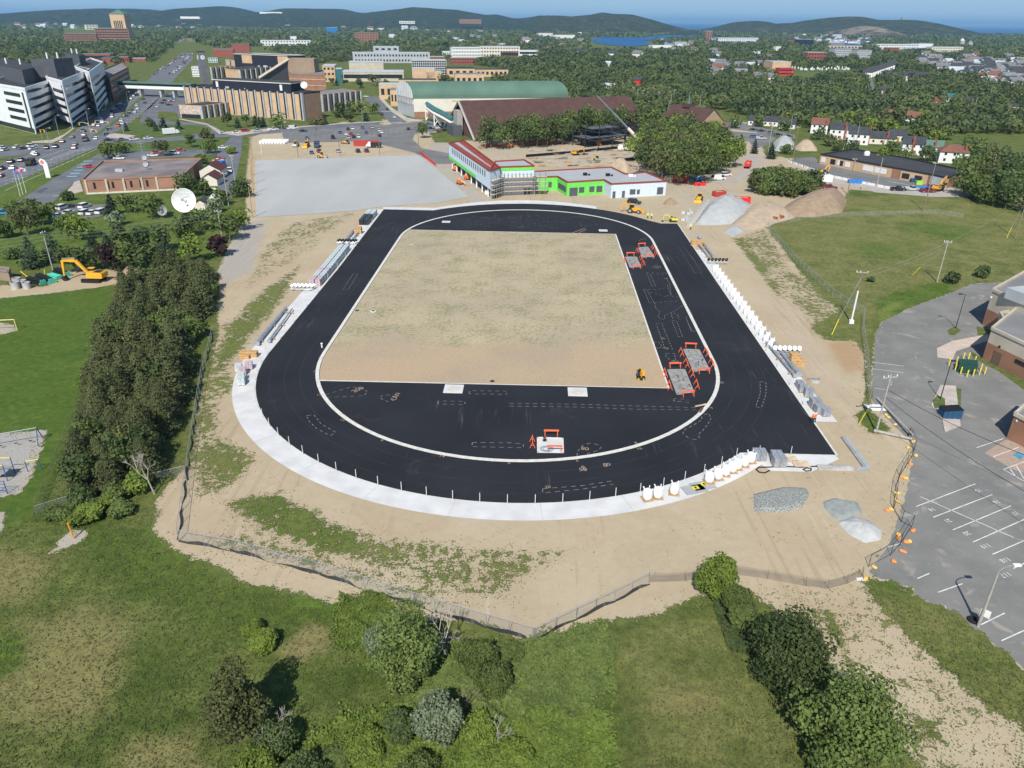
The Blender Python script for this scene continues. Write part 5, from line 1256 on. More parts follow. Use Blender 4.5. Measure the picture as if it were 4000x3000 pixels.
def excavator(p,rz,s,label,m=YEL,pose='out',txt=None,blade=False,name='excavator'):
    t=thing(name,label,'excavator',p,rz); t.scale=(s,s,s)
    b=MB(); tracks(b,4.6,.6,.45,1.25); b.box((0,0,.55),(2.2,2,.35)); b.build('tracks',RUB if not blade else DSTEEL,t)
    b=MB(); b.box((-1.0,0,1.75),(3.6,2.8,1.3),top=.97); b.box((-2.75,0,1.7),(.5,2.7,1.1)); h=b.build('body',m,t)
    b=MB(); b.box((-1.6,0,2.45),(1.6,1.6,.14)); b.tube((-2.0,.8,2.4),(-2.0,.8,2.9),.07); b.build('engine_cover',DSTEEL,h)
    b=MB(); extr(b,[(-.1,1.15),(1.5,1.15),(1.5,2.2),(1.1,2.95),(-.1,2.95)],-1.4,-.4); c=b.build('cab',GLASS,t); r=MB(); r.box((.5,-.9,3.0),(1.5,1.05,.1)); r.build('cab_roof',m if not blade else BLACK,c)
    P={'out':((.9,0,1.9),(3.4,0,5.0),(6.6,0,4.9),(7.0,0,1.0)),'far':((.9,0,1.9),(3.2,0,4.4),(5.8,0,4.2),(6.4,0,.9)),'fold':((.9,0,1.9),(1.8,0,4.6),(3.6,0,4.2),(2.9,0,1.4)),'up':((.9,0,1.9),(2.8,0,4.4),(5.0,0,5.8),(5.6,0,2.8))}[pose]
    b=MB(); arm_seg(b,P[0],P[1],.5,.5,.75); arm_seg(b,P[1],P[2],.5,.75,.4); bo=b.build('boom',m,t)
    b=MB(); arm_seg(b,P[2],P[3],.36,.6,.3); b.build('stick',m,t)
    b=MB(); x,_,z=P[3]; extr(b,[(x-.1,z+.2),(x+.5,z),(x+.5,z-.6),(x,z-1.0),(x-.7,z-.7),(x-.3,z-.3)],-.6,.6); b.build('bucket',DSTEEL,t)
    b=MB(); b.tube((1.0,0,1.6),Vector(P[0]).lerp(Vector(P[1]),.8)-Vector((0,0,.5)),.1); b.tube(Vector(P[1])+Vector((0,0,.6)),Vector(P[2])+Vector((0,0,.5)),.09); b.build('hydraulic_ram',STEEL,t)
    if blade: b=MB(); b.box((2.4,0,.4),(.15,2.4,.7)); b.box((1.6,0,.4),(1.6,.3,.2)); b.build('blade',m,t)
    if txt:
        o=stroke_text('panel_lettering',txt,Vector((-1.4,-1.43,1.95)),.55,WPAINT,0,parent=t); o.rotation_euler=(PI/2,0,0); q=MB(); q.box((-1.4,-1.41,1.95),(1.5,.02,.7)); q.build('panel_badge',BLACK,t)
    return t
excavator(G(368,1098),PI-.05,1.0,'large yellow excavator on the dirt strip above the playing field, boom out left',pose='out',txt='330')
excavator(G(3662,745),R_(35),.85,'yellow excavator at the right hand corner of the low school, arm raised',pose='up',txt='320')
excavator(G(2600+1690/2.765,350+915/2.765),R_(-5),.75,'yellow excavator with folded arm in front of the low school car park',pose='fold')
excavator(G(2100+410/2.765,300+845/2.765),R_(25),.72,'orange yellow excavator with dark arm on the cleared ground behind the new building',pose='far')
excavator(G(2100+1455/2.765,300+1565/2.765),PI+.1,.5,'small yellow and black mini excavator at the far right corner of the track',m=LYEL,pose='far',blade=True,name='mini_excavator')
excavator(G(2502,1475),R_(-95),.48,'small black canopied mini excavator at the lower right of the infield',m=YEL,pose='fold',blade=True,name='mini_excavator')
def roller(p,rz,label,m=YEL,s=1.0):
    t=thing('road_roller',label,'road roller',p,rz); t.scale=(s,s,s); b=MB(); b.box((-.9,0,1.2),(2.2,1.7,.9),top=.95); b.build('body',m,t)
    b=MB(); b.M=Matrix.Translation((1.7,0,.75))@Matrix.Rotation(PI/2,4,'X'); b.lathe([(.75,-1.0),(.75,1.0)],n=20); b.M=None; b.build('drum',STEEL,t)
    b=MB(); b.box((1.7,1.1,.8),(1.6,.15,.25)); b.box((1.7,-1.1,.8),(1.6,.15,.25)); b.box((.75,0,.85),(.5,2.3,.35)); b.build('drum_frame',m,t)
    b=MB(); b.box((.0,0,2.0),(1.2,1.3,1.3),top=.9); c=b.build('cab',GLASS,t); r=MB(); r.box((0,0,2.72),(1.4,1.5,.12)); r.build('cab_roof',m,c); add_wheels(t,(-1.3,),.85,.7,.45); return t
roller(G(1258,617),R_(3),'yellow road roller at the top edge of the smooth grey pad')
roller(G(2100+640/2.765,300+905/2.765),R_(-60),'lime yellow roller on the cleared ground behind the new building',LYEL,.85)
roller(G(1157,573),R_(-95),'yellow roller facing the camera in the gravel lot, left one of two machines')
def loader(p,rz,label,m=YEL,back=False,s=1.0):
    t=thing('backhoe_loader' if back else 'wheel_loader',label,'loader',p,rz); t.scale=(s,s,s); b=MB(); extr(b,[(-1.9,.8),(2.3,.8),(2.3,1.5),(.6,1.8),(-.2,1.8),(-1.9,1.5)],-.75,.75); b.build('body',m,t)
    b=MB(); b.box((-.8,0,2.2),(1.5,1.4,1.2),top=.9); c=b.build('cab',GLASS,t); r=MB(); r.box((-.8,0,2.86),(1.6,1.5,.12)); r.build('cab_roof',m,c); add_wheels(t,(1.6,),.9,.62,.4); add_wheels(t,(-1.2,),.9,.85,.5)
    b=MB()
    for sg in (-.6,.6): b.tube((.6,sg,1.7),(3.1,sg,.7),.12,n=5)
    b.build('loader_arms',m,t); b=MB(); extr(b,[(3.0,.3),(3.9,.15),(3.3,.9),(3.0,1.1)],-1.2,1.2); b.build('bucket',m,t)
    if back: b=MB(); arm_seg(b,(-2.0,0,1.0),(-3.0,0,3.4),.3,.4); arm_seg(b,(-3.0,0,3.4),(-4.1,0,1.8),.25,.35); extr(b,[(-4.3,1.8),(-3.8,1.7),(-3.9,1.0),(-4.5,1.1)],-.35,.35); b.build('backhoe_arm',m,t)
    return t
loader(G(2100+1040/2.765,300+1470/2.765),R_(-18),'yellow backhoe loader in front of the low white wing of the new building',back=True)
loader(G(2600+360/2.765,350+1210/2.765),R_(-110),'yellow wheel loader beside the red skips and the grey stone heap')
loader(G(1198,575),R_(-92),'yellow backhoe facing the camera in the gravel lot, between roller and blue truck',back=True)
loader(G(1352,562),R_(170),'small yellow loader left of the red container',s=.8)
def boom_lift(p,rz,label,m=ORA,raise_=.5,L=6):
    t=thing('boom_lift',label,'boom lift',p,rz); b=MB(); b.box((0,0,.8),(2.6,1.9,.4)); b.build('chassis',m,t); add_wheels(t,(.9,-.9),.95,.45,.35)
    b=MB(); b.box((-.3,0,1.45),(2.2,1.6,.8)); b.build('turntable',m,t); a=(-1.0,0,1.9); q=(-1.0+L*math.cos(raise_),0,1.9+L*math.sin(raise_)); b=MB(); arm_seg(b,a,q,.3,.4,.3); b.build('boom',CREAM,t)
    b=MB(); x,_,z=q
    for zz in (z-.9,z-.1):
        for yy in (-.8,.8): b.tube((x,yy,zz),(x+.9,yy,zz),.04,n=4)
        for xx in (x,x+.9): b.tube((xx,-.8,zz),(xx,.8,zz),.04,n=4)
    for xx in (x,x+.9):
        for yy in (-.8,.8): b.tube((xx,yy,z-.9),(xx,yy,z-.1),.04,n=4)
    b.sheet([(x,-.8),(x+.9,-.8),(x+.9,.8),(x,.8)],z-.9); b.build('basket',m,t); return t
boom_lift(G(1400+1060/2.765,250+1155/2.765),R_(-35),'orange boom lift under the overhang of the new building, farthest one',raise_=.1,L=4)
boom_lift(G(1400+1100/2.765,250+1300/2.765),R_(-55),'orange boom lift in front of the long wing, nearest one with boom down',raise_=-.2,L=5)
boom_lift(G(1400+1180/2.765,250+1250/2.765),R_(10),'orange telehandler like lift beside the nearest boom lift',raise_=.05,L=5)
boom_lift(G(2100+660/2.765,300+745/2.765),R_(12),'orange boom lift with pale boom reaching into the steel frame',raise_=.22,L=11)
boom_lift(G(2100+1730/2.765,300+1130/2.765),R_(170),'blue boom lift among the red skips below the tall trees',BLUE,.1,6)
def skip(p,rz,s,label,m=RED,load=True,name='skip_container'):
    t=thing(name,label,'skip',p,rz); L,W,H_=s; b=MB()
    for sg in (-1,1): b.box((0,sg*(W/2-.04),H_/2),(L,.08,H_))
    for sg in (-1,1): b.box((sg*(L/2-.04),0,H_/2),(.08,W-.16,H_))
    b.box((0,0,.1),(L-.1,W-.1,.1))
    n=int(L/.7)
    for i in range(n+1):
        for sg in (-1,1): b.box((-L/2+.1+(L-.2)*i/n,sg*(W/2+.03),H_/2),(.12,.06,H_*.9))
    b.build('walls',m,t)
    if load: q=MB(); q.ell((0,0,H_*.72),(L*.46,W*.44,H_*.3),12,6,jit=.2,rg=random.Random(int(L*9))); q.build('rubble',mat('rubble',(0.33,0.26,0.18),.9,.4,2),t)
    return t
skip(G(2600+810/2.765,350+1220/2.765),R_(-8),(6.3,2.4,2.0),'long bright red skip behind the grey stone heap',BRED)
skip(G(2600+575/2.765,350+1150/2.765),R_(20),(4.6,2.4,1.8),'dark red open skip filled with rubble beside the yellow loader',RED)
skip(G(2600+365/2.765,350+1035/2.765),R_(3),(4.4,2.0,1.2),'small bright red skip beside the blue machine',BRED,True)
def container(p,rz,s,label,m=RED):
    t=thing('shipping_container',label,'container',p,rz); L,W,H_=s; b=MB(); b.box((0,0,H_/2),(L,W,H_)); n=int(L/.45)
    for i in range(n):
        for sg in (-1,1): b.box((-L/2+.3+(L-.6)*i/(n-1),sg*(W/2+.02),H_/2),(.16,.05,H_*.9))
    b.build('body',m,t); q=MB(); q.box((L/2+.02,-W/4,H_/2),(.05,W*.46,H_*.9)); q.build('door',m,t); q=MB(); q.box((L/2+.02,W/4,H_/2),(.05,W*.46,H_*.9)); q.build('door',m,t); return t
container(G(700+2020/2.765,250+885/2.765),0.02,(12.2,2.44,2.6),'long dark red shipping container in the gravel lot')
container(G(2600+155/2.765,350+1000/2.765),R_(5),(5.6,2.4,2.8),'brick red container with sacks on its roof by the tall trees')
t=container(G(2600+1725/2.765,350+990/2.765),0,(4.6,2.4,2.4),'white site hut with an open doorway in front of the low school',WPAINT)
def crane():
    p=G(2100+1000/2.765,300+800/2.765); t=thing('mobile_crane','white mobile crane with a long raised boom leaning left over the steel frame','crane',p,R_(2))
    b=MB(); b.box((1.5,0,1.2),(13,2.6,.8)); b.build('carrier',CREAM,t); b=MB(); extr(b,[(-6.2,.8),(-4.0,.8),(-4.0,2.9),(-5.8,2.9),(-6.3,1.9)],-1.25,1.25); b.build('cab',WPAINT,t); b=MB(); b.box((-6.05,0,2.2),(.1,2,.8)); b.build('windscreen',GLASS,t)
    add_wheels(t,(-5,-3.6,1,2.4,3.8),1.05,.58,.35); b=MB(); b.box((5.5,0,2.4),(4.5,2.6,1.6)); b.build('counterweight',CREAM,t)
    tip=AT(2330,372,p.y+6); base=p+Vector((6.6,0,2.8)); m=t.matrix_basis.inverted(); L0=Vector((6.6,0,2.8)); c,s=math.cos(-R_(2)),math.sin(-R_(2)); d=tip-p; L1=Vector((c*d.x-s*d.y,s*d.x+c*d.y,d.z))
    mid=L0.lerp(L1,.34); b=MB(); b.tube(L0,mid,.85,.75,6); b.build('boom_section',CREAM,t); b=MB(); b.tube(mid,L0.lerp(L1,.65),.50,.45,6); b.build('boom_section',mat('crane_grey',(0.13,0.15,0.16),.5,.1,1),t); b=MB(); b.tube(L0.lerp(L1,.65),L1,.40,.33,6); b.build('boom_section',mat('crane_grey',(0,0,0)),t)
    b=MB(); b.tube(L1,L1+Vector((-.9,0,1.6)),.15); b.tube(L1,L1+Vector((-.4,.0,-2)),.04); b.build('boom_head',DSTEEL,t)
crane()
# ------------------------------------------------------------------ PEOPLE
def person(p,rz,label,top,legs=NAVY,helmet=WPAINT,pose='stand'):
    t=thing('person',label,'person',p,rz); st=.13 if pose=='stand' else .32
    V_=[(0,0,.98),(0,0,1.18),(0,0,1.42),(0,0,1.54),(0,0,1.66),(0,.10,.93),(st*.3,.12,.5),(st*.1,.13,.09),(st*.1+.16,.13,.05),(0,-.10,.93),(-st*.3,-.12,.5),(-st*.8,-.13,.09),(-st*.8+.16,-.13,.05),(0,.2,1.42),(.04,.27,1.14),(.22,.24,.96),(0,-.2,1.42),(.04,-.27,1.14),(.14,-.25,.88)]
    E=[(0,1),(1,2),(2,3),(3,4),(0,5),(5,6),(6,7),(7,8),(0,9),(9,10),(10,11),(11,12),(2,13),(13,14),(14,15),(2,16),(16,17),(17,18)]
    Rr=[.15,.14,.16,.065,.10,.11,.075,.055,.045,.11,.075,.055,.045,.075,.055,.04,.075,.055,.04]
    key=pose
    if key not in _P:
        me=bpy.data.meshes.new('body'); me.from_pydata(V_,E,[]); o=bpy.data.objects.new('tmp',me); COL.objects.link(o)
        md=o.modifiers.new('s','SKIN'); 
        for i,v in enumerate(me.skin_vertices[0].data): v.radius=(Rr[i],Rr[i]); v.use_root=(i==0)
        o.modifiers.new('d','SUBSURF').levels=1
        bpy.context.view_layer.update(); dg=bpy.context.evaluated_depsgraph_get(); m2=bpy.data.meshes.new_from_object(o.evaluated_get(dg)); bpy.data.objects.remove(o); _P[key]=m2
    me=_P[key].copy(); me.materials.clear()
    for m in (SKIN,top,legs,BLACK): me.materials.append(m)
    for f in me.polygons:
        c=f.center; f.material_index=0 if c.z>1.50 else 3 if c.z<.12 else 2 if c.z<.98 and abs(c.y)<.2 else (0 if c.z<1.0 else 1)
    o=bpy.data.objects.new('body',me); COL.objects.link(o); o.parent=t
    b=MB(); b.lathe([(.16,1.70),(.145,1.76),(.09,1.83),(.02,1.85)],n=12); b.box((.12,0,1.705),(.14,.2,.02)); b.build('helmet',helmet,t); return t
_P={}
person(G(3170,1650),2.4,'worker in orange jacket at the right edge of the track, left one of the pair',HIVO)
person(G(3180,1652),2.0,'worker in orange jacket at the right edge of the track, right one of the pair',HIVO)
person(G(2100+1188/2.765,300+1530/2.765),-1.5,'worker in yellow vest on the sand by the far right bend, left one',HIVY)
person(G(2100+1228/2.765,300+1535/2.765),-1.3,'worker in yellow vest on the sand by the far right bend, right one',HIVY)
person(G(2600+268/2.765,350+1515/2.765),1.5,'worker in yellow vest walking beside the far right corner of the track',HIVY,pose='walk')
person(G(2600+362/2.765,350+1658/2.765),1.2,'worker with white helmet beside the crates at the far right straight',mat('denim',(0.12,0.2,0.35),.8,.1,3))
person(G(2600+1712/2.765,350+985/2.765),-1.6,'worker in yellow jacket in the doorway of the white site hut',HIVY)
person(G(3200+448/2.765,350+1075/2.765),0,'worker in yellow jacket on the gravel before the low school',HIVY,pose='walk')
person(G(3200+1048/2.765,350+975/2.765),-1.5,'worker in yellow jacket by the dark bins at the low school entrance',HIVY)
for i,(x,y) in enumerate(((1265,555),(1298,580),(1322,600),(1345,630))):
    q=AT(2100+x/2.765,300+y/2.765,G(2450,590).y+14-i*1.5); q.z=8.2-i*.1; person(q,0,'worker in orange vest up on the steel frame, %s from the left'%ORD[i],HIVO)
person(G(1235,512),-1.57,'person in dark clothes walking on the pavement by the car park',NAVY,pose='walk',helmet=BLACK)
# ------------------------------------------------------------------ ROADS AND PAVED AREAS
ROAD=mat('road_asphalt',(0.135,0.142,0.152),.9,.18,.12,bump=.1,detail=6); LOT=mat('car_park_asphalt',(0.165,0.162,0.155),.9,.18,.08,bump=.1,detail=6)
WALKM=mat('pavement_concrete',(0.42,0.37,0.32),.9,.12,.3); LINE=mat('road_paint',(0.62,0.62,0.58),.8,.2,1); LAWN=mat('verge_grass',(0.075,0.115,0.022),.95,.28,.25,bump=.5,detail=6)
def road(name,px,m,z): b=MB(); b.sheet([(p.x,p.y) for p in [G(*q) for q in px]],z); o=b.build(name,m); fill(o); struct(o); return o
def X1(l): return [(x/2.765,350+y/2.765) for x,y in l]
def X2(l): return [(700+x/2.765,250+y/2.765) for x,y in l]
def X3(l): return [(1400+x/2.765,250+y/2.765) for x,y in l]
def X5(l): return [(2600+x/2.765,350+y/2.765) for x,y in l]
def X6(l): return [(3200+x/2.765,350+y/2.765) for x,y in l]
road('parkway_road',[(-60,668),(-20,648),(60,618),(120,602),(200,582),(235,560),(262,535),(340,480),(430,420),(500,380),(540,355),(570,320),(600,290),(660,245),(712,208),(755,206),(752,235),(720,268),(690,300),(640,365),(590,418),(540,455),(480,500),(430,530),(380,577),(300,608),(120,685),(-20,742),(-60,760)],ROAD,.05)
road('far_parkway_road',[(612,186),(650,180),(700,168),(728,152),(700,142),(650,137),(650,143),(690,148),(700,156),(680,166),(640,174),(605,182)],LOT,.3)
road('side_street',[(-60,575),(60,572),(170,566),(235,558),(240,585),(120,602),(20,612),(-60,640)],ROAD,.06)
road('avenue',X1([(1080,560),(1160,520),(1400,545),(1750,520),(2010,498)])+X2([(0,772),(420,740),(560,742),(1100,700),(1700,655),(2100,632),(2212,655),(1700,690),(1180,735),(840,762),(660,778),(0,826)])+X1([(1380,585),(1100,600)]),ROAD,.055)
road('studio_road',[(383,603),(300,645),(231,686),(141,740),(66,792),(120,815),(205,795),(250,745),(290,713),(335,690),(400,635),(600,618),(790,612),(848,600),(848,585),(700,585),(500,592)],ROAD,.05)
road('studio_lane',[(948,530),(942,600),(930,655),(918,720),(905,775),(840,785),(856,715),(880,668),(852,650),(848,585),(896,545),(905,535)],ROAD,.052)
road('studio_car_park',X1([(600,1330),(640,1290),(700,1250),(1150,1240),(1100,1370),(900,1400),(600,1400)]),LOT,.05)
road('library_car_park',[(545,478),(560,440),(600,400),(640,365),(700,358),(722,380),(740,455),(700,462),(690,440),(620,435),(615,465),(680,475),(760,478),(830,488),(860,505),(830,525),(800,528),(830,506),(790,490),(700,486),(600,488)],ROAD,.05)
road('large_car_park',[(1100,519),(1300,497),(1500,489),(1580,482),(1640,474),(1770,474),(1760,500),(1700,505),(1620,525),(1612,545),(1650,580),(1760,600),(1770,640),(1700,640),(1620,597),(1480,562),(1400,553),(1115,558)],LOT,.048)
road('side_street',[(1425,385),(1445,378),(1475,376),(1510,420),(1550,455),(1590,478),(1530,486),(1490,445),(1450,410)],ROAD,.06)
road('pavement',[(1478,376),(1490,378),(1530,420),(1590,460),(1640,470),(1640,476),(1588,476),(1530,438),(1490,395)],WALKM,.13)
road('pavement',X2([(640,778),(420,748),(300,660),(0,600),(0,590),(300,645),(470,735),(1100,690),(1750,640),(2212,618),(2212,628),(1750,650),(1100,705)]),WALKM,.13)
road('pavement',X1([(1150,515),(1160,490),(1230,475),(1400,490),(1470,500),(1400,520),(1380,540),(1200,525)]),WALKM,.13)
road('pavement',X1([(340,560),(560,545),(700,480),(900,330),(1150,200),(1160,208),(900,345),(640,545),(560,580),(350,575)]),WALKM,.11)
road('forecourt',X1([(690,1130),(780,1040),(800,1000),(860,980),(900,1100),(700,1160),(640,1200)]),WALKM,.09)
PADM=mat('compacted_stone_dust',(0.385,0.39,0.375),.9,.10,.05,bump=.1,bscale=4,detail=6,stretch=(1.0,.35,1))
road('stone_dust_pad',[(998,628),(1300,617),(1638,606),(1735,690),(1830,770),(1700,795),(1499,806),(1400,822),(1200,838),(1002,849)],PADM,.06)
b=MB(); b.ribbon([G(*p) for p in ((1002,849),(998,628),(1300,617),(1638,606),(1827,767))],.35,.10); o=b.build('pad_edging',OLDC); struct(o)
b=MB(); b.ribbon([G(*p) for p in ((1021,608),(1020,562),(1110,560),(1400,553),(1480,560))],.3,.10); o=b.build('lot_kerb',CURB); struct(o)
road('church_car_park',X5([(560,430),(700,450),(1090,480),(1200,530),(1100,600),(960,640),(900,560),(700,560),(560,500)])+[],LOT,.05)
road('church_car_park',X5([(600,360),(780,350),(1000,400),(1400,490),(1400,530),(1200,500),(900,450),(620,410)]),LOT,.055)
road('dirt_road',X5([(760,670),(970,710),(1080,740),(1060,790),(950,820),(900,930),(780,1000),(640,1020),(480,1000),(700,950),(830,850),(850,760)]),mat('dirt_road',(0.37,0.33,0.28),.95,.1,.3,bump=.2),.03)
road('school_car_park',[(3075,632),(3110,618),(3180,612),(3200,634),(3320,660),(3550,706),(3630,716),(3612,734),(3413,722),(3243,685),(3150,658)],LOT,.05)
road('gravel_strip',X5([(1600,1000),(1700,990),(2212,1090)])+X6([(600,1110),(1230,1160),(1700,1160),(1640,1080),(1150,1050),(590,1040),(120,945)])+X5([(1620,870)]),mat('gravel_strip',(0.38,0.35,0.31),.95,.12,.5,bump=.2),.035)
road('avenue_grass',X1([(1380,590),(2212,540),(2212,630),(1300,690),(1240,660)]),LAWN,.03)
road('median_grass',X1([(985,520),(1100,430),(1250,330),(1400,190),(1545,60),(1580,60),(1430,200),(1280,340),(1130,440),(1010,520)]),LAWN,.10)
road('island_grass',X1([(1500,360),(1540,330),(1700,340),(2000,360),(2080,400),(2100,440),(1900,490),(1500,520),(1480,500),(1250,470),(1370,400)]),LAWN,.035)
road('roadside_lawn',X3([(380,490),(520,480),(620,600),(500,630)]),LAWN,.04)
road('roadside_lawn',X3([(60,600),(200,560),(280,630),(0,670)]),LAWN,.04)
road('roadside_lawn',X6([(0,770),(970,960),(985,985),(400,870),(0,795)]),LAWN,.045)
# lane markings
b=MB()
def dl(a,c,n,w=.18,z=.075,frac=.35):
    A_=G(*a);C_=G(*c)
    for i in range(n):
        p=A_.lerp(C_,i/n); q=A_.lerp(C_,(i+frac)/n); b.ribbon([p,q],w,z)
for k_ in range(4):
    dl((-10,692+k_*13),(360,575+k_*9),16)
dl((-10,680),(250,585),1,.2,frac=1); dl((200,621),(300,583),1,.22,frac=1); dl((230,617),(330,577),1,.22,frac=1); dl((20,745),(380,582),1,.2,frac=1)
for k_ in range(3): dl((300+k_*14,510+k_*4),(540+k_*5,372),18)
for k_ in range(3): dl((480+k_*14,480),(640+k_*5,360),14)
for (u,v) in ((165,628),(175,637),(300,590),(320,585),(48,699),(205,767)): 
    p=G(u,v); b.ribbon([p,p+Vector((2.2,2.0,0))],.35,.078); b.add([(p.x+2.0,p.y+2.6,.078),(p.x+2.8,p.y+1.6,.078),(p.x+3.2,p.y+3.0,.078)],[(0,1,2)])
for i in range(22):
    for v in (529,538,547): 
        if rnd.random()<.8: p=G(1130+i*22,v-i*1.1); b.ribbon([p,p+Vector((.3,3.4,0))],.12,.075)
for i in range(9): p=G(1490+i*4.6,436.5); b.ribbon([p,p+Vector((0,2.2,0))],.5,.09)
for i in range(11): p=G(1520+i*4.8,483-i*.3); b.ribbon([p,p+Vector((0,2.4,0))],.5,.09)
for i in range(15): p=G(3200+(720+i*22)/2.765,350+(985+i*4)/2.765); b.ribbon([p,p+Vector((1.2,-3.5,0))],.12,.08)
o=b.build('road_markings',LINE); struct(o,'white lane and bay markings')
bm_=MB(); 
for i in range(6):
    p=G(262+i*13,690-i*12); bm_.ribbon([p,p+Vector((3.5,.6,0))],1.5,.08)
o=bm_.build('accessible_bays',mat('pale_blue_paint',(0.25,0.45,0.55),.8,.15,1)); struct(o,'pale blue painted bays at the studio front')
# ---- school yard on the right: bays, numbers, islands
b=MB(); yl=[((3578,1979),(3810,1890)),((3595,1940),(3960,2100)),((3645,2021),(3876,1932)),((3722,2070),(3949,1976)),((3800,2118),(4010,2025)),((3876,2166),(4000,2112)),((3958,2221),(4010,2196)),((3445,2144),(3520,2122)),((3584,2260),(3630,2240)),((3664,2314),(3760,2280)),((3832,2440),(3925,2395)),((3912,2503),(4000,2463)),((3815,1749),(3920,1713)),((3881,1784),(3980,1747)),((3920,1834),(4010,1800)),((3920,1834),(4010,1885)),((3945,1830),(3968,1862)),((3970,1818),(4000,1870)),((3410,1415),(3530,1430)),((3405,1440),(3530,1456)),((3415,1516),(3475,1525)),((3456,1656),(3500,1658))]
for a,c in yl: b.ribbon([G(*a),G(*c)],.13,.012)
o=b.build('bay_lines',LINE); struct(o,'white parking bay lines on the school yard')
for (u,v,s) in ((3822,1916,'15'),(3892,1960,'16'),(3966,2004,'17'),(3641,1990,'14'),(3702,2034,'21'),(3776,2083,'20'),(3849,2132,'119'),(3926,2187,'118'),(3928,2185+60,'117')):
    o=stroke_text('bay_number',s,(u,v),.95,LINE,R_(200),.014); struct(o)
road('brick_paving',[(3846,1770),(3930,1717),(4010,1745),(4010,1850),(3960,1835)],mat('pink_paving',(0.36,0.27,0.21),.9,.12,1.5),.008)
road('accessible_sign_paint',[(3955,1778),(3977,1764),(4008,1778),(3986,1794)],mat('bay_blue',(0.08,0.25,0.36),.8,.2,1),.013)
road('pink_path',[(3660,1360),(3720,1332),(3860,1305),(3862,1330),(3735,1372),(3722,1404),(3662,1396)],mat('pink_concrete',(0.50,0.41,0.34),.9,.1,.6),.02)
b=MB(); b.prism([(p.x,p.y) for p in (G(3672,1506),(G(3733,1509)),G(3752,1665),G(3690,1690),G(3680,1640),G(3636,1585))],0,.14); o=b.build('traffic_island',mat('cracked_island',(0.44,0.38,0.33),.95,.15,.7,bump=.4)); struct(o)
for pl,nm in (([(3642,1570),(3660,1545),(3690,1560),(3692,1590),(3650,1600)],'grass_patch'),([(3700,1290),(3730,1275),(3755,1290),(3730,1310),(3708,1308)],'grass_patch'),([(3735,1515),(3755,1520),(3752,1600),(3742,1600)],'grass_patch'),([(3815,1275),(3870,1290),(3860,1320),(3820,1310)],'grass_patch'),([(3790,1370),(3880,1425),(4010,1480),(4010,1530),(3900,1450),(3800,1400)],'grass_patch')):
    road(nm,pl,mat('weedy_grass',(0.095,0.12,0.03),.95,.35,1.2,bump=.8,detail=6),.15 if pl[0][0]==3642 else .016)
# ------------------------------------------------------------------ BUILDINGS
def col(n,c,**k_): return mat(n,c,**{**dict(rough=.85,var=.1,scale=.25),**k_})
BRICK=col('brown_brick',(0.30,0.155,0.095),var=.14); TAN=col('tan_brick',(0.55,0.38,0.23)); SANDB=col('sand_cladding',(0.50,0.44,0.34)); DROOF=col('dark_roof',(0.045,0.045,0.047),var=.25,scale=.1,detail=7); GROOF=col('grey_roof',(0.20,0.20,0.20),var=.2,scale=.1,detail=7)
PANEL=col('white_panel',(0.74,0.76,0.77),var=.05); CHAR=col('charcoal_cladding',(0.09,0.095,0.105),var=.12); FIN=col('pale_grey_fin',(0.40,0.42,0.43)); METALR=col('silver_roof',(0.42,0.46,0.49),var=.08); REDB=col('red_brick',(0.27,0.08,0.055)); FRM=col('window_frame',(0.55,0.55,0.53)); BROOF=col('brown_shingle',(0.085,0.045,0.036),var=.15,scale=.3,detail=6,stretch=(1,1,1)); CRW=col('cream_wall',(0.66,0.62,0.52),var=.05); WW=col('white_siding',(0.70,0.70,0.68),var=.04); SHING=col('charcoal_shingle',(0.05,0.052,0.058),var=.2,scale=.6); BRSH=col('red_brown_shingle',(0.19,0.085,0.06),var=.15,scale=.6)
def roofpts(px,h):
    P=[G(u,v,h) for u,v in px]
    if len(P)==3: P.append(P[0]+P[2]-P[1])
    return P
def wins(t,a,c,z0,wh,n,w,gm=GLASS,name='window',inset=1.0,rows=1,dz=3.2,frame=False,proud=.06,margin=0.0):
    """n windows per row along wall a->c (local coords), each its own part"""
    a,c=Vector((a[0],a[1],0)),Vector((c[0],c[1],0)); d=c-a; L=d.length; rz=math.atan2(d.y,d.x); cnt=0
    b=MB(); b.box((0,0,0),(w,proud*2,wh)); me=b.mesh(name,gm); fm=None
    if frame: q=MB(); q.box((0,-proud,-wh/2-.06),(w+.2,.08,.12)); q.box((0,-proud,wh/2+.06),(w+.2,.08,.12)); fm=q.mesh('sill',FRM)
    for r in range(rows):
        for i in range(n):
            if cnt>=100: return
            p=a+d*((margin+(1-2*margin)*(i+.5)/n)); o=bpy.data.objects.new(name,me); COL.objects.link(o); o.parent=t; o.location=(p.x,p.y,z0+wh/2+r*dz); o.rotation_euler.z=rz; cnt+=1
            if fm: f=bpy.data.objects.new('sill',fm); COL.objects.link(f); f.parent=o
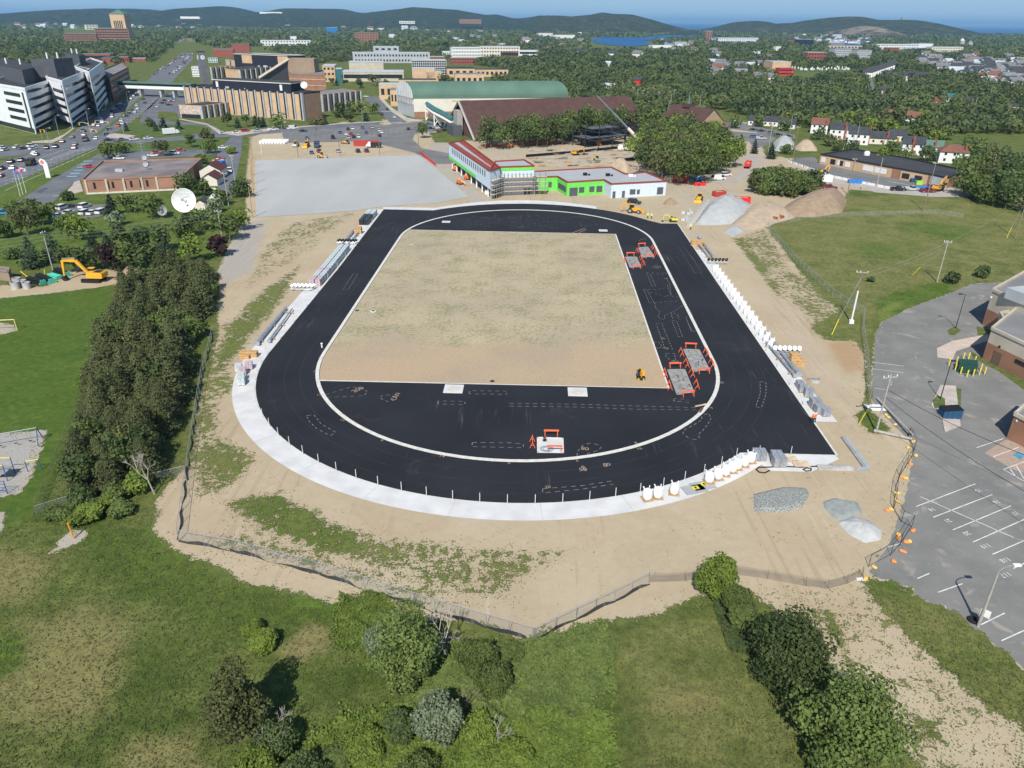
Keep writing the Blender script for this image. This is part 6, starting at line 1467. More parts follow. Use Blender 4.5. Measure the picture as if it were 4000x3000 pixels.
def bldg(name,label,px,h,wm,rm,z0=0,par=.5,cat='building',base=None,units=0,ph=None):
    P=roofpts(px,h); o0=Vector((P[0].x,P[0].y,z0)); t=thing(name,label,cat,o0); L=[(p.x-o0.x,p.y-o0.y) for p in P]
    a=sum(L[i][0]*L[(i+1)%len(L)][1]-L[(i+1)%len(L)][0]*L[i][1] for i in range(len(L)))
    b=MB(); b.prism(L,-.2,h-z0-par); w=b.build('wall',wm,t)
    if base: q=MB(); cx=sum(p[0] for p in L)/len(L); cy=sum(p[1] for p in L)/len(L); q.prism([(cx+(x-cx)*1.004,cy+(y-cy)*1.004) for x,y in L],-.1,base[0],bottom=False); q.build('base_course',base[1],t)
    c=Vector((sum(p[0] for p in L)/len(L),sum(p[1] for p in L)/len(L),0)); r=MB(); s=.996
    q=[(c.x+(x-c.x)*s,c.y+(y-c.y)*s) for x,y in L]; r.sheet(q,h-z0-par+.03); ro=r.build('roof',rm,t); fill(ro)
    e=MB()
    for i in range(len(L)):
        p0,p1=Vector((*L[i],0)),Vector((*L[(i+1)%len(L)],0)); d=p1-p0
        if d.length<.5: continue
        m=(p0+p1)/2; e.box((m.x,m.y,h-z0-par/2+.02),(d.length+.1,.36,par+.04),math.atan2(d.y,d.x))
    e.build('parapet',ph or wm,t)
    rg=random.Random(int(h*10+L[1][0]))
    for i in range(units):
        f=rg.uniform(.15,.85); g=rg.uniform(.25,.75); p=Vector((*L[0],0))*(1-f)*(1-g)+Vector((*L[1],0))*f*(1-g)+Vector((*L[2],0))*f*g+Vector((*L[3%len(L)],0))*(1-f)*g
        u=MB(); sz=(rg.uniform(1.2,3.2),rg.uniform(1.2,2.4),rg.uniform(.8,1.6)); u.box((p.x,p.y,h-z0-par+sz[2]/2+.04),sz,rg.uniform(-.1,.1)); u.build('roof_unit',FIN if i%2 else METALR,ro)
    t['h']=h-z0
    return t,[Vector((*p,0)) for p in L]
def done(t): 
    if 'h' in t: del t['h']
# school buildings, right edge
t,L=bldg('school_wing','upper beige and brick school wing at the right edge with a grey roof unit',[(3880,1127),(4120,1235),(4260,1135)],8.0,SANDB,GROOF,par=.5,base=(3.6,BRICK),units=0)
u=MB(); p=G(4010,1145,9); q=Vector((t.location.x,t.location.y,0)); u.box((p.x-q.x,p.y-q.y,8.6),(5.5,4.5,2.2),.3); u.build('roof_unit',FIN,t)
l=MB(); l.box((0,-.2,6.2),(.35,.3,.35)); l.build('wall_lamp',WPAINT,t); done(t)
t,L=bldg('school_wing','beige and brick school wing at the right edge, the nearer one with a door',[(3876,1278),(4110,1385),(4200,1290)],6.4,SANDB,GROOF,par=.5,base=(3.4,BRICK)); 
def on_wall(t,L,i,f0,f1,z0,z1,name,m,pr=.08):
    a,c=L[i],L[(i+1)%len(L)]; d=c-a; m_=a+d*(f0+f1)/2; b=MB(); b.box((m_.x,m_.y,(z0+z1)/2),(d.length*(f1-f0),pr*2+.08,z1-z0),math.atan2(d.y,d.x)); return b.build(name,m,t)
on_wall(t,L,0,.16,.30,0,2.6,'door',col('brown_door',(0.16,0.10,0.07))); on_wall(t,L,0,.52,.78,2.2,2.9,'window',GLASS); on_wall(t,L,0,.20,.23,3.5,3.8,'wall_lamp',BLACK); done(t)
t,L=bldg('school_porch','low grey roofed link between the two beige school wings',[(3908,1218),(3935,1262),(4000,1250),(3990,1205)],5.2,SANDB,GROOF,par=.4); done(t)
t,L=bldg('brick_corner_block','brick building corner with pale roof trim at the right edge by the painted bays',[(3966,1612),(4100,1680),(4180,1600)],4.4,BRICK,GROOF,par=.5,ph=SANDB); on_wall(t,L,0,.1,.13,3.2,3.5,'wall_lamp',WPAINT); done(t)
# dumpsters
def dumpster(p,rz,m,label,s=(2.6,1.7,1.7)):
    t=thing('dumpster',label,'dumpster',p,rz); b=MB(); extr(b,[(-s[0]/2,.12),(s[0]/2,.12),(s[0]/2,s[2]),(-s[0]/2,s[2]*.85)],-s[1]/2,s[1]/2); 
    for x in (-.8,0,.8): b.box((x,-s[1]/2-.04,.8),(.12,.08,1.3))
    b.build('bin',m,t); l=MB(); l.box((0,0,s[2]*.94),(s[0]*1.02,s[1]*1.04,.07),ry=-R_(6)); l.build('lid',BLACK if 'blue' in label else m,t); return t
GRN=col('dumpster_green',(0.015,0.065,0.05)); NBL=col('dumpster_blue',(0.02,0.075,0.15))
dumpster(G(3772,1450),R_(-25),GRN,'dark green dumpster inside a ring of yellow bollards',(2.9,2.3,2.0))
t=thing('dumpster','x','dumpster'); bpy.data.objects.remove(t)
dumpster(G(3707,1628),R_(-3),NBL,'blue front loading dumpster on the cracked traffic island',(2.9,1.9,1.7))
for i,(u,v) in enumerate(((3706,1428),(3730,1448),(3735,1420),(3751,1461),(3776,1473),(3800,1470),(3824,1465),(3845,1462),(3830,1448),(3762,1404),(3782,1404),(3806,1418))):
    b=MB(); b.tube((0,0,0),(0,0,1.35),.11,n=10); b.lathe([(.115,1.34),(.06,1.42)],n=10); o=b.build('bollard',mat('bollard_yellow',(0.80,0.62,0.04),.5,.08,2)); o.location=G(u,v); tag(o,'yellow bollard round the green dumpster','bollard','yellow bollards round the green dumpster')
    q=MB(); q.tube((0,0,.0),(0,0,.18),.125,n=10); q.build('base_collar',mat('teal_paint',(0.2,0.5,0.42),.6,.1,2),o)
# light poles
def lamp_post(p,h,label,arm=(1.4,0),m=DSTEEL,head='box',r=.09,group=None):
    t=thing('street_lamp',label,'street lamp',p,0,group); b=MB(); b.tube((0,0,0),(0,0,h),r,r*.6,8); b.build('pole',m,t); ax,ay=arm
    b=MB()
    if head=='curve': b.path([(ax*(1-math.cos(a)),ay*(1-math.cos(a)),h+.9*abs(ax+ay)*.5*math.sin(a)) for a in [i*PI/12 for i in range(7)]],.05,5)
    else: b.tube((0,0,h-.05),(ax,ay,h+.1),.05,n=5)
    b.build('arm',STEEL if head=='curve' else m,t); z=h+(.45*abs(ax+ay) if head=='curve' else .1)
    b=MB(); b.box((ax*1.12,ay*1.12,z),(.75 if ax else .35,.35 if ax else .75,.18),math.atan2(ay,ax)*0); b.build('lamp_head',WPAINT if head=='curve' else m,t); return t
t=lamp_post(G(3820,2447),7.2,'tall leaning concrete lamp post at the yard edge with a white board',(1.6,0.2),GPOLE,'curve',.16)
b=MB(); b.box((.2,-.1,1.9),(.06,.9,.9),.8); b.build('board',WPAINT,t)
b=MB(); b.lathe([(.55,.0),(.62,.12),(.55,.25),(.3,.25),(.3,.1)],n=18); o=b.build('tyre',RUB); o.location=G(3801,2425); tag(o,'black tyre lying at the foot of the leaning lamp post','tyre')
lamp_post(G(3733,1282),7.4,'dark lamp post on the grass patch beside the upper school wing',(-.9,0)); lamp_post(G(3672,1562),7.0,'dark lamp post on the traffic island beside the blue dumpster',(.5,.3))
def util_pole(p,h,label,m=POLEW,cross=2.4,rz=0.0,r=.16,sleeve=None,tr=False,group=None,lean=(0,0)):
    t=thing('utility_pole',label,'utility pole',p,rz,group); lx,ly=lean; b=MB(); b.tube((0,0,-.2),(lx,ly,h),r,r*.7,8); b.build('pole',m,t)
    if cross: 
        b=MB(); b.box((lx,ly,h-.5),(cross,.14,.16)); b.build('crossarm',GPOLE,t)
        for x in (-cross*.45,-cross*.15,cross*.45): b=MB(); b.lathe([(.05,h-.42),(.10,h-.3),(.06,h-.12)],(x+lx,ly,0),n=8); b.build('insulator',WPAINT,t)
    if sleeve: b=MB(); b.tube((0,0,0),(lx*sleeve,ly*sleeve,h*sleeve),r*1.15,r*1.05,8); b.build('white_sleeve',WPAINT,t); b=MB(); b.box((0,0,.35),(.9,.9,.7)); b.build('footing',WPAINT,t)
    if tr: b=MB(); b.tube((.35+lx,ly,h-1.8),(.35+lx,ly,h-1.0),.24,n=10); b.build('transformer',STEEL,t)
    return t
PA=util_pole(G(3324,1262),11.6,'utility pole with a white lower sleeve beside the right hand fence',sleeve=.62,rz=R_(-10))
PB=util_pole(G(3660,1102),10.5,'faint grey utility pole standing alone in the rough field',GPOLE,1.8,rz=R_(-10))
PC=util_pole(G(3422,1690),10.0,'grey utility pole at the broken fence corner of the yard',GPOLE,2.6,rz=R_(15),tr=True)
PD=util_pole(G(3607,825),16,'dark leaning utility pole below the low school',POLEW,1.8,lean=(1.2,2.0))
PE=util_pole(G(3965,930),14,'dark utility pole at the right edge beside a yellow guy',POLEW,1.8,lean=(1,1.5))
PF=util_pole(G(3310,760),13,'dark utility pole beside the brown spoil bank',POLEW,1.6,lean=(.5,1),tr=True)
PG=util_pole(G(2998,612),15,'tall pale utility pole above the dirt road',GPOLE,2.6,tr=True)
PH=util_pole(G(3095,638),16,'tall dark utility pole behind the round thicket',POLEW,1.6)
PI_=util_pole(G(2805,552),15,'dark pole at the corner of the church car park',POLEW,0)
PJ=util_pole(G(208,1058),10,'utility pole on the left lawn behind the pipes',GPOLE,1.6,rz=R_(80))
PK=util_pole(G(870,943),9,'utility pole at the right end of the row above the wood',GPOLE,2.0,rz=R_(10))
PL=util_pole(G(893,803),11,'grey utility pole at the lane end beside the right dish',GPOLE,2.0)
PM=util_pole(G(920,722),11,'grey utility pole on the lane right of the brown roofed shed',GPOLE,1.6,tr=True)
for i,(u,v) in enumerate(((988,850),(992,757),(990,719),(989,684),(990,652),(989,620))): util_pole(G(u,v),9.5,'new wooden pole on the left edge of the grey pad, %s from the near end'%ORD[i],mat('new_pole',(0.42,0.27,0.14),.8,.15,2),0,group='new poles round the pad')
for i,(u,v) in enumerate(((1165,614),(1328,609),(1483,604),(1636,600))): util_pole(G(u,v),9.5,'wooden pole along the top edge of the grey pad, %s from the left'%ORD[i],POLEW,0,group='new poles round the pad')
def wire(p,q,label,sag=1.2,n=1,r=.022):
    b=MB()
    for k_ in range(n):
        o=Vector((0,0,-k_*.9)); pts=[p.lerp(q,i/14)+o+Vector((0,0,-sag*4*(i/14)*(1-i/14))) for i in range(15)]; b.path(pts,r,4)
    ob=b.build('overhead_wire',RUB if 'yard' in label else STEEL); tag(ob,label,'overhead wire')
top=lambda t,h:Vector(t.location)+Vector((0,0,h))
wire(top(PJ,9.6),top(PK,8.6),'overhead wires across the left lawn between two poles',.8,3); wire(top(PJ,9.6),top(PJ,9.6)+(top(PJ,9.6)-top(PK,8.6))*.5,'overhead wires running off the left edge from the lawn pole',.5,3)
wire(top(PC,6.2),G(4300,2080,6.5),'black cable sagging across the school yard, lower one',1.0,1,.04); wire(top(PC,7.5),G(4300,1880,8.0),'black cable sagging across the school yard, upper one',1.0,1,.04)
wire(top(PA,11),top(PB,10),'overhead wire between the sleeved pole and the faint grey pole',.8,2); wire(top(PB,10),top(PE,12),'overhead wire from the faint grey pole to the right edge',.8,1)
def guy(u,v,du,dv,h,label): 
    b=MB(); p=G(u,v); q=G(du,dv); a=p.lerp(q,.22); b.tube(p,Vector((a.x,a.y,h*.28)),.07,n=6); o=b.build('guy_guard',mat('guy_yellow',(0.80,0.62,0.04),.5,.1,2)); tag(o,label,'guy guard')
    c=MB(); c.tube(Vector((a.x,a.y,h*.28)),Vector((q.x,q.y,h)),.03,n=4); c.build('guy_wire',STEEL,o)
guy(3249,1307,3324,1262,10,'yellow guy guard left of the white sleeved pole'); guy(3353,1660,3422,1690,9,'yellow guy guard at the broken fence corner'); guy(3932,930,3965,930,12,'yellow guy guard at the right edge of the rough field'); guy(3565,1075,3660,1102,9,'yellow guy guard in the middle of the rough field')
# fallen poles and white sheets at the broken corner
for (a,c,r,lb,m) in (((3412,1688),(3560,1722),.24,'thick wooden pole lying across the broken fence corner',GPOLE),((3424,1560),(3560,1715),.17,'long grey pole leaning across the thick one',GPOLE),((3553,1710),(3562,1680),.2,'short pole stub at the right end of the fallen poles',POLEW)):
    b=MB(); p=G(*a);q=G(*c); b.tube(p+Vector((0,0,.3)),q+Vector((0,0,.35 if 'long' not in lb else .8)),r,r*.9,8); o=b.build('fallen_pole',m); tag(o,lb,'fallen pole')
for (u,v,lb) in ((3410,1588,'upper white sheet lying at the broken fence corner'),(3432,1598,'lower white sheet lying at the broken fence corner')):
    b=MB(); b.box((0,0,.06),(2.6,1.2,.08)); o=b.build('white_sheet',WPAINT); o.location=G(u,v); tag(o,lb,'sheet')
# playground
PBL=col('play_blue',(0.03,0.10,0.28))
def swing(p,rz):
    t=thing('swing_set','blue framed swing set on the gravel at the left edge','swing set',p,rz); b=MB(); b.tube((-4,0,2.4),(4,0,2.4),.07,n=8); b.build('top_bar',STEEL,t)
    for x in (-4,4):
        b=MB(); b.tube((x,0,2.4),(x-.2,-1.2,0),.07,n=8); b.tube((x,0,2.4),(x+.2,1.2,0),.07,n=8); b.build('leg',PBL,t)
    for x in (-2.8,-1.0,1.0,2.8):
        b=MB(); b.tube((x-.2,0,2.4),(x-.2,0,.5),.02,n=4); b.tube((x+.2,0,2.4),(x+.2,0,.5),.02,n=4); c=b.build('chains',STEEL,t); b=MB(); b.box((x,0,.48),(.5,.2,.05)); b.build('seat',BLACK,c)
swing((G(20,1755)+G(105,1740))/2+Vector((-1,0,0)),dirpx((20,1755),(105,1740)))
t=thing('climbing_frame','blue and yellow climbing frame on the gravel at the left edge','climbing frame',G(15,1865),.1)
for (x,y) in ((-1,-1),(1,-1),(1,1),(-1,1),(2.6,1.2),(4.2,1.6)): b=MB(); b.tube((x,y,0),(x,y,2.6 if x<2 else 1.8),.06,n=8); b.build('post',PBL,t)
b=MB(); b.box((0,0,1.2),(2,2,.1)); b.build('deck',GREY,t); b=MB(); b.tube((-1,-1,2.5),(1,-1,2.5),.06); b.tube((2.6,1.2,1.7),(4.2,1.6,1.7),.06); b.tube((-1,1,2.5),(1,1,2.5),.06); b.build('bars',mat('bollard_yellow',(0,0,0)),t)
t=thing('climbing_frame','blue ladder frame at the near end of the left edge playground','climbing frame',G(5,1930),.1)
for x in (-.8,.8): b=MB(); b.tube((x,0,0),(x,0,2.0),.06,n=8); b.build('post',PBL,t)
b=MB(); 
for z in (.5,1,1.5,1.95): b.tube((-.8,0,z),(.8,0,z),.04)
b.build('rungs',PBL,t)
t=thing('goalpost','yellow football goal frame at the left edge of the playing field','goal',G(68,1292),dirpx((-150,1302),(68,1292)))
b=MB(); b.tube((0,0,0),(0,0,2.4),.09,n=8); b.build('upright',mat('goal_yellow',(0.75,0.60,0.25),.5,.1,1),t); b=MB(); b.tube((-7,0,0),(-7,0,2.4),.09,n=8); b.build('upright',mat('goal_yellow',(0,0,0)),t); b=MB(); b.tube((-7,0,2.4),(0,0,2.4),.09,n=8); b.build('crossbar',mat('goal_yellow',(0,0,0)),t)
b=MB(); b.tube((0,0,0),(-.1,-.1,2.4),.1,.09,8); o=b.build('orange_post',mat('post_orange',(0.75,0.30,0.05),.6,.12,2)); o.location=G(289,2104); tag(o,'leaning orange post on its gravel patch in the lower left meadow','post')
# pipes and rings by the excavator
def rings(u,v,z,r,h,label):
    t=thing('concrete_ring',label,'concrete ring',G(u,v),0,'concrete manhole rings'); b=MB(); n=20; 
    vs=[];
    for (rr,zz) in ((r,0),(r,h),(r*.82,h),(r*.82,.05)):
        for i in range(n): a=2*PI*i/n; vs.append((rr*math.cos(a),rr*math.sin(a),zz))
    fs=[]
    for k_ in range(3):
        for i in range(n): fs.append((k_*n+i,k_*n+(i+1)%n,(k_+1)*n+(i+1)%n,(k_+1)*n+i))
    b.add(vs,fs); b.build('ring',OLDC,t); return t
for i,(u,v,s) in enumerate(((63,1128,1),(70,1112,1),(92,1118,.9),(107,1127,.9))): rings(u,v,0,.95*s,1.7*s,'pale concrete manhole ring beside the black pipes, %s from the left'%ORD[i])
def pipes(a,c,m,n,r,label,lay=2):
    p=G(*a);q=G(*c);d=q-p; L=d.length
    for k_ in range(lay):
        for i in range(n-k_):
            t=thing('drain_pipe',label,'pipe',p+Vector((0,0,r+k_*r*1.75)),math.atan2(d.y,d.x),'stacked drain pipes'); y=(i-(n-k_-1)/2)*r*2.05
            b=MB(); b.tube((0,y,0),(L,y,0),r,n=12,caps=False); b.tube((0,y,0),(L,y,0),r*.85,n=12,caps=False); b.build('pipe_wall',m,t); e=MB(); e.tube((L,y,0),(L+.15,y,0),r*1.08,n=12); e.build('pipe_end',mat('teal_pipe',(0.08,0.45,0.32),.5,.1,1),t)
TEALP=mat('teal_pipe',(0.08,0.45,0.32),.5,.1,1)
pipes((115,1098),(170,1112),BLACK,3,.32,'black drain pipe in the stack nearest the concrete rings'); pipes((152,1086),(205,1107),BLACK,3,.34,'black drain pipe in the middle stack'); pipes((198,1080),(235,1090),TEALP,4,.24,'turquoise pipe in the small bright bundle'); pipes((222,1062),(265,1080),BLACK,3,.32,'black drain pipe in the stack beside the excavator bucket')
for (u,v,du,lb) in ((118,1090,-22,'yellow timber stake lying in front of the black pipes'),(175,1082,2,'yellow timber stake standing behind the black pipes')):
    b=MB(); b.tube((0,0,0),(du*.09,.3,1.8),.08); o=b.build('timber_stake',mat('guy_yellow',(0,0,0))); o.location=G(u,v); tag(o,lb,'stake')
t,L=bldg('brick_hut','brown walled hut cut by the left edge beside the concrete rings',[(-60,1050),(30,1058),(38,1044)],2.6,col('hut_brown',(0.28,0.20,0.15)),GROOF,par=.3); done(t)
# spoil heaps around the site
LS=mat('loose_soil',(0.40,0.315,0.225),.95,.14,.5,bump=.6,bscale=2,detail=7); GS=mat('grey_stone',(0.37,0.385,0.375),.95,.10,.4,bump=.5,bscale=3,detail=7); DS=mat('brown_soil',(0.30,0.22,0.145),.95,.15,.5,bump=.6,bscale=2,detail=7)
heap('stone_heap',[(2715,880),(2745,820),(2800,785),(2850,778),(2930,800),(2960,830),(2900,870),(2800,880)],5.0,GS,'big grey crushed stone heap beyond the far right corner of the track',top=(2825,830),seed=6)
heap('soil_heap',[(2850,890),(2880,830),(2960,805),(3020,800),(3090,830),(3110,850),(3020,875),(2940,900)],3.5,LS,'sandy soil heap right of the grey stone heap',top=(2990,835),seed=7)
heap('soil_bank',[(3040,830),(3080,795),(3150,765),(3280,750),(3310,780),(3290,830),(3180,850),(3080,845)],5.0,DS,'brown soil bank with a dark rim right of the heaps',top=(3220,800),seed=8,rough=.05)
heap('stone_heap',[(2824,905),(2850,885),(2900,890),(2905,905),(2860,925)],1.2,GS,'small low stone patch below the big grey heap',seed=9)
heap("soil_heap",[(2100+x/2.765,300+y/2.765) for x,y in ((1350,1370),(1400,1345),(1460,1340),(1525,1375),(1450,1392),(1390,1388))],1.8,DS,'small brown sand heap in front of the low white wing',seed=10)
heap('soil_heap',[(2100+x/2.765,300+y/2.765) for x,y in ((760,990),(820,950),(960,950),(1030,1020),(960,1035),(850,1010))],4.2,LS,'sandy heap behind the low white wing roof',seed=11)
heap('stone_heap',X5([(1140,600),(1200,560),(1300,545),(1390,570),(1400,640),(1250,670),(1180,660)]),4.5,GS,'grey heap beside the church road, left one',seed=12)
heap('soil_heap',X5([(1380,640),(1420,600),(1540,590),(1640,640),(1640,665),(1450,665)]),4.0,LS,'pale heap beside the church road, right one',seed=13)
heap('soil_heap',[(480,1060),(500,1048),(545,1050),(560,1075),(520,1090),(470,1080)],1.6,DS,'brown brush heap behind the big yellow excavator',seed=14)
# big concrete blocks bounding the stone heap
for i in range(9):
    p=G(2690,885).lerp(G(2760,805),i/8); b=MB(); b.box((0,0,1.0),(1.2,2.2,2.0),R_(-12)); b.box((0,0,2.05),(.5,.5,.12)); o=b.build('concrete_block',OLDC); o.location=p; tag(o,'upright concrete block in the row holding back the grey stone heap','concrete block','concrete blocks at the stone heap')
for i in range(8):
    f=i/7; 
    for (a,c,gp) in (((3085,636),(3240,690),'upper'),((3243,692),(3470,738),'lower')):
        p=G(*a).lerp(G(*c),f); b=MB(); extr(b,[(-1.6,0),(1.6,0),(1.6,.9),(-1.6,.9)],-.25,.25); b.box((0,0,.15),(3.2,.6,.3)); o=b.build('concrete_barrier',WPAINT); o.location=p; o.rotation_euler.z=dirpx(a,c); tag(o,'white concrete road barrier in the %s run before the low school'%gp,'barrier','concrete barriers before the low school')
for (u,v,lb,m) in ((2985,868,'yellow excavator bucket lying by the fence corner',YEL),(3045,858,'rusty excavator bucket by the fence corner',mat('rust',(0.30,0.12,0.05),.8,.3,2)),(3020,864,'small rusty attachment between the two buckets',mat('rust',(0,0,0)))):
    b=MB(); extr(b,[(-.9,0),(.9,.1),(1.0,1.2),(.2,1.6),(-.9,1.3)],-1.0,1.0); 
    for i in range(4): b.box((1.05,-.75+i*.5,.1),(.3,.12,.12))
    o=b.build('machine_bucket',m); o.location=G(u,v); o.rotation_euler.z=.6; tag(o,lb,'bucket')
for i in range(12):
    p=G(2655+rnd.uniform(0,45),845+rnd.uniform(-20,20)); b=MB(); b.lathe([(.5,0),(.55,.5),(.4,.9)],n=12) if i%2 else b.box((0,0,.4),(1.1,.9,.8)); o=b.build('site_debris',OLDC if i%2 else WRAP); o.location=p; tag(o,'pale concrete piece or wrapped bundle stored beside the block row','debris','stored pieces by the block row')
NAVYW=col('near_black_cladding',(0.02,0.022,0.035)); RUSTR=col('red_membrane',(0.26,0.055,0.035)); GMEM=col('grey_membrane',(0.36,0.37,0.38),var=.05); LIME=col('green_sheathing',(0.16,0.62,0.10),var=.1,scale=1.2); WSH=col('white_sheathing',(0.58,0.66,0.72),var=.10,scale=1.6); GREENR=col('green_metal_roof',(0.095,0.17,0.125),var=.12,scale=.08,detail=6,stretch=(1,.15,1)); TEAL=col('teal_glass',(0.04,0.15,0.15),rough=.3)
def ZV(x,y,v):
    lo,hi=0,200
    for _ in range(40):
        m=(lo+hi)/2; z=m-CAM_H; fz=y*CP-z*SP; up=(y*SP+z*CP)/fz; a=x/fz; vv=1500-(-SR*a+CR*up)*F_PX
        if vv>v: lo=m
        else: hi=m
    return lo
def bands(t,L,edges,zs,hh,m=GLASS,name='window_band',f=(.04,.96)):
    for i in edges:
        for z in zs: on_wall(t,L,i,f[0],f[1],z,z+hh,name,m,.05)
# white stepped tower block, left edge
for k_,(lb,px,h,pp,ph) in enumerate((('nearest and largest',[(-60,318),(95,343),(228,300)],23,[(-60,243),(85,274),(160,256)],33),('middle',[(178,297),(240,314),(350,268)],25,[(119,230),(196,226),(282,226)],35),('farthest',[(293,258),(347,280),(402,240)],26,[(251,204),(307,217),(330,213)],34))):
    t,L=bldg('stepped_office_block','white and glass banded office block on the left, %s of three'%lb,px,h,PANEL,DROOF,par=1.2)
    bands(t,L,(1,),[3.2+i*4.1 for i in range(5)],1.7); bands(t,L,(0,),[5.5+i*4.1 for i in range(4)],1.8,f=(.45,.85) if k_==0 else (.3,.95)); on_wall(t,L,0,.9,.94,2.5,h-2.5,'window_band',GLASS,.05); on_wall(t,L,0,.02,.98,.2,2.6,'glazed_base',GLASS,.05); on_wall(t,L,1,.02,.5,.2,2.4,'glazed_base',GLASS,.05)
    kb=((89,329),(206,295),(318,256))[k_]; gq=G(*kb,h-1); ph=ZV(gq.x,gq.y,pp[1][1]); P=roofpts(pp,ph); q=t.location; r=MB(); r.prism([(p.x-q.x,p.y-q.y) for p in P],h-1.2,ph,0,1); pn=r.build('penthouse',[CHAR,DROOF],t)
    for j in range(2): p=P[0].lerp(P[2],.4+.25*j); s=MB(); s.tube((p.x-q.x,p.y-q.y,ph),(p.x-q.x,p.y-q.y,ph+3.2),.5,n=8); s.build('flue',WPAINT,pn)
    done(t)
# footbridge
a,c=G(432,372),G(765,385); d=c-a; t=thing('footbridge','enclosed footbridge with a green roof crossing the parkway','footbridge',a,math.atan2(d.y,d.x)); W_=d.length
for nm,m,z0,z1,w_ in (('deck',PANEL,6.0,8.2,6),('glazing',GLASS,8.2,9.8,5.6),('roof',GREENR,9.8,10.8,7)): b=MB(); b.box((W_/2,0,(z0+z1)/2),(W_,w_,z1-z0)); b.build(nm,m,t)
for f in (.06,.38,.62,.77): b=MB(); b.box((W_*f,0,3),(1.6,4,6)); b.build('pier',OLDC,t)
t,L=bldg('red_office_block','red and green stepped block behind the white tower block',[(402,272),(424,300),(500,262)],17,REDB,GROOF,par=.8); bands(t,L,(0,1),[2+i*4 for i in range(4)],1.8,m=TEAL); done(t)
# ribbed buildings
def ribs(t,L,i,n,h,w=.9,z0=0,wallz=(0,1),fin=FIN,glass=True,prot=.9):
    a,c=L[i],L[(i+1)%len(L)]; d=c-a; rz=math.atan2(d.y,d.x); step=d.length/n
    b=MB(); b.box((0,0,(h+z0)/2),(w,prot*2,h-z0)); fm=b.mesh('fin',fin); b=MB(); b.box((0,0,(h+z0)/2-.3),(step*.34,.16,h-z0-1.2)); gm_=b.mesh('window_strip',GLASS)
    for k_ in range(n+1):
        p=a+d*(k_/n); o=bpy.data.objects.new('fin',fm); COL.objects.link(o); o.parent=t; o.location=p; o.rotation_euler.z=rz
        if glass and k_<n: p=a+d*((k_+.78)/n); o=bpy.data.objects.new('window_strip',gm_); COL.objects.link(o); o.parent=t; o.location=p; o.rotation_euler.z=rz
t,L=bldg('ribbed_library','long tan library with grey vertical fins along its front',[(720,335),(1178,363),(1250,356)],16,TAN,DROOF,par=.7,units=6,ph=NAVYW); ribs(t,L,0,16,16); on_wall(t,L,1,.0,.98,0,15.3,'brick_end',col('plain_brick',(0.28,0.18,0.12))); done(t)
q=roofpts([(828,309),(1134,325),(1185,318)],20.5); b=MB(); b.prism([(p.x-t.location.x,p.y-t.location.y) for p in q],15.4,20.0,0,1); b.build('upper_storey',[NAVYW,DROOF],t); b=MB(); cx=sum((p.x for p in q))/4-t.location.x; cy=sum((p.y for p in q))/4-t.location.y; b.prism([(cx+(p.x-t.location.x-cx)*1.02,cy+(p.y-t.location.y-cy)*1.05) for p in q],20.0,20.5,0,1); b.build('upper_roof',[CURB,DROOF],t)
for f in (.06,.88): 
    e=q[0].lerp(q[1],f)-t.location; b=MB(); b.box((e.x,e.y-.1,17.6),(1.9,.3,3.4),math.atan2((q[1]-q[0]).y,(q[1]-q[0]).x)); b.build('white_door',WPAINT,t)
t=thing('rooftop_dish','round white dish on the right end of the library roof','dish',G(1190,352,16)); b=MB(); b.M=Matrix.Rotation(R_(75),4,'X'); b.lathe([(.2,-.3),(1.8,.0),(2.2,.5),(2.1,.55),(1.7,.1),(.1,-.15)],n=20); b.M=None; b.v=[(x,y,z+3) for x,y,z in b.v]; b.build('reflector',WPAINT,t); b=MB(); b.tube((0,.3,0),(0,.3,3),.2); b.build('mast',STEEL,t)
t,L=bldg('ribbed_wing','lower ribbed wing at the right end of the library',[(1256,369),(1407,354),(1330,345)],11,col('plain_brick',(0,0,0)),GROOF,par=.5); ribs(t,L,0,7,11); done(t)
t,L=bldg('mural_block','low dark roofed block with a pale mural panel on its left face',[(698,409),(784,413),(900,398)],7.7,TAN,DROOF,par=.5); on_wall(t,L,0,.0,1,2.4,7.5,'mural_panel',mat('mural_marble',(0.50,0.40,0.34),.7,.35,.9,detail=8),.1); on_wall(t,L,0,.05,.95,.1,2.3,'glazing',GLASS,.06); ribs(t,L,1,5,7.7,fin=FIN); done(t)
for lb,px,h,n in (('with a tan end wall, behind the library',[(878,268),(935,273),(1090,257)],16,8),('far one near the slanted roof',[(884,232),(1082,247),(1150,240)],19,9)):
    t,L=bldg('ribbed_block','ribbed tan campus block '+lb,px,h,TAN,DROOF,par=.6,units=3); ribs(t,L,0 if 'far' in lb else 1,n,h); done(t)
t,L=bldg('dark_campus_block','dark flat topped block above the ribbed blocks',[(912,209),(1122,217),(1190,214)],26,NAVYW,DROOF,par=.5,ph=CURB); on_wall(t,L,0,.15,.34,18,25,'tan_panel',TAN); on_wall(t,L,0,.82,1,18,25,'tan_panel',TAN); done(t)
t,L=bldg('ribbed_block','long low ribbed block left of the tan end wall',[(823,262),(965,254),(985,250)],14,TAN,DROOF,par=.6); ribs(t,L,0,8,14); done(t)
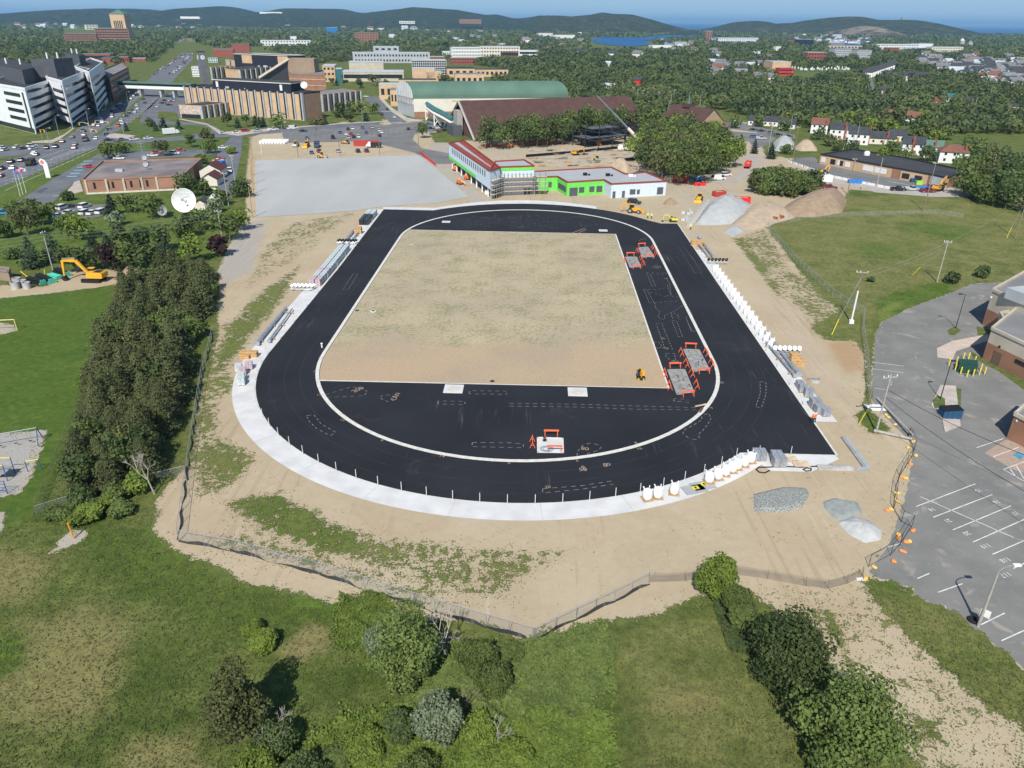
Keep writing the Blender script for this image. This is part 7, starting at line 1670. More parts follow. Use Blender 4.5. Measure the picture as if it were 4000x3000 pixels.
# slanted roof over a stair hall
a=G(1012,302,14);c=G(1128,228,27); t=thing('slanted_hall','building with a long red slanted roof rising to a tan block','building',(a.x,a.y,0)); w3=Vector((6,16,0)); A0=Vector((0,0,14));C0=Vector((c.x-a.x,c.y-a.y,27)); b=MB(); b.add([A0,C0,C0+w3,A0+w3,A0-Vector((0,0,1.5)),C0-Vector((0,0,1.5)),C0+w3-Vector((0,0,1.5)),A0+w3-Vector((0,0,1.5))],[(0,1,2,3),(4,7,6,5),(0,4,5,1),(1,5,6,2),(2,6,7,3),(3,7,4,0)]); b.build('slanted_roof',col('dull_red_roof',(0.17,0.07,0.06)),t)
b=MB(); b.add([A0-Vector((0,0,1.5)),C0-Vector((0,0,1.5)),(C0.x,C0.y,0),(A0.x,A0.y,0)],[(0,3,2,1)]); b.build('glazed_side',CHAR,t); b=MB(); b.tube(A0+Vector((0,-.6,-.5)),C0+Vector((0,-.6,-.5)),1.2,n=4); b.build('tan_edge',SANDB,t)
b=MB(); b.box((C0.x+10,C0.y+6,13.5),(22,16,27)); b.build('tan_block',col('dark_tan',(0.30,0.22,0.15)),t)
t,L=bldg('stepped_brick_block','red brown stepped brick block right of the slanted roof',[(1130,288),(1270,292),(1262,274)],17,BRICK,GROOF,par=.6)
for z in (4,8.5,13): on_wall(t,L,0,0,1,z,z+.4,'ledge',SANDB,.3)
done(t)
t=thing('clock_tower','tall grey concrete clock tower with white dials','clock tower',G(805,338),R_(38)); b=MB(); b.box((0,0,14.5),(6.5,6.5,29),top=.93); b.build('shaft',col('tower_concrete',(0.15,0.155,0.16),var=.15),t); b=MB(); b.box((0,0,29.2),(6.3,6.3,.5)); b.build('cap',DSTEEL,t)
for rz in (0,-PI/2):
    b=MB(); b.M=Matrix.Rotation(rz,4,'Z')@Matrix.Translation((0,-3.2,24.5))@Matrix.Rotation(PI/2,4,'X'); b.lathe([(1.9,0),(1.9,.12)],n=24); f=b.build('clock_face',WPAINT,t); h=MB(); h.M=Matrix.Rotation(rz,4,'Z')@Matrix.Translation((0,-3.4,24.5)); h.box((0,0,.5),(.2,.1,1.3)); h.box((.4,0,-.1),(1.0,.1,.2),ry=.3); h.build('hands',BLACK,f)
# blocks given by left, right, base and top in the photo
def blk(name,label,u0,u1,vb,vt,dep,wm,rm,rows=0,cols=0,rz=None,gm=GLASS,units=0,two=True):
    dv=max(0,HOR(u0)+(38 if u0<2050 else 45)-vb)
    if vb<HOR(u0)+25: Y_=5500 if vb<65 else 4700; a=AT(u0,vb,Y_); c=AT(u1,vb,Y_); h=(vb-vt)*Y_/F_PX
    else: a=G(u0,vb+dv); c=G(u1,vb+dv); h=ZV((a.x+c.x)/2,(a.y+c.y)/2,vt+dv)
    d=c-a; n=Vector((-d.y,d.x,0)).normalized()*dep; o0=a; t=thing(name,label,'building',a); L=[(0,0),(d.x,d.y),(d.x+n.x,d.y+n.y),(n.x,n.y)]
    b=MB(); b.prism(L,-.2,h); b.build('wall',wm,t); b=MB(); cx,cy=(d.x+n.x)/2,(d.y+n.y)/2; b.prism([(cx+(x-cx)*1.01,cy+(y-cy)*1.01) for x,y in L],h,h+.35+h*.01); r=b.build('roof',rm,t)
    if rows: 
        st=h/rows; 
        for k_ in range(rows): 
            if cols: wins(t,L[0],L[1],st*(k_+.3),st*.42,cols,d.length/cols*.5,gm,margin=.02)
            else: on_wall(t,[Vector((*p,0)) for p in L],0,.02,.98,st*(k_+.35),st*(k_+.75),'window_band',gm)
    for i in range(units): u=MB(); u.box((d.x*(.2+.3*i)+n.x*.5,d.y*(.2+.3*i)+n.y*.5,h+1.2),(4+h*.1,4,2.4)); u.build('roof_unit',FIN,r)
    return t
BL=[('red brick hall with a green edged flat top above the dark campus block',907,978,205,172,22,REDB,GREENR,0,0),('low brown block left of the red brick hall',833,915,222,193,16,REDB,GROOF,0,0),('pale green roofed chapel block behind the clock tower',815,852,245,225,10,col('mint_render',(0.42,0.50,0.46)),GREENR,2,4),
('white gridded block left of the clock tower',753,790,300,262,14,WW,METALR,4,6),('tan block with window rows right of the brick block',1264,1312,320,258,30,TAN,METALR,3,3),('teal glass entrance hall',1315,1338,326,270,16,TEAL,METALR,0,0),('silver roofed hall right of the teal entrance, front part',1340,1578,318,282,34,SANDB,METALR,1,0),('silver roofed hall right of the teal entrance, raised back part',1366,1500,290,244,30,SANDB,METALR,0,0),
('large pale grey blue academic block, long low front',1380,1680,246,207,30,FIN,METALR,2,24),('large pale grey blue academic block, tall centre',1462,1560,238,183,22,FIN,METALR,3,4),('brick annex behind the glass grid block',1680,1735,240,222,16,REDB,METALR,1,6),('dark glass block with a white grid',1612,1744,300,236,24,GLASS,FIN,0,0),('tan laboratory block in front of the glass grid',1614,1700,330,268,16,TAN,METALR,0,0),('tan low block right of the laboratory block',1668,1725,330,282,14,TAN,METALR,0,0),
('tan three storey block with square windows, right of the pines',1748,1856,330,268,26,TAN,DROOF,2,4),('tan lower end of the three storey block',1778,1890,340,290,14,TAN,GROOF,1,5),('tan low block behind the trees, right of the three storey block',1858,1985,300,272,16,TAN,DROOF,1,7),('dark roofed tan block behind the vaulted hall gable',1560,1705,360,312,12,TAN,DROOF,0,0),
('small tan annex with a dark doorway by the side street',1483,1560,388,330,14,TAN,METALR,1,3),('tan annex wing against the vaulted hall',1527,1580,415,352,16,TAN,GROOF,1,4),
('long white hospital block in the woods beyond the campus, left part',1765,1880,222,184,20,WW,GROOF,3,18),('long white hospital block in the woods beyond the campus, right part',1875,2030,222,182,22,CRW,METALR,3,14),('white block at the right end of the hospital',2025,2105,218,197,20,WW,METALR,1,0),('brown brick block before the hospital',1955,2025,222,202,10,REDB,GROOF,1,0),('brick and white residence below the hospital',1762,1865,250,226,14,REDB,METALR,2,10),('low white residence left of the hospital',1727,1790,216,201,12,WW,METALR,1,8),
('pale brown brick apartment slab with a lower wing',1391,1478,166,128,24,BRICK,GROOF,6,8),('small blue glass tower far off',1282,1320,132,108,18,BLUE,WW,0,0),('white stepped school on the wooded ridge',1020,1215,178,158,26,WW,METALR,2,16),('red brick left end of the white stepped school',1020,1070,172,160,14,REDB,GROOF,1,5),('white tower of the stepped school',1137,1160,165,142,12,WW,METALR,0,0),
('long brown brick museum like office, left part',255,380,165,132,40,BRICK,GROOF,4,0),('long brown brick office, right part',378,510,160,112,40,BRICK,GROOF,5,0),('far pale block beyond the brown office',338,385,116,97,20,CRW,METALR,2,4),
('cream apartment block far left of centre',920,965,108,86,20,CRW,METALR,4,5),('grey apartment block beside the cream one',965,1010,106,84,20,GREY,METALR,4,5),('big white hangar under the hills',1015,1102,60,49,40,WW,WW,0,0),('long white warehouse under the left hills',705,780,73,66,30,WW,WW,0,0),
('tan office block with fins beside a red shop',3012,3083,292,242,24,TAN,METALR,0,8),('red and cream striped shop block',3040,3100,295,268,10,BRED,DROOF,2,0),('red brick block on the wooded slope',3152,3225,232,205,20,REDB,METALR,2,6),('dark blue glass office among the trees on the right',3118,3178,176,154,20,GLASS,METALR,0,0),('tall red brick tower by the harbour gap',2760,2780,160,122,12,BRICK,WW,8,2),
('grey roofed apartment block with white balconies, left half',3258,3320,222,190,20,FIN,GROOF,4,8),('grey roofed apartment block with white balconies, right half',3345,3400,228,196,20,FIN,GROOF,4,7),('brown roofed long block above the apartments',3226,3365,192,178,20,SANDB,BRSH,1,10),('white long hotel on the right skyline, left part',3424,3590,192,173,20,WW,METALR,2,16),('white long hotel on the right skyline, right part',3585,3642,190,171,26,WW,METALR,0,0),('red brick block before the white hotel',3465,3510,200,186,14,REDB,GROOF,2,6),('cream long block right of the white hotel',3638,3760,202,184,20,CRW,METALR,2,12),
('small cream building with twin towers in the trees',3028,3048,205,182,10,CRW,METALR,0,0),('long white complex by the lake outflow',2795,2960,165,148,26,WW,METALR,2,18),('white terminal like block left of the lake',2107,2160,142,130,26,WW,WW,0,0),('white and red block left of the lake',2166,2245,152,136,26,WW,REDB,0,0),('pale blue green warehouse right of the lake',2636,2682,178,163,24,FIN,GREENR,0,0),('long white low roof right of the lake',2550,2630,188,178,24,WW,WW,0,0),
('white block on the hillside street at right',3260,3286,152,135,14,WW,METALR,3,4),('grey stone office at right, low long part',3238,3296,178,166,14,GREY,WW,3,8),('pink brick residences under the far hills',1795,1880,92,78,30,BRICK,GROOF,3,10),('cream block on the far slope',1620,1656,104,94,20,CRW,METALR,2,4),('white rows on the far slope',1560,1620,92,84,20,WW,METALR,1,6),('low red roofed shop right of the red brick block',3068,3110,166,158,12,REDB,REDB,0,0),
('red brick campus hall behind the white tower block, left',322,435,235,212,20,REDB,GROOF,1,0),('red block with a teal corner behind the white tower block',402,448,248,225,16,REDB,TEAL,0,0),('low red brick hall by the parkway trees',470,505,245,222,14,REDB,GROOF,1,4),('long low brick hall left of the parkway',520,570,240,228,12,REDB,METALR,0,0)]
for (lb,u0,u1,vb,vt,dep,wm,rm,rw,cl) in BL:
    t=blk('campus_block' if vb>200 and u0<2000 else 'distant_block',lb,u0,u1,vb,vt,dep,wm,rm,rw,cl)
    if 'with a white grid' in lb:
        P=[c for c in t.children if c.name.startswith('wall')][0].data.vertices; a=P[0].co; c=P[1].co; d=c-a; h=P[4].co.z
        for i in range(17): b=MB(); p=a+d*(i/16); b.box((p.x,p.y-.2,h/2),(.35,.3,h)); b.build('mullion',WPAINT,t)
        for i in range(8): b=MB(); b.tube((a.x,a.y-.2,h*i/7),(c.x,c.y-.2,h*i/7),.2,n=4); b.build('transom',WPAINT,t)
# government tower far left
p=G(486,158); t=thing('government_tower','tall cream tower with a green pyramid roof on the left skyline','tower',p,.05); h=ZV(p.x,p.y,56); w_=52*p.y/F_PX
for nm,m,x,y,z in (('shaft',TAN,w_*.95,w_*.9,h),('base',TAN,w_*1.15,w_*1.1,h*.30)): b=MB(); b.box((0,0,z/2),(x,y,z)); b.build(nm,m,t)
for i in range(5): b=MB(); b.box((-w_*.24+w_*.12*i,-w_*.46,h*.55),(w_*.055,w_*.03,h*.42)); b.build('window_strip',GLASS,t)
b=MB(); b.lathe([(w_*.66,h),(w_*.60,h*1.04),(w_*.2,h*1.14),(w_*.1,h*1.17)],n=4); r=b.build('green_roof',GREENR,t); r.rotation_euler.z=PI/4
# ---- vaulted hall
F=G(1619,460); Bk=Vector((-79,532,0)); Rr_=G(2215,378,11.9); Rr_.z=0; d=Rr_-F; t=thing('vaulted_hall','long hall with a green barrel roof and cream walls','building',F); n=Bk-F; zr=ZV(*(F+n/2).xy,318)
b=MB(); L=[(0,0),(d.x,d.y),(d.x+n.x,d.y+n.y),(n.x,n.y)]; b.prism(L,-.2,11.9); b.build('wall',CRW,t); LV=[Vector((*p_,0)) for p_ in L]
on_wall(t,LV,0,0,1,0,3.6,'brick_base',BRICK); on_wall(t,LV,3,0,1,0,8,'grey_cladding',FIN); on_wall(t,LV,0,.29,.32,6,7.5,'window',GLASS); on_wall(t,LV,0,.24,.36,9.4,10.6,'wall_lettering_panel',SANDB,.1)
b=MB(); N=20; vs=[]
for e in (Vector((-.6,0,0)),d+Vector((.6,0,0))):
    for i in range(N+1):
        a=PI*i/N; f=.5-.5*math.cos(a)*1.02; vs.append((e.x+n.x*f,e.y+n.y*f,11.6+(zr-11.6)*math.sin(a)**.8))
b.add(vs,[(i,N+1+i,N+2+i,i+1) for i in range(N)]); b.build('barrel_roof',GREENR,t)
b=MB(); b.add(vs[:N+1],[tuple(range(N+1))]); b.add(vs[N+1:],[tuple(range(N+1))[::-1]]); b.build('gable_glazing',WW,t)
for i in range(9): f=.1+.1*i; zz=11.6+(zr-11.6)*math.sin(math.acos(1-2*f))**.8; b=MB(); b.tube((n.x*f-.8,n.y*f,8),(n.x*f-.8,n.y*f,zz-.3),.35,n=4); b.build('gable_fin',FIN,t)
# glazed walkway
t=thing('glazed_walkway','curved white and teal glazed walkway joining the two halls','walkway',(0,0,0)); pts=[G(1668,410,9.5),G(1700,432,8.5),G(1730,447,7.5),G(1770,470,6)]
t.location=pts[0]; 
for nm,m,dz,r in (('deck',CRW,-1.6,1.5),('glass_roof',TEAL,.7,1.5)): b=MB(); b.path([p-pts[0]+Vector((0,0,dz)) for p in pts],r,4); b.build(nm,m,t)
for p in (G(1677,470),G(1710,492)):
    b=MB(); 
    for dx in (-2,2): b.box((p.x-pts[0].x+dx,p.y-pts[0].y,-pts[0].z+3.2),(.6,.6,6.4))
    b.tube((p.x-pts[0].x-2,p.y-pts[0].y,-pts[0].z),(p.x-pts[0].x+2,p.y-pts[0].y,-pts[0].z+6),.3,n=4); b.tube((p.x-pts[0].x+2,p.y-pts[0].y,-pts[0].z),(p.x-pts[0].x-2,p.y-pts[0].y,-pts[0].z+6),.3,n=4); b.build('support',WPAINT,t)
# ---- brown A-frame hall
F=G(1862,553);Bk=G(1748,497); m_=(F+Bk)/2; zr=ZV(m_.x,m_.y,393); E1=AT(2458,374,0.0+540); 
rr=ray(2458,374); tt=(zr-CAM_H)/rr.z; Er=Vector((rr.x*tt,rr.y*tt,0)); d=Er-m_; t=thing('brown_roofed_hall','large A shaped hall with a brown roof and a timber gable','building',F); n=Bk-F
b=MB(); z0=1.2; R0=[Vector((0,0,z0)),n/2+Vector((0,0,zr)),n+Vector((0,0,z0))]; dv=Vector((d.x,d.y,0)); b.add([R0[0]-dv*.01,R0[1]-dv*.01,R0[2]-dv*.01,R0[0]+dv,R0[1]+dv,R0[2]+dv],[(0,3,4,1),(1,4,5,2)]); b.build('brown_roof',BROOF,t)
b=MB(); k1=.93; b.add([R0[0]+dv*.02,R0[1]+dv*.02-Vector((0,0,.8)),R0[2]+dv*.02,(0,0,-.2),(n.x,n.y,-.2)],[(0,1,2,4,3)]); b.build('timber_gable',col('red_timber',(0.13,0.06,0.045)),t)
b=MB(); b.tube(R0[0]+Vector((-1,-1,-.5)),R0[1]+Vector((-1,-1,-.2)),.7,n=4); b.tube(R0[2]+Vector((-1,-1,-.5)),R0[1]+Vector((-1,-1,-.2)),.7,n=4); b.build('barge_board',GPOLE,t)
c_=n*.5; b=MB(); b.box((c_.x-1.5,c_.y-1,zr*.36),(8,3,zr*.72),math.atan2(n.y,n.x)); b.build('grey_timber_bay',GPOLE,t); b=MB(); b.box((c_.x-3.5,c_.y-2.5,2.7),(14,5,5.4),math.atan2(n.y,n.x)); b.build('entrance_block',CHAR,t)
# ---- new building
t,L=bldg('new_building_long_wing','long raised wing of the new building with a row of windows',[(1753,557),(1914,664),(1953,652),(1812,547)],10.2,WSH,GMEM,z0=3.7,par=.5,ph=RUSTR); 
wins(t,L[0],L[1],3.0,2.1,17,1.3,margin=.08); on_wall(t,L,0,0,.7,.0,1.2,'green_strip',LIME)
for f in (.03,.97): e=L[0].lerp(L[3],.2 if f<.5 else .8); g=L[1].lerp(L[2],.2 if f<.5 else .8); b=MB(); b.ribbon([e+Vector((0,0,6.06)),g+Vector((0,0,6.06))],2.6); b.build('red_roof_margin',RUSTR,t)
for i in range(8): p=L[0].lerp(L[1],(i+.4)/8)+Vector((.6,.4,0)); b=MB(); b.box((p.x,p.y,-1.9),(.45,.45,3.9)); b.build('column',WPAINT,t)
b=MB(); q=[L[0].lerp(L[3],.35),L[1].lerp(L[2],.35),L[2],L[3]]; b.prism([(p.x,p.y) for p in q],-3.8,-.1); b.build('recessed_ground_floor',CHAR,t); done(t)
t,L=bldg('new_building_stair_block','square end block of the new building wrapped in scaffolding',[(1914,662),(1953,650),(2087,646),(2047,622),(1935,628)],10.2,WSH,GMEM,par=.5,ph=RUSTR); on_wall(t,L,1,0,1,8.6,9.7,'green_strip',LIME); on_wall(t,L,1,.7,.95,.1,2.4,'dark_opening',CHAR); done(t)
s0=t.location.copy(); t=thing('scaffolding','steel and board scaffolding round the end block of the new building','scaffold',s0)
for (a,c,nn) in ((L[0],L[1],4),(L[1],L[2],9),(L[2],L[2]+Vector((4,.5,0)),2)):
    d=c-a; nv=Vector((d.y,-d.x,0)).normalized()
    for i in range(nn+1):
        for o_ in (.5,1.7): b=MB(); p=a+d*(i/nn)+nv*o_; b.tube((p.x,p.y,0),(p.x,p.y,8.0),.07,n=4); b.build('standard',STEEL,t)
    for z in (1.6,3.2,4.8,6.4): b=MB(); m_=(a+c)/2+nv*1.1; b.box((m_.x,m_.y,z),(d.length+1,1.3,.1),math.atan2(d.y,d.x)); b.build('boards',PALEW,t); b=MB(); p,q=a+nv*1.7,c+nv*1.7; b.tube((p.x,p.y,z+1),(q.x,q.y,z+1),.06,n=4); b.build('guard_rail',STEEL,t)
t,L=bldg('new_building_low_wing','low wing of the new building, bright green then white sheathing',[(2085,690),(2178,687),(2217,709),(2360,700),(2389,716),(2604,705),(2523,671),(2443,678),(2387,651),(2085,668)],5.3,WSH,GMEM,par=.45,ph=RUSTR)
for i in (0,1,2): on_wall(t,L,i,0,1,0,4.8,'green_sheathing',LIME,.03)
for i,f0,f1,z0,z1 in ((0,.05,.2,0,3.8),(0,.62,.76,1.2,3.2),(1,.1,.9,1.2,3.2),(2,.06,.28,0,3.0),(2,.32,.46,1,3.0),(2,.6,.74,1,3),(2,.8,.96,.8,3.0),(4,.03,.08,0,2.4),(4,.2,.25,0,2.4),(4,.34,.44,1.0,2.8),(4,.47,.52,1,2.6),(4,.84,.95,.5,3)): on_wall(t,L,i,f0,f1,z0,z1,'window_opening',CHAR,.08)
e=MB()
for i in range(len(L)): 
    c0=sum(L,Vector())/len(L); pass
for (f,g) in ((.3,.5),(.55,.6),(.8,.7)): p=L[0].lerp(L[5],f).lerp(L[8],.3); u=MB(); u.box((p.x,p.y,5.4),(1.6,1.2,.9)); u.box((p.x+1.5,p.y,5.2),(.8,.8,.5)); u.build('roof_material_stack',BLACK if f<.7 else WPAINT,t)
done(t)
# orange mesh and lagging beside the pad
b=MB(); a=G(1640,600); c=G(1702,650); d=c-a; b.add([(0,0,0),(d.x,d.y,0),(d.x,d.y,1.3),(0,0,1.3)],[(0,1,2,3)]); b.path([Vector((0,0,1.3)),Vector((d.x,d.y,1.3))],.06,4); o=b.build('safety_netting',BRED); o.location=a; tag(o,'red orange safety netting at the corner of the grey pad','safety fence')
b=MB(); a=G(2060,620*0+575); c=G(2340,560); 
for (p0,p1,m,lb) in (((1880,575),(2200,560),mat('orange_mesh',(0.50,0.17,0.06),.8,.2,.6),'orange mesh fence at the foot of the tree row'),):
    a=G(*p0);c=G(*p1);d=c-a;b=MB(); b.add([(0,0,0),(d.x,d.y,0),(d.x,d.y,1.3),(0,0,1.3)],[(0,1,2,3)]); b.path([Vector((0,0,1.3)),Vector((d.x,d.y,1.3))],.05,4); o=b.build('mesh_fence',m); o.location=a; tag(o,lb,'fence')
for (p0,p1,lb) in (((2055,614),(2260,598),'long black foundation wall behind the long wing'),((2436,630),(2540,618),'short black foundation wall by the tall trees'),((2250,598),(2420,580),'black foundation wall below the steel frame')):
    a=G(*p0);c=G(*p1);d=c-a;b=MB(); b.box((0,0,.6),(d.length,.4,1.2)); o=b.build('foundation_wall',BLACK); o.location=(a+c)/2; o.rotation_euler.z=math.atan2(d.y,d.x); tag(o,lb,'foundation wall')
for i in range(36):
    b=MB(); 
    for j in range(6): b.box((rnd.uniform(-2,2),rnd.uniform(-1.5,1.5),.15+.1*j),(rnd.uniform(1,3.5),.25,.12),rnd.uniform(-.5,.5))
    o=b.build('timber_pile',(PALEW,WOOD,OLDC,DSTEEL)[i%4]); o.location=G(2070+i*11+rnd.uniform(-6,6),650-(i*7%5)*15); tag(o,'loose %s pile on the cleared ground behind the new building, %s from the left'%(('pale board','brown timber','concrete piece','steel bar')[i%4],ordn(i)),'material pile','loose material on the cleared ground')
# steel frame
t=thing('unfinished_building','dark steel frame of a second building below the crane boom','steel frame',G(2337,588)); a=G(2337,588);c=G(2590,560);d=c-a;n=Vector((-d.y,d.x,0)).normalized()*20
for i in range(6):
    for j in range(3): p=d*(i/5)+n*(j/2); b=MB(); b.box((p.x,p.y,5.2),(.38,.38,10.4)); b.build('column',DSTEEL,t)
for z in (4.3,8.3):
    for j in range(3): b=MB(); b.tube(n*(j/2)+Vector((0,0,z)),d+n*(j/2)+Vector((0,0,z)),.24,n=4); b.build('beam',DSTEEL,t)
    for i in range(6): b=MB(); b.tube(d*(i/5)+Vector((0,0,z)),d*(i/5)+n+Vector((0,0,z)),.24,n=4); b.build('beam',DSTEEL,t)
    b=MB(); b.sheet([(p.x,p.y) for p in (d*.0+n*.4,d*.6+n*.4,d*.6+n,n)] if z<5 else [(p.x,p.y) for p in (d*.1+n*.5,d*.5+n*.5,d*.5+n,n+d*.1)],z+.3); b.build('deck',col('deck_steel',(0.10,0.11,0.13)),t)
# ---- gabled buildings and houses
def house(p,rz,w,dd,he,hr,wm,rm,label,name='house',chim=None,cat='house',nw=3,rows=1,hip=0.0,group=None,small=False):
    t=thing(name,label,cat,p,rz,group); b=MB(); x,y=w/2,dd/2
    b.add([(-x,-y,-.2),(x,-y,-.2),(x,y,-.2),(-x,y,-.2),(-x,-y,he),(x,-y,he),(x,y,he),(-x,y,he)],[(0,1,5,4),(1,2,6,5),(2,3,7,6),(3,0,4,7)])
    if not hip: b.add([(-x,-y,he),(-x,y,he),(-x,0,hr),(x,-y,he),(x,y,he),(x,0,hr)],[(0,2,1),(3,4,5)])
    b.build('wall',wm,t); o=.4; b=MB(); xx=x+o; yy=y+o; he2=he-(hr-he)*o/y; th=.2
    for dz,fl in ((th,1),(0,-1)):
        vs=[(-xx,-yy,he2+dz),(xx,-yy,he2+dz),(xx,yy,he2+dz),(-xx,yy,he2+dz),(-xx+hip,0,hr+dz),(xx-hip,0,hr+dz)]; fs=[(0,1,5,4),(2,3,4,5)]+([(0,4,3),(1,2,5)] if hip else []); b.add(vs,fs if fl>0 else [f[::-1] for f in fs])
    e=[(-xx,-yy,he2),(xx,-yy,he2),(xx,-yy,he2+th),(-xx,-yy,he2+th)]; b.add(e,[(0,1,2,3)])
    r=b.build('roof',rm,t)
    if chim: b=MB(); b.box((chim[0]*x,chim[1]*y,(hr+1)/2),(.8,1.0,hr+1)); b.build('chimney',REDB,r)
    if nw: wins(t,(-x,-y),(x,-y),.9,1.2 if not small else 1.4,nw,1.0,rows=rows,dz=2.6,margin=.05,proud=.05)
    if nw and not small: wins(t,(x,-y),(x,y),1,1.1,2,.9,rows=rows,dz=2.6,margin=.1,proud=.05); b=MB(); b.box((x*.15,-y-.04,1.05),(1,.12,2.1)); b.build('door',BRICK,t)
    return t
CHB=col('church_buff',(0.36,0.26,0.17)); p=(G(2640,490)+G(2780,505))/2+Vector((0,6,0))
rz=dirpx((2620,478),(2770,500)); t=house(p,rz,32,18,4.5,11,CHB,BRSH if 0 else BROOF,'brown roofed church with a thin green spire',name='church',cat='church',nw=0)
b=MB(); b.box((-4,0,11.5),(5,5,2.0)); b.build('cupola',BROOF,t); b=MB(); b.lathe([(1.0,12.4),(.1,20)],(-4,0,0),n=6); b.build('spire',GREENR,t)
HS=[(2950,487,8,8,3,5.2,WW,SHING,'low white bungalow left of the church car park houses',None,0),(3010,490,9,8,3,5.4,WW,SHING,'low white bungalow, second from the church',None,0),(3075,500,9,8,3,5.4,col('pale_green_siding',(0.55,0.62,0.56)),SHING,'pale bungalow with a red chimney, third from the church',(-.2,.2),0),(3198,518,9,11,5.2,8,WW,BRSH,'white house with a red brown roof, left of the chimney houses',(.8,-.9),0),(3275,542,10,10,5.6,8.6,WW,SHING,'tall white house with a long red chimney, left of its twin',(.55,-1.0),0),(3350,560,10,10,5.4,8.4,WW,SHING,'tall white house with a long red chimney, right of its twin',(1.0,-.3),0),(3440,560,13,8,3.2,6,CRW,SHING,'cream house with dark roof between the chimney houses and the trees',(.4,-.8),0),(3500,548,9,8,3.2,5.6,CRW,SHING,'cream gabled house behind the dark roofed one',None,0),(3560,600,10,9,5.2,8,WW,SHING,'white house with a brown chimney half hidden by trees',(-.1,-1.0),0),(3640,612,7,8,5,7.5,WW,GREENR,'white house with green roof behind the thin tree',(.1,-.9),0),(3715,632,12,10,5,7.4,WW,BRSH,'white house with a hipped brown roof and porch',(.7,-.7),4),(3575,490,12,9,5,8,WW,BRSH,'white gabled house with brown roof in the trees, upper row',(.3,.2),0),(3500,470,16,9,4,6.5,BRICK,BRSH,'long brown roofed house almost hidden in the trees',None,0),(3790,412,30,12,4,6.5,CRW,SHING,'long grey roofed building in the upper right woods',None,3),(2490,330,9,7,4.5,7,BRED,SHING,'dark red house alone in the woods behind the vaulted hall',None,0),(2378,345,14,8,3,4.6,WW,METALR,'long white roofed house in the woods behind the vaulted hall',None,0),(2376,300*0+258,8,7,4,6.5,CRW,METALR,'small cream house in the woods',None,0),(3650,405,9,7,3,5,BRICK,BRSH,'low brown roofed house in the upper right woods',None,0),(3710,398,7,6,4,6.5,WW,TEAL,'small white gable with teal trim in the upper right woods',None,0),(3950,430,9,7,3,4.6,CRW,SHING,'low house at the far right edge of the woods',None,0),(3450,372,10,8,4.5,7,CRW,SHING,'grey roofed house beside the residential street',None,0)]
for (u,v,w_,d_,he,hr,wm,rm,lb,ch,hp) in HS: house(G(u,v),R_(-25)+rnd.uniform(-.08,.08),w_,d_,he,hr,wm,rm,lb,chim=ch,rows=2 if he>4.8 else 1,hip=hp)
t=house(G(832,718),PI/2+.05,8,6,2.6,4.4,CRW,col('dark_red_shingle',(0.10,0.035,0.03)),'small shed with a dark red roof beside the studio lane, nearer one',name='shed',cat='shed',nw=0); t=house(G(838,690),PI/2+.05,9,8,3.4,5.6,CRW,col('dark_red_shingle',(0,0,0)),'larger shed with a dark red roof beside the studio lane, behind',name='shed',cat='shed',nw=0)
house(G(795,815),PI/2,4,4,2.2,3.4,CRW,SHING,'tiny cream shed between the two big dishes',name='shed',cat='shed',nw=0)
# low school
t,L=bldg('low_school','long low brick school with a black flat roof',[(3207,600),(3489,652),(3630,677),(3699,692),(3795,668),(3560,618),(3335,581)],4.4,TAN,DROOF,par=.55,ph=DSTEEL)
on_wall(t,L,2,0,1,.1,3.7,'brick_panel',BRICK,.04); on_wall(t,L,1,.0,.25,.1,3.7,'brick_panel',BRICK,.04); on_wall(t,L,3,.1,.9,.1,3.6,'brick_panel',BRICK,.04)
for f0,f1,m in ((.02,.08,WPAINT),(.16,.23,GLASS),(.26,.29,WPAINT),(.30,.34,GLASS),(.37,.44,WPAINT),(.62,.76,WPAINT),(.78,.93,WPAINT)): on_wall(t,L,0,f0,f1,.9,3.0,'window' if m is GLASS else 'white_panel',m,.08)
for f0,f1 in ((.3,.5),(.65,.85)): on_wall(t,L,1,f0,f1,.8,2.8,'window',GLASS,.08)
on_wall(t,L,2,.15,.95,.1,3.7,'blue_grey_gable_panel',FIN,.1); b=MB(); p=G(3386,603,4.4)-t.location; b.lathe([(1.3,4.0),(1.3,5.2),(.8,5.8)],(p.x,p.y,0),n=14); b.build('roof_vent',WPAINT,t); done(t)
for (u,v,lb,m) in ((3567,712,'dark waste bin at the low school entrance',NBL),(3588,722,'lime green waste bin at the low school entrance',mat('lime_bin',(0.35,0.62,0.05),.5,.1,1))): 
    q_=dumpster(G(u,v),-.2,m,lb,(2.2,1.6,1.6))
for (u,v,lb) in ((3345,715,'long blue tank like trough on the strip before the low school'),(3598,742,'short blue trough behind the parked pickups')):
    b=MB(); extr(b,[(-3,.1),(3,.1),(3.4,1.3),(-3.4,1.3)],-1,1); 
    for i in range(5): b.box((-2.6+i*1.3,-1.05,.7),(.15,.15,1.2))
    o=b.build('steel_trough',BLUE); o.location=G(u,v); o.rotation_euler.z=-.15; tag(o,lb,'trough')
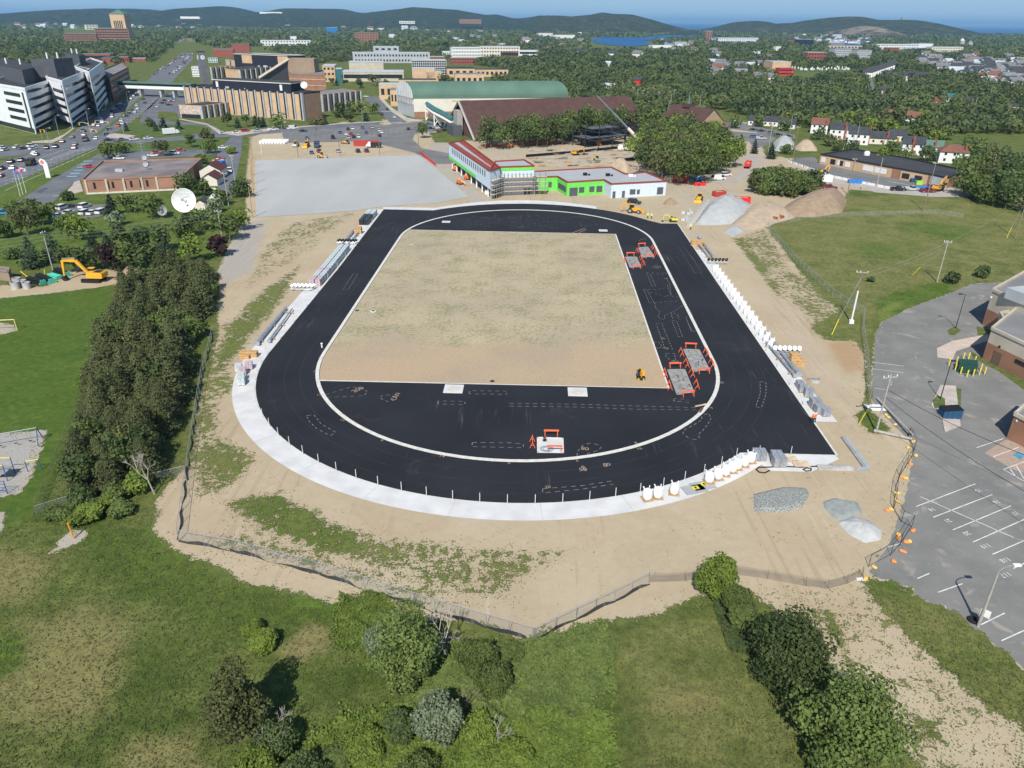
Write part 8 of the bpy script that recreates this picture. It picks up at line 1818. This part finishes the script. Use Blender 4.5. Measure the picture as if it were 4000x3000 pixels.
# ---- studio
t,L=bldg('studio_building','low flat roofed brick studio with narrow windows and rooftop dishes',[(318,701),(712,684),(787,617),(401,627)],5.2,col('studio_brick',(0.33,0.18,0.12)),mat('studio_roof',(0.20,0.17,0.165),.9,.3,.12,detail=8),par=.5,units=2)
for f in (.02,.22,.39,.57,.72): on_wall(t,L,0,f,f+.02,.1,5.0,'pale_pilaster',SANDB,.2)
for f in (.10,.28,.46,.62): on_wall(t,L,0,f,f+.022,1.8,4.0,'window',GLASS,.08)
for f in (.235,.40,.555): on_wall(t,L,0,f,f+.02,1.6,4.2,'window',GLASS,.08)
on_wall(t,L,0,.02,.98,-.1,.5,'pale_plinth',CURB,.3); on_wall(t,L,0,.75,.98,1,4.4,'ribbed_metal_panel',col('copper_panel',(0.36,0.19,0.13)),.1); done(t)
def dish(p,r,label,tilt=45,az=0.0,m=WPAINT,z=0.0,hub=2.5,txt=None):
    t=thing('satellite_dish',label,'satellite dish',p,az); N=8; prof=[(r*i/N,(r*i/N)**2/(r*2.2)) for i in range(1,N+1)]; c=prof[-1][1]
    M=Matrix.Translation((0,0,hub))@Matrix.Rotation(R_(tilt),4,'X')
    b=MB(); b.M=M; b.lathe([(q,zz) for q,zz in prof]+[(r*1.01,c+.05),(r*.98,c+.04)]+[(q*.99,zz+.06) for q,zz in prof[::-1]],n=36); b.M=None; d_=b.build('reflector',m,t)
    b=MB(); b.M=M; fz=r*.85
    for k_ in range(4): a=PI/4+k_*PI/2; b.tube((r*.92*math.cos(a),r*.92*math.sin(a),c*.9),(0,0,fz),.025*max(1,r/2),n=4)
    b.M=None; b.build('feed_struts',STEEL,d_); b=MB(); b.M=M; b.lathe([(.12*r,fz-.1),(.10*r,fz+.15)],n=10); b.M=None; b.build('feed_horn',GREY,d_)
    b=MB(); b.M=M; b.lathe([(.16*r,.08),(.1*r,r*.14)],n=12); b.M=None; b.build('hub',SANDB,d_)
    b=MB(); b.tube((0,0,-z),(0,0,hub),.16*max(1,r/3),n=8); b.tube((-.5*r,.4*r,-z),(0,0,hub*.8),.08*max(1,r/3)); b.tube((.5*r,.4*r,-z),(0,0,hub*.8),.08*max(1,r/3)); b.build('pedestal',STEEL,t); return t
D_=G(735,842); dt=dish(D_,3.7,'big white satellite dish with faint lettering facing the camera',70,0.10,hub=4.6)
for i,ch in enumerate('TELEGLOBE'[:9]): pass
LT=stroke_text('dish_lettering','Teleglobe',Vector((0,-2.1,7.35)),.85,GREY,0,parent=dt); LT.rotation_euler=(R_(70),0,0); LT.location=(0,-.95,7.0)
dish(G(845,833),2.7,'white satellite dish on the right, half hidden by a tree',60,-.9,hub=3.2); dish(G(641,850),1.6,'small dark grey satellite dish left of the big white one',70,.1,m=GREY,hub=2.2)
for (u,v,lb) in ((568,632,'round grey dish on the studio roof, upper one'),(573,658,'round grey dish on the studio roof, lower one')): dish(G(u,v,5.2),.95,lb,75,.1,m=FIN,hub=1.6)
t=thing('roof_antenna_mast','lattice antenna mast rising from the studio roof','antenna',G(560,618,5.2)); b=MB(); b.tube((-.3,0,0),(0,0,8),.06,n=4); b.tube((.3,0,0),(0,0,8),.06,n=4); b.build('mast',STEEL,t); b=MB()
for z in (3.5,4.6,5.6,6.5): b.tube((-1.6,0,z),(1.6,0,z+.1),.05,n=4)
b.build('aerials',STEEL,t)
t=thing('feather_sign','tall white curved pylon sign with a red round emblem','sign',G(190,694)); b=MB(); b.path([(-.2,0,z*.85) for z in range(2)],.1); extr(b,[(-.9,0),(.9,0),(.9,5.2),(.2,6.6),(-1.2,7.2),(-2.2,6.6),(-1.9,5.0),(-.9,4.6)],-.14,.14); b.build('panel',WPAINT,t)
b=MB()
for k_ in range(8): a=k_*PI/4; b.box((-.95+.55*math.cos(a),-.17,5.9+.55*math.sin(a)),(.34,.03,.34),ry=-a)
b.box((-.95,-.17,5.9),(.45,.03,.45)); b.build('emblem',BRED,t)
for i,(u,v,m,lb) in enumerate(((80,768,BLUE,'flagpole by the parkway with a blue and red flag, left of three'),(90,760,BRED,'flagpole by the parkway with a red and white maple leaf flag, middle of three'),(103,754,mat('pale_blue_cloth',(0.45,0.6,0.75),.8,.1,2),'flagpole by the parkway with a pale blue flag, right of three'))):
    t=thing('flagpole',lb,'flagpole',G(u,v)); b=MB(); b.tube((0,0,0),(-1.2*0,0,9.0),.09,.05,6); b.build('pole',WPAINT,t)
    b=MB(); n=6; vs=[]; 
    for k_ in range(n+1): vs+=[(k_*.32,.12*math.sin(k_*1.3),8.9-k_*.06),(k_*.32,.12*math.sin(k_*1.3),7.8-k_*.06)]
    b.add(vs,[(2*k_,2*k_+1,2*k_+3,2*k_+2) for k_ in range(n)],0); f=b.build('flag',m,t)
    c=MB(); c.box((.95,-.02,8.2),(.6,.34,.95) if i==1 else (.8,.34,.4)); c.build('flag_field',WPAINT if i==1 else BRED,f)
    if i==1: c=MB(); c.add([(.95,-.2,7.85),(1.15,-.2,8.2),(.95,-.2,8.6),(.75,-.2,8.2)],[(0,1,2,3)]); c.build('leaf_emblem',BRED,f)
# signal gantries and street lamps
def signal(p,label,arm=5,hd=1):
    t=thing('traffic_signal',label,'traffic light',p); b=MB(); b.tube((0,0,0),(0,0,6),.14,.1,6); b.path([(0,0,5.8),(-hd*arm*.5,0,6.6),(-hd*arm,0,6.7)],.08,5); b.build('mast',STEEL,t)
    for x in (-hd*arm,-hd*.2): b=MB(); b.box((x,-.15,5.9 if x else 4),(.5,.35,1.3)); h=b.build('signal_head',YEL,t); c=MB(); c.box((x,-.35,6.25),(.25,.05,.25)); c.build('red_lens',BRED,h)
    return t
signal(G(434,523),'traffic light with a curved arm over the far lanes at the crossing',7,1); signal(G(358,530),'traffic light on the median of the crossing'); signal(G(390,560),'traffic light at the near corner of the crossing',3); signal(G(170,560),'yellow traffic light before the white tower block',2,-1)
for i,(u,v) in enumerate(((200,590),(350,500),(505,420),(545,378),(232,530),(485,530),(440,418),(1107,560),(1417,487),(1048,500),(1587,470),(3085,520),(2845,548))): lamp_post(G(u,v),9.5,'street lamp in the middle distance, %s counted from the left block'%ORD[i],(1.8,0),STEEL,'curve',.14)
for i,(u,v) in enumerate(((2470,398),(2488,410),(2508,412),(2525,420),(2570,420),(2610,415),(2630,410),(3200+390/2.765,350+610/2.765),(3200+260/2.765,350+650/2.765),(3200+1830/2.765,350+1000/2.765),(3200+2140/2.765,350+945/2.765),(3200+620/2.765,350+1050/2.765))): util_pole(G(u,v),11,'wooden street pole in the right middle distance, %s from the church side'%ORD[i],GPOLE,1.8 if i<7 else 0)
# ------------------------------------------------------------------ NEAR WOODS, TREE BY TREE
rg=random.Random(21)
def wood_trees(poly,sp,hs,ws,kinds,label,group,taller=None,name=None):
    n=0
    for (x,y) in scatter(poly,sp,rg):
        h=rg.uniform(*hs); 
        if taller: h*=taller(x,y)
        tree((x,y),h,rg.uniform(*ws),rg.choice(kinds),label,'tree',group,name=name); n+=1
    return n
wood_trees([(1885,590),(2100,578),(2320,562),(2420,548),(2560,538),(2560,520),(2300,530),(2100,545),(1900,562)],6.6,(10,13.5),(7.5,10),['green','olive','dark','green'],'leafy tree in the row between the brown roofed hall and the new building','tree row before the brown roofed hall',taller=lambda x,y:1.25 if x>25 else 1.0)
wood_trees([(2500,690),(2620,728),(2740,735),(2830,700),(2860,640),(2790,560),(2600,530),(2520,560),(2490,620)],8.0,(9,14),(8.5,12),['green','light','green','olive','dark'],'tall leafy tree in the big clump beside the crane','big clump beside the crane')
wood_trees([(2930,765),(3060,775),(3180,770),(3195,738),(3080,712),(2960,712)],4.4,(5,7.5),(5.5,7.5),['dark','green','green','olive'],'shrubby tree in the round thicket left of the low school','round thicket left of the low school',name='shrub')
wood_trees([(3790,795),(4020,840),(4120,700),(3850,655),(3770,700)],9,(7,11),(8,11),['dark','green','olive','green'],'leafy tree at the right edge beyond the low school','trees beyond the low school')
wood_trees([(2960,470),(3200,500),(3560,555),(3800,640),(3850,600),(3600,500),(3300,470),(3000,440)],17,(7,10),(8,11),['dark','green','olive','light'],'leafy tree among the white houses on the right','trees among the white houses')
NW_=[]
# ------------------------------------------------------------------ HILLS, SEA, LAKE
def hill_mat(name,rock,c1=(0.030,0.048,0.018),c2=(0.060,0.080,0.028)):
    m=bpy.data.materials.new(name); m.use_nodes=True; k=NT(m); b=m.node_tree.nodes['Principled BSDF']; tc=k.N('TexCoord').outputs['Object']
    n=k.noise(tc,.004,6,.65); n2=k.noise(tc,.02,5,.7); c=k.mix(k.step(n2,.35,.65),c1,c2); c=k.mix(k.step(k.math('MULTIPLY_ADD',n2,.6,n),rock,rock+.14),c,(0.26,0.22,0.17)); c=k.mix(k.step(k.noise(tc,.03,4),.62,.68),c,(0.16,0.15,0.09))
    k.L(c,b.inputs['Base Color']); b.inputs['Roughness'].default_value=1; b.inputs['Specular IOR Level'].default_value=0; bp=k.N('Bump'); bp.inputs['Distance'].default_value=30; bp.inputs['Strength'].default_value=.8; k.L(n2,bp.inputs['Height']); k.L(bp.outputs[0],b.inputs['Normal']); return m
HM=hill_mat('wooded_hill',1.02,c1=(0.022,0.036,0.020),c2=(0.044,0.062,0.032)); HR=hill_mat('rocky_hill',.93,c1=(0.026,0.040,0.022),c2=(0.060,0.072,0.038)); HB=hill_mat('bare_hill',.74,c1=(0.05,0.055,0.03),c2=(0.12,0.105,0.065))
def hill(ridge,Y,front,m,seed,nm='hills',back=1500):
    rg=np.random.default_rng(seed); us=np.arange(ridge[0][0],ridge[-1][0]+1,8.0); vs=np.interp(us,[p[0] for p in ridge],[p[1] for p in ridge]); R=26; V_=[];F_=[]; n=len(us)
    ph=rg.uniform(0,6,12)
    for i in range(R+1):
        f=i/R*1.35
        for j in range(n):
            p=AT(us[j],vs[j],Y); s=math.sin(min(f,1)*PI/2)**1.25 if f<=1 else math.cos((f-1)/.35*PI/2)**.8 if f<1.35 else 0
            nz=sum(math.sin(us[j]*.011*(k_+1)*1.3+ph[k_]+f*(3+k_*2.1))/(k_+1) for k_ in range(6))*.055*math.sin(min(f,1)*PI)
            V_.append((p.x,Y-front*(1-f) if f<=1 else Y+back*(f-1)/.35,max(0,p.z)*(s+nz)-(2 if i in(0,R) else 0)))
    for i in range(R):
        for j in range(n-1): F_.append((i*n+j,i*n+j+1,(i+1)*n+j+1,(i+1)*n+j))
    b=MB(); b.add(V_,F_); o=b.build(nm,m,smooth=True); struct(o); return o
hill([(-400,90),(0,76),(127,58),(224,51),(307,56),(362,36),(427,33),(488,38),(560,36),(597,56),(633,69),(700,76),(760,80)],6800,2300,HM,1)
hill([(520,84),(640,70),(700,58),(772,43),(827,27),(874,24),(902,33),(950,49),(1018,47),(1116,43),(1170,34),(1260,34),(1333,35),(1369,45),(1420,51),(1500,60),(1600,75)],6500,1900,HM,2)
hill([(1330,62),(1400,54),(1490,43),(1574,36),(1624,29),(1707,34),(1783,38),(1834,47),(1899,58),(1939,56),(2007,72),(2036,72),(2087,65),(2141,60),(2200,67),(2260,80)],6000,1500,HM,3)
hill([(2040,78),(2100,61),(2165,61),(2226,65),(2317,56),(2353,48),(2389,54),(2461,56),(2534,78),(2606,105),(2679,119),(2700,134),(2720,140)],5200,1300,HR,4)
hill([(2660,142),(2693,132),(2751,119),(2816,114),(2881,95),(2908,84),(2952,81),(2984,84),(3003,98),(3030,102),(3066,91),(3153,88),(3193,77),(3261,68),(3315,64),(3356,65),(3401,77),(3490,79),(3518,77),(3547,81),(3585,92),(3635,117),(3673,133),(3686,152),(3743,163),(3775,187),(3800,200)],5200,900,HR,5,back=900)
hill([(3180,178),(3255,158),(3320,118),(3390,101),(3430,116),(3450,138),(3560,140),(3640,150),(3690,165),(3740,185)],4200,450,HB,6,'rocky_hill',500)
WAT=bpy.data.materials.new('sea_water'); WAT.use_nodes=True; k=NT(WAT); b_=WAT.node_tree.nodes['Principled BSDF']; b_.inputs['Base Color'].default_value=(0.006,0.085,0.23,1); b_.inputs['Roughness'].default_value=.55; b_.inputs['Specular IOR Level'].default_value=.3
n_=k.noise(k.N('TexCoord').outputs['Object'],.002,4); bp=k.N('Bump'); bp.inputs['Distance'].default_value=3; k.L(n_,bp.inputs['Height']); k.L(bp.outputs[0],b_.inputs['Normal'])
b=MB(); a=G(2470,158);c=G(3650,196); e=G(4300,215); b.sheet([(a.x,a.y),(c.x,c.y),(e.x,e.y),(9000,e.y),(60000,30000),(60000,80000),(-20000,80000),(a.x-300,4600)],1.2); o=b.build('sea',WAT); fill(o); struct(o)
b=MB(); b.sheet([(p.x,p.y) for p in [G(*q) for q in ((2308,152),(2360,150),(2430,152),(2516,159),(2541,177),(2470,183),(2375,177),(2320,168))]],.8); o=b.build('lake',WAT); fill(o); struct(o)
t=thing('stone_tower','small stone signal tower on top of the right hand hill','tower',AT(3524,80,5190)+Vector((0,0,-6))); b=MB(); b.box((0,0,10),(13,13,22)); b.box((6,0,12),(9,9,26)); b.build('keep',GREY,t); b=MB()
for i in range(4): b.box((-5+i*3.4,-6.4,22),(1.6,.8,2))
b.build('battlement',GREY,t)
for (u,vb,vt,w_,lb) in ((3752,186,158,14,'pale twin church tower on the right skyline, left one'),(3783,190,163,14,'pale twin church tower on the right skyline, right one with a dome')):
    p=G(u,vb); h=ZV(p.x,p.y,vt); s=w_*p.y/F_PX; t=thing('church_tower',lb,'tower',p); b=MB(); b.box((0,0,h/2),(s,s,h)); b.build('shaft',GPOLE,t); b=MB(); b.lathe([(s*.5,h),(s*.35,h*1.12),(s*.05,h*1.3)],n=10); b.build('cap',GREENR if 'dome' in lb else WW,t)
# ------------------------------------------------------------------ SUBURBAN HOUSES FAR OFF
FH=[]; XW=[]                      # XW: windows kept clear of far trees
HP={}
def far_house(u,v,kind,label,group,sc=1.0,rz=None):
    if kind not in HP:
        wm,rm=kind; HP[kind]=house(GP(u,v),R_(-20),10,8,5,7.6,wm,rm,label,group=group,nw=3,small=True); t=HP[kind]; t.scale=(sc,sc,sc)
    else: t=dup(HP[kind],GP(u,v),0,label,group)
    t.rotation_euler.z=rz if rz is not None else rg.uniform(-.7,.7); t.scale=(sc,sc,sc); w_=9*sc*57/(max(20,v-70))*0; XW.append((u-9,u+9,max(v,HOR(u)+38))); return t
LR=col('weathered_shingle',(0.16,0.16,0.165)); KD=[(WW,LR),(WW,SHING),(CRW,LR),(WW,LR),(WW,METALR),(WW,BRSH),(col('blue_grey_siding',(0.30,0.38,0.46)),SHING),(CRW,GROOF)]
ZN=[([(3640,215),(3990,235),(4010,340),(3900,350),(3700,300),(3560,250)],95,'house among the trees on the hillside at the upper right','houses on the upper right hillside',1.35),([(2780,225),(3000,215),(3020,320),(2850,335),(2760,290)],34,'house among the woods in the upper middle right','houses in the upper middle woods',1.2),([(3060,130),(3250,120),(3420,150),(3420,178),(3200,172),(3060,150)],40,'small house at the foot of the right hand hills','houses under the right hand hills',1.5),([(900,96),(1400,92),(1720,108),(1700,128),(1300,118),(900,112)],60,'pale building in the far town below the hills','pale buildings in the far town',3.0),([(60,100),(700,88),(880,100),(860,118),(300,112),(60,118)],34,'pale speck of a house below the left hills','houses below the left hills',2.4),([(1500,120),(2300,130),(2600,190),(2500,240),(2100,200),(1500,160)],36,'house showing between the trees of the middle distance','houses between the middle distance trees',1.5),([(2560,160),(2760,160),(2800,215),(2600,215)],10,'house near the lake outflow','houses near the lake',1.5)]
for poly,n,lb,gp,sc in ZN:
    i=0; us=[p[0] for p in poly]; vs=[p[1] for p in poly]
    while i<n:
        u=rg.uniform(min(us),max(us)); v=rg.uniform(min(vs),max(vs))
        if inpoly(u,v,poly) and not (2285<u<2570 and v<212) and (u<2050 or v>HOR(u)+46): c=rg.choice(KD); far_house(u,v,c,{WW:'white ',CRW:'cream '}.get(c[0],'blue grey ')+lb,gp,sc*rg.uniform(.8,1.2)); i+=1
for i in range(13): far_house(3386+i*9,301-i*3.2,(WW,SHING),'white gabled house in the terraced row above the residential street, %s from the left'%ORD[i],'terraced row above the street',1.1,-.35)
for i in range(6): far_house(3475+i*24,318,(CRW,SHING),'cream townhouse in the level row below the terrace, %s from the left'%ORD[i],'level townhouse row',1.3,.05)
b=MB(); b.box((0,0,.8),(1.0,.4,1.6)); b.box((0,0,.1),(1.4,.8,.2)); gme=b.mesh('headstone',WPAINT)
for i in range(110):
    u=rg.uniform(3075,3335); v=rg.uniform(252,276)+ (5 if u>3150 else 0)*0; o=bpy.data.objects.new('headstone',gme); COL.objects.link(o); o.location=G(u,v); o.scale=(1.3,1.3,1.5); tag(o,'white headstone in the cemetery on the wooded slope at right','headstone','headstones in the cemetery')
XW+= [(3075,3335,276),(3070,3200,300)]
road('cemetery_lawn',[(3065,250),(3340,246),(3345,276),(3070,282)],LAWN,.2)
road('residential_street',[(3378,300),(3400,296),(3412,330),(3420,372),(3395,378),(3370,340)],LOT,.25)
road('far_street',[(3082,246),(3095,244),(3140,220),(3135,218)],LOT,.3)
road('far_meadow',[(720,150),(770,140),(860,145),(840,162),(740,166)],mat('dry_meadow',(0.17,0.155,0.07),.95,.2,.02),.3)
for i in range(30):
    u=rg.uniform(2600,3900); v=rg.uniform(300,470); 
    if not(2950<u<3800 and v>455): 
        p=G(u,v); b=MB(); b.tube((0,0,0),(0,0,11),.2,.14,5); o=b.build('street_pole',GPOLE); o.location=p; tag(o,'bare wooden pole rising out of the right hand woods','pole','poles in the right hand woods')
# ------------------------------------------------------------------ FAR WOODS
for it in BL: XW.append((it[1]-4,it[2]+4,it[3]))
for it in HS: XW.append((it[0]-26,it[0]+26,it[1]))
CLEAR=[[(-50,560),(60,420),(250,290),(520,250),(590,250),(700,150),(760,150),(780,170),(860,190),(1000,180),(1120,215),(1200,250),(1380,240),(1700,215),(1760,250),(1990,270),(2010,300),(1900,310),(1900,335),(2230,345),(2230,420),(2480,440),(2480,600),(1000,600),(-50,800)],[(2296,145),(2548,150),(2575,205),(2296,203)],[(2600,440),(2830,430),(2960,470),(3150,500),(3600,620),(3900,760),(4100,850),(3000,900),(2400,700)],[(3370,290),(3425,290),(3440,385),(3380,385)],[(2478,150),(2720,128),(2760,150),(2560,160)],[(230,110),(520,100),(520,168),(240,172)]]
def pxl(x,y):
    z=-CAM_H; fz=y*CP-z*SP; up=(y*SP+z*CP)/fz; a=x/fz; return 2000+(CR*a+SR*up)*F_PX, 1500-(-SR*a+CR*up)*F_PX
def keep(X,Y,hh):
    u,v=pxl(X,Y); ok=(u>-260)&(u<4260)
    for P in CLEAR:
        c=np.zeros(len(u),bool); n=len(P)
        for i in range(n):
            ax,ay=P[i];bx,by=P[(i+1)%n]; c^=((ay>v)!=(by>v))&(u<(bx-ax)*(v-ay)/(by-ay+1e-9)+ax)
        ok&=~c
    for (a,c_,vb) in XW: ok&=~((u>a)&(u<c_)&(v>vb-8)&(v<vb+hh/CAM_H*max(8,vb-80)*.95))
    return ok
def woods(name,y0,y1,sp,h,w_,nl,ls,seed,label,m='far',xr=.80,top=None,density=1.0):
    g=np.random.default_rng(seed); ny=int((y1-y0)/sp); pts=[]
    for r in range(ny):
        y=y0+r*sp; xs=np.arange(-xr*y,xr*y,sp)+g.uniform(-.45,.45,len(np.arange(-xr*y,xr*y,sp)))*sp; pts.append(np.stack([xs,y+g.uniform(-.45,.45,len(xs))*sp],1))
    P=np.concatenate(pts); P=P[keep(P[:,0],P[:,1],h)]; P=P[g.random(len(P))<density]; singles=P[:0]
    if top: 
        o=np.argsort(P[:,1]); singles=P[o[:top]]; P=P[o[top:]]
    n=len(P); H_=h*g.uniform(.5,1.35,n); W_=w_*g.uniform(.75,1.3,n)
    d=g.normal(size=(n,nl,3)); d[:,:,2]=np.abs(d[:,:,2])*.9-.25; d/=np.linalg.norm(d,axis=2)[:,:,None]
    lob=1+.25*np.sin(d[:,:,0]*5+g.uniform(0,6,(n,1)))*np.cos(d[:,:,1]*4+g.uniform(0,6,(n,1)))
    cen=np.stack([P[:,0:1]+d[:,:,0]*W_[:,None]/2*lob,P[:,1:2]+d[:,:,1]*W_[:,None]/2*lob,H_[:,None]*(.5+.48*d[:,:,2]*lob)],2).reshape(-1,3)
    nr=(d+g.normal(size=d.shape)*.35).reshape(-1,3); nr/=np.linalg.norm(nr,axis=1)[:,None]
    tr=np.repeat(g.random(n)**1.5,nl)
    me=quads_mesh(name,cen,nr,ls*g.uniform(.7,1.3,n*nl),LM[m],g,.85,rand=tr); o=bpy.data.objects.new(name,me); COL.objects.link(o); tag(o,label,'woods',kind='stuff'); return singles
sg=woods('woods',455,900,8.2,8.5,8.8,80,2.0,1,'mass of leafy trees behind the nearest trees of the woods',top=0)
for (x,y) in sg: tree((float(x),float(y)),rg.uniform(7,11),rg.uniform(7,10.5),rg.choice(['green','dark','olive','green','light']),'leafy tree along the near side of the woods behind the buildings','tree','trees on the near side of the woods',lod=2,trunk=False)
woods('woods',900,1600,11.5,8.5,12,40,3.3,2,'wooded suburb beyond the campus')
woods('woods',1600,3000,19,9,20,22,6.0,3,'distant woods across the valley',density=.85)
woods('woods',3000,5600,36,9,36,14,12,4,'farthest wooded lowland before the hills',density=.7)
# ------------------------------------------------------------------ MEADOW TUFTS AND WEEDS
g=np.random.default_rng(9)
Vg=A[:,0].reshape(NY,NX); Dg=A[:,1].reshape(NY,NX); Sg=A[:,3].reshape(NY,NX); Mg=A[:,6].reshape(NY,NX)
def look(Gd,x,y): return Gd[np.clip(np.searchsorted(gy,y),0,NY-1),np.clip(np.searchsorted(gx,x),0,NX-1)]
def tufts(name,N,ymax,cond,size,m,label,seed,clump=0.0,asp=.7):
    g=np.random.default_rng(seed); r=g.random(N*3)
    y=38+(ymax-38)*r**1.3; x=g.uniform(-1,1,N*3)*(y*.68+26)
    u,v=pxl(x,y); ok=(u>-80)&(u<4080)&(v<3080)&(v>300); x,y=x[ok],y[ok]; cc,ss=math.cos(TYAW),math.sin(TYAW); tu=cc*(x-TC[0])+ss*(y-TC[1]); tv=-ss*(x-TC[0])+cc*(y-TC[1]); ok=(np.hypot(tu,np.maximum(np.abs(tv)-42,0))>52.5)&~((np.abs(tu)<52)&(np.abs(tv)<76)); x,y=x[ok],y[ok]
    ve=look(Vg,x,y); dr=look(Dg,x,y); s=cond(ve,dr,g.random(len(x)),look(Mg,x,y)); x,y=x[s],y[s]
    if clump: x=np.repeat(x,4)+g.normal(size=len(x)*4)*clump; y=np.repeat(y,4)+g.normal(size=len(y)*4)*clump
    n=len(x); sz=size*g.uniform(.5,1.4,n); cen=np.stack([x,y,sz*.25],1); a=g.uniform(0,6.28,n); nr=np.stack([np.cos(a),np.sin(a)-.3,g.uniform(.2,1.2,n)],1); nr/=np.linalg.norm(nr,axis=1)[:,None]
    me=quads_mesh(name,cen,nr,sz,m,g,asp); o=bpy.data.objects.new(name,me); COL.objects.link(o); tag(o,label,'grass',kind='stuff')
GM1=leaf_mat('meadow_blades',(0.040,0.068,0.018),(0.075,0.105,0.028),(0.20,0.17,0.075),scale=.12); GM2=leaf_mat('weed_leaves',(0.080,0.115,0.030),(0.130,0.160,0.050),(0.24,0.23,0.11),scale=.3)
tufts('meadow_grass',70000,100,lambda v,d,r,m:(v>.9)&(m<.3)&(r>d*.8-.1),.26,GM1,'rough tufted grass of the foreground meadow',1,asp=.3)
tufts('meadow_grass',26000,240,lambda v,d,r,m:(v>.9)&(m<.3)&(r<.5),.32,GM1,'rough tufted grass of the fields',3,asp=.4)
tufts('weeds',70000,150,lambda v,d,r,m:(v>.2)&(v<.86)&(r<v**2*.9),.17,GM2,'green weeds sprouting on the bare sand around the track',2,clump=.4)
tufts('weeds',20000,120,lambda v,d,r,m:(v>.06)&(v<.3)&(r<.05),.14,GM2,'sparse small weeds on the sand',4,clump=.2)
UG=leaf_mat('thicket_leaves',(0.060,0.105,0.022),(0.105,0.165,0.030),(0.19,0.22,0.04),scale=.5)
def brush(poly,N,hh,size,m,label,seed):
    g=np.random.default_rng(seed); P=[G(*p) for p in poly]; x0,x1=min(p.x for p in P),max(p.x for p in P); y0,y1=min(p.y for p in P),max(p.y for p in P); x=g.uniform(x0,x1,N); y=g.uniform(y0,y1,N)
    c=np.zeros(N,bool); n=len(P); jx=x+g.normal(size=N)*.7+np.sin(y*1.7)*.8; jy=y+g.normal(size=N)*.7+np.sin(x*1.4)*.8
    for i in range(n):
        a,b=P[i],P[(i+1)%n]; c^=((a.y>jy)!=(b.y>jy))&(jx<(b.x-a.x)*(jy-a.y)/(b.y-a.y+1e-9)+a.x)
    x,y=x[c],y[c]; q=.5+.25*np.sin(x*1.9+np.sin(y*1.3)*1.5)+.25*np.sin(y*2.3+np.cos(x*.9)*2); z=hh*np.clip(q,.12,1)*g.uniform(.5,1.05,len(x)); nr=g.normal(size=(len(x),3))*.7+np.array([0,-.3,1.0]); nr/=np.linalg.norm(nr,axis=1)[:,None]
    me=quads_mesh('undergrowth',np.stack([x,y,z],1),nr,size*g.uniform(.5,1.4,len(x)),m,g,.75); o=bpy.data.objects.new('undergrowth',me); COL.objects.link(o); tag(o,label,'undergrowth',kind='stuff')
brush([(2090,2520),(2330,2440),(2390,2560),(2340,2720),(2290,2820),(1980,2840),(1900,2700),(1960,2560)],60000,.8,.26,LM['green'],'dense green undergrowth below the fence corner',31)
brush([(1560,2760),(1980,2800),(2300,2820),(2400,2870),(2380,3060),(1100,3080),(1150,2960),(1400,2820)],90000,.95,.28,UG,'bright green thicket floor along the bottom edge',32)
brush([(1320,2340),(1440,2320),(1680,2440),(1700,2620),(1500,2620),(1330,2480)],30000,.8,.26,UG,'bright green weeds under the broad fence tree',33)
brush([(1620,2540),(1960,2520),(2000,2640),(1950,2860),(1600,2800)],60000,1.1,.28,LM['green'],'tangled undergrowth in the middle of the bottom thicket',34)
brush([(2780,2330),(2930,2330),(2960,2480),(2900,2560),(2830,2500)],16000,.9,.26,LM['dark'],'shrubby undergrowth left of the big bottom right pair',35)
# ------------------------------------------------------------------ AIR
b=MB(); b.box((0,36000,128.5),(130000,96000,263)); o=b.build('haze',[]); o.data.materials.clear()
hm=bpy.data.materials.new('haze'); hm.use_nodes=True; n=hm.node_tree; n.nodes.remove(n.nodes['Principled BSDF']); pv=n.nodes.new('ShaderNodeVolumePrincipled'); pv.inputs['Density'].default_value=HAZE_D; pv.inputs['Color'].default_value=(0.34,0.62,0.92,1); pv.inputs['Anisotropy'].default_value=0.0; n.links.new(pv.outputs[0],n.nodes['Material Output'].inputs['Volume'])
o.data.materials.append(hm); tag(o,'thin blue haze over the whole landscape','haze',kind='stuff')
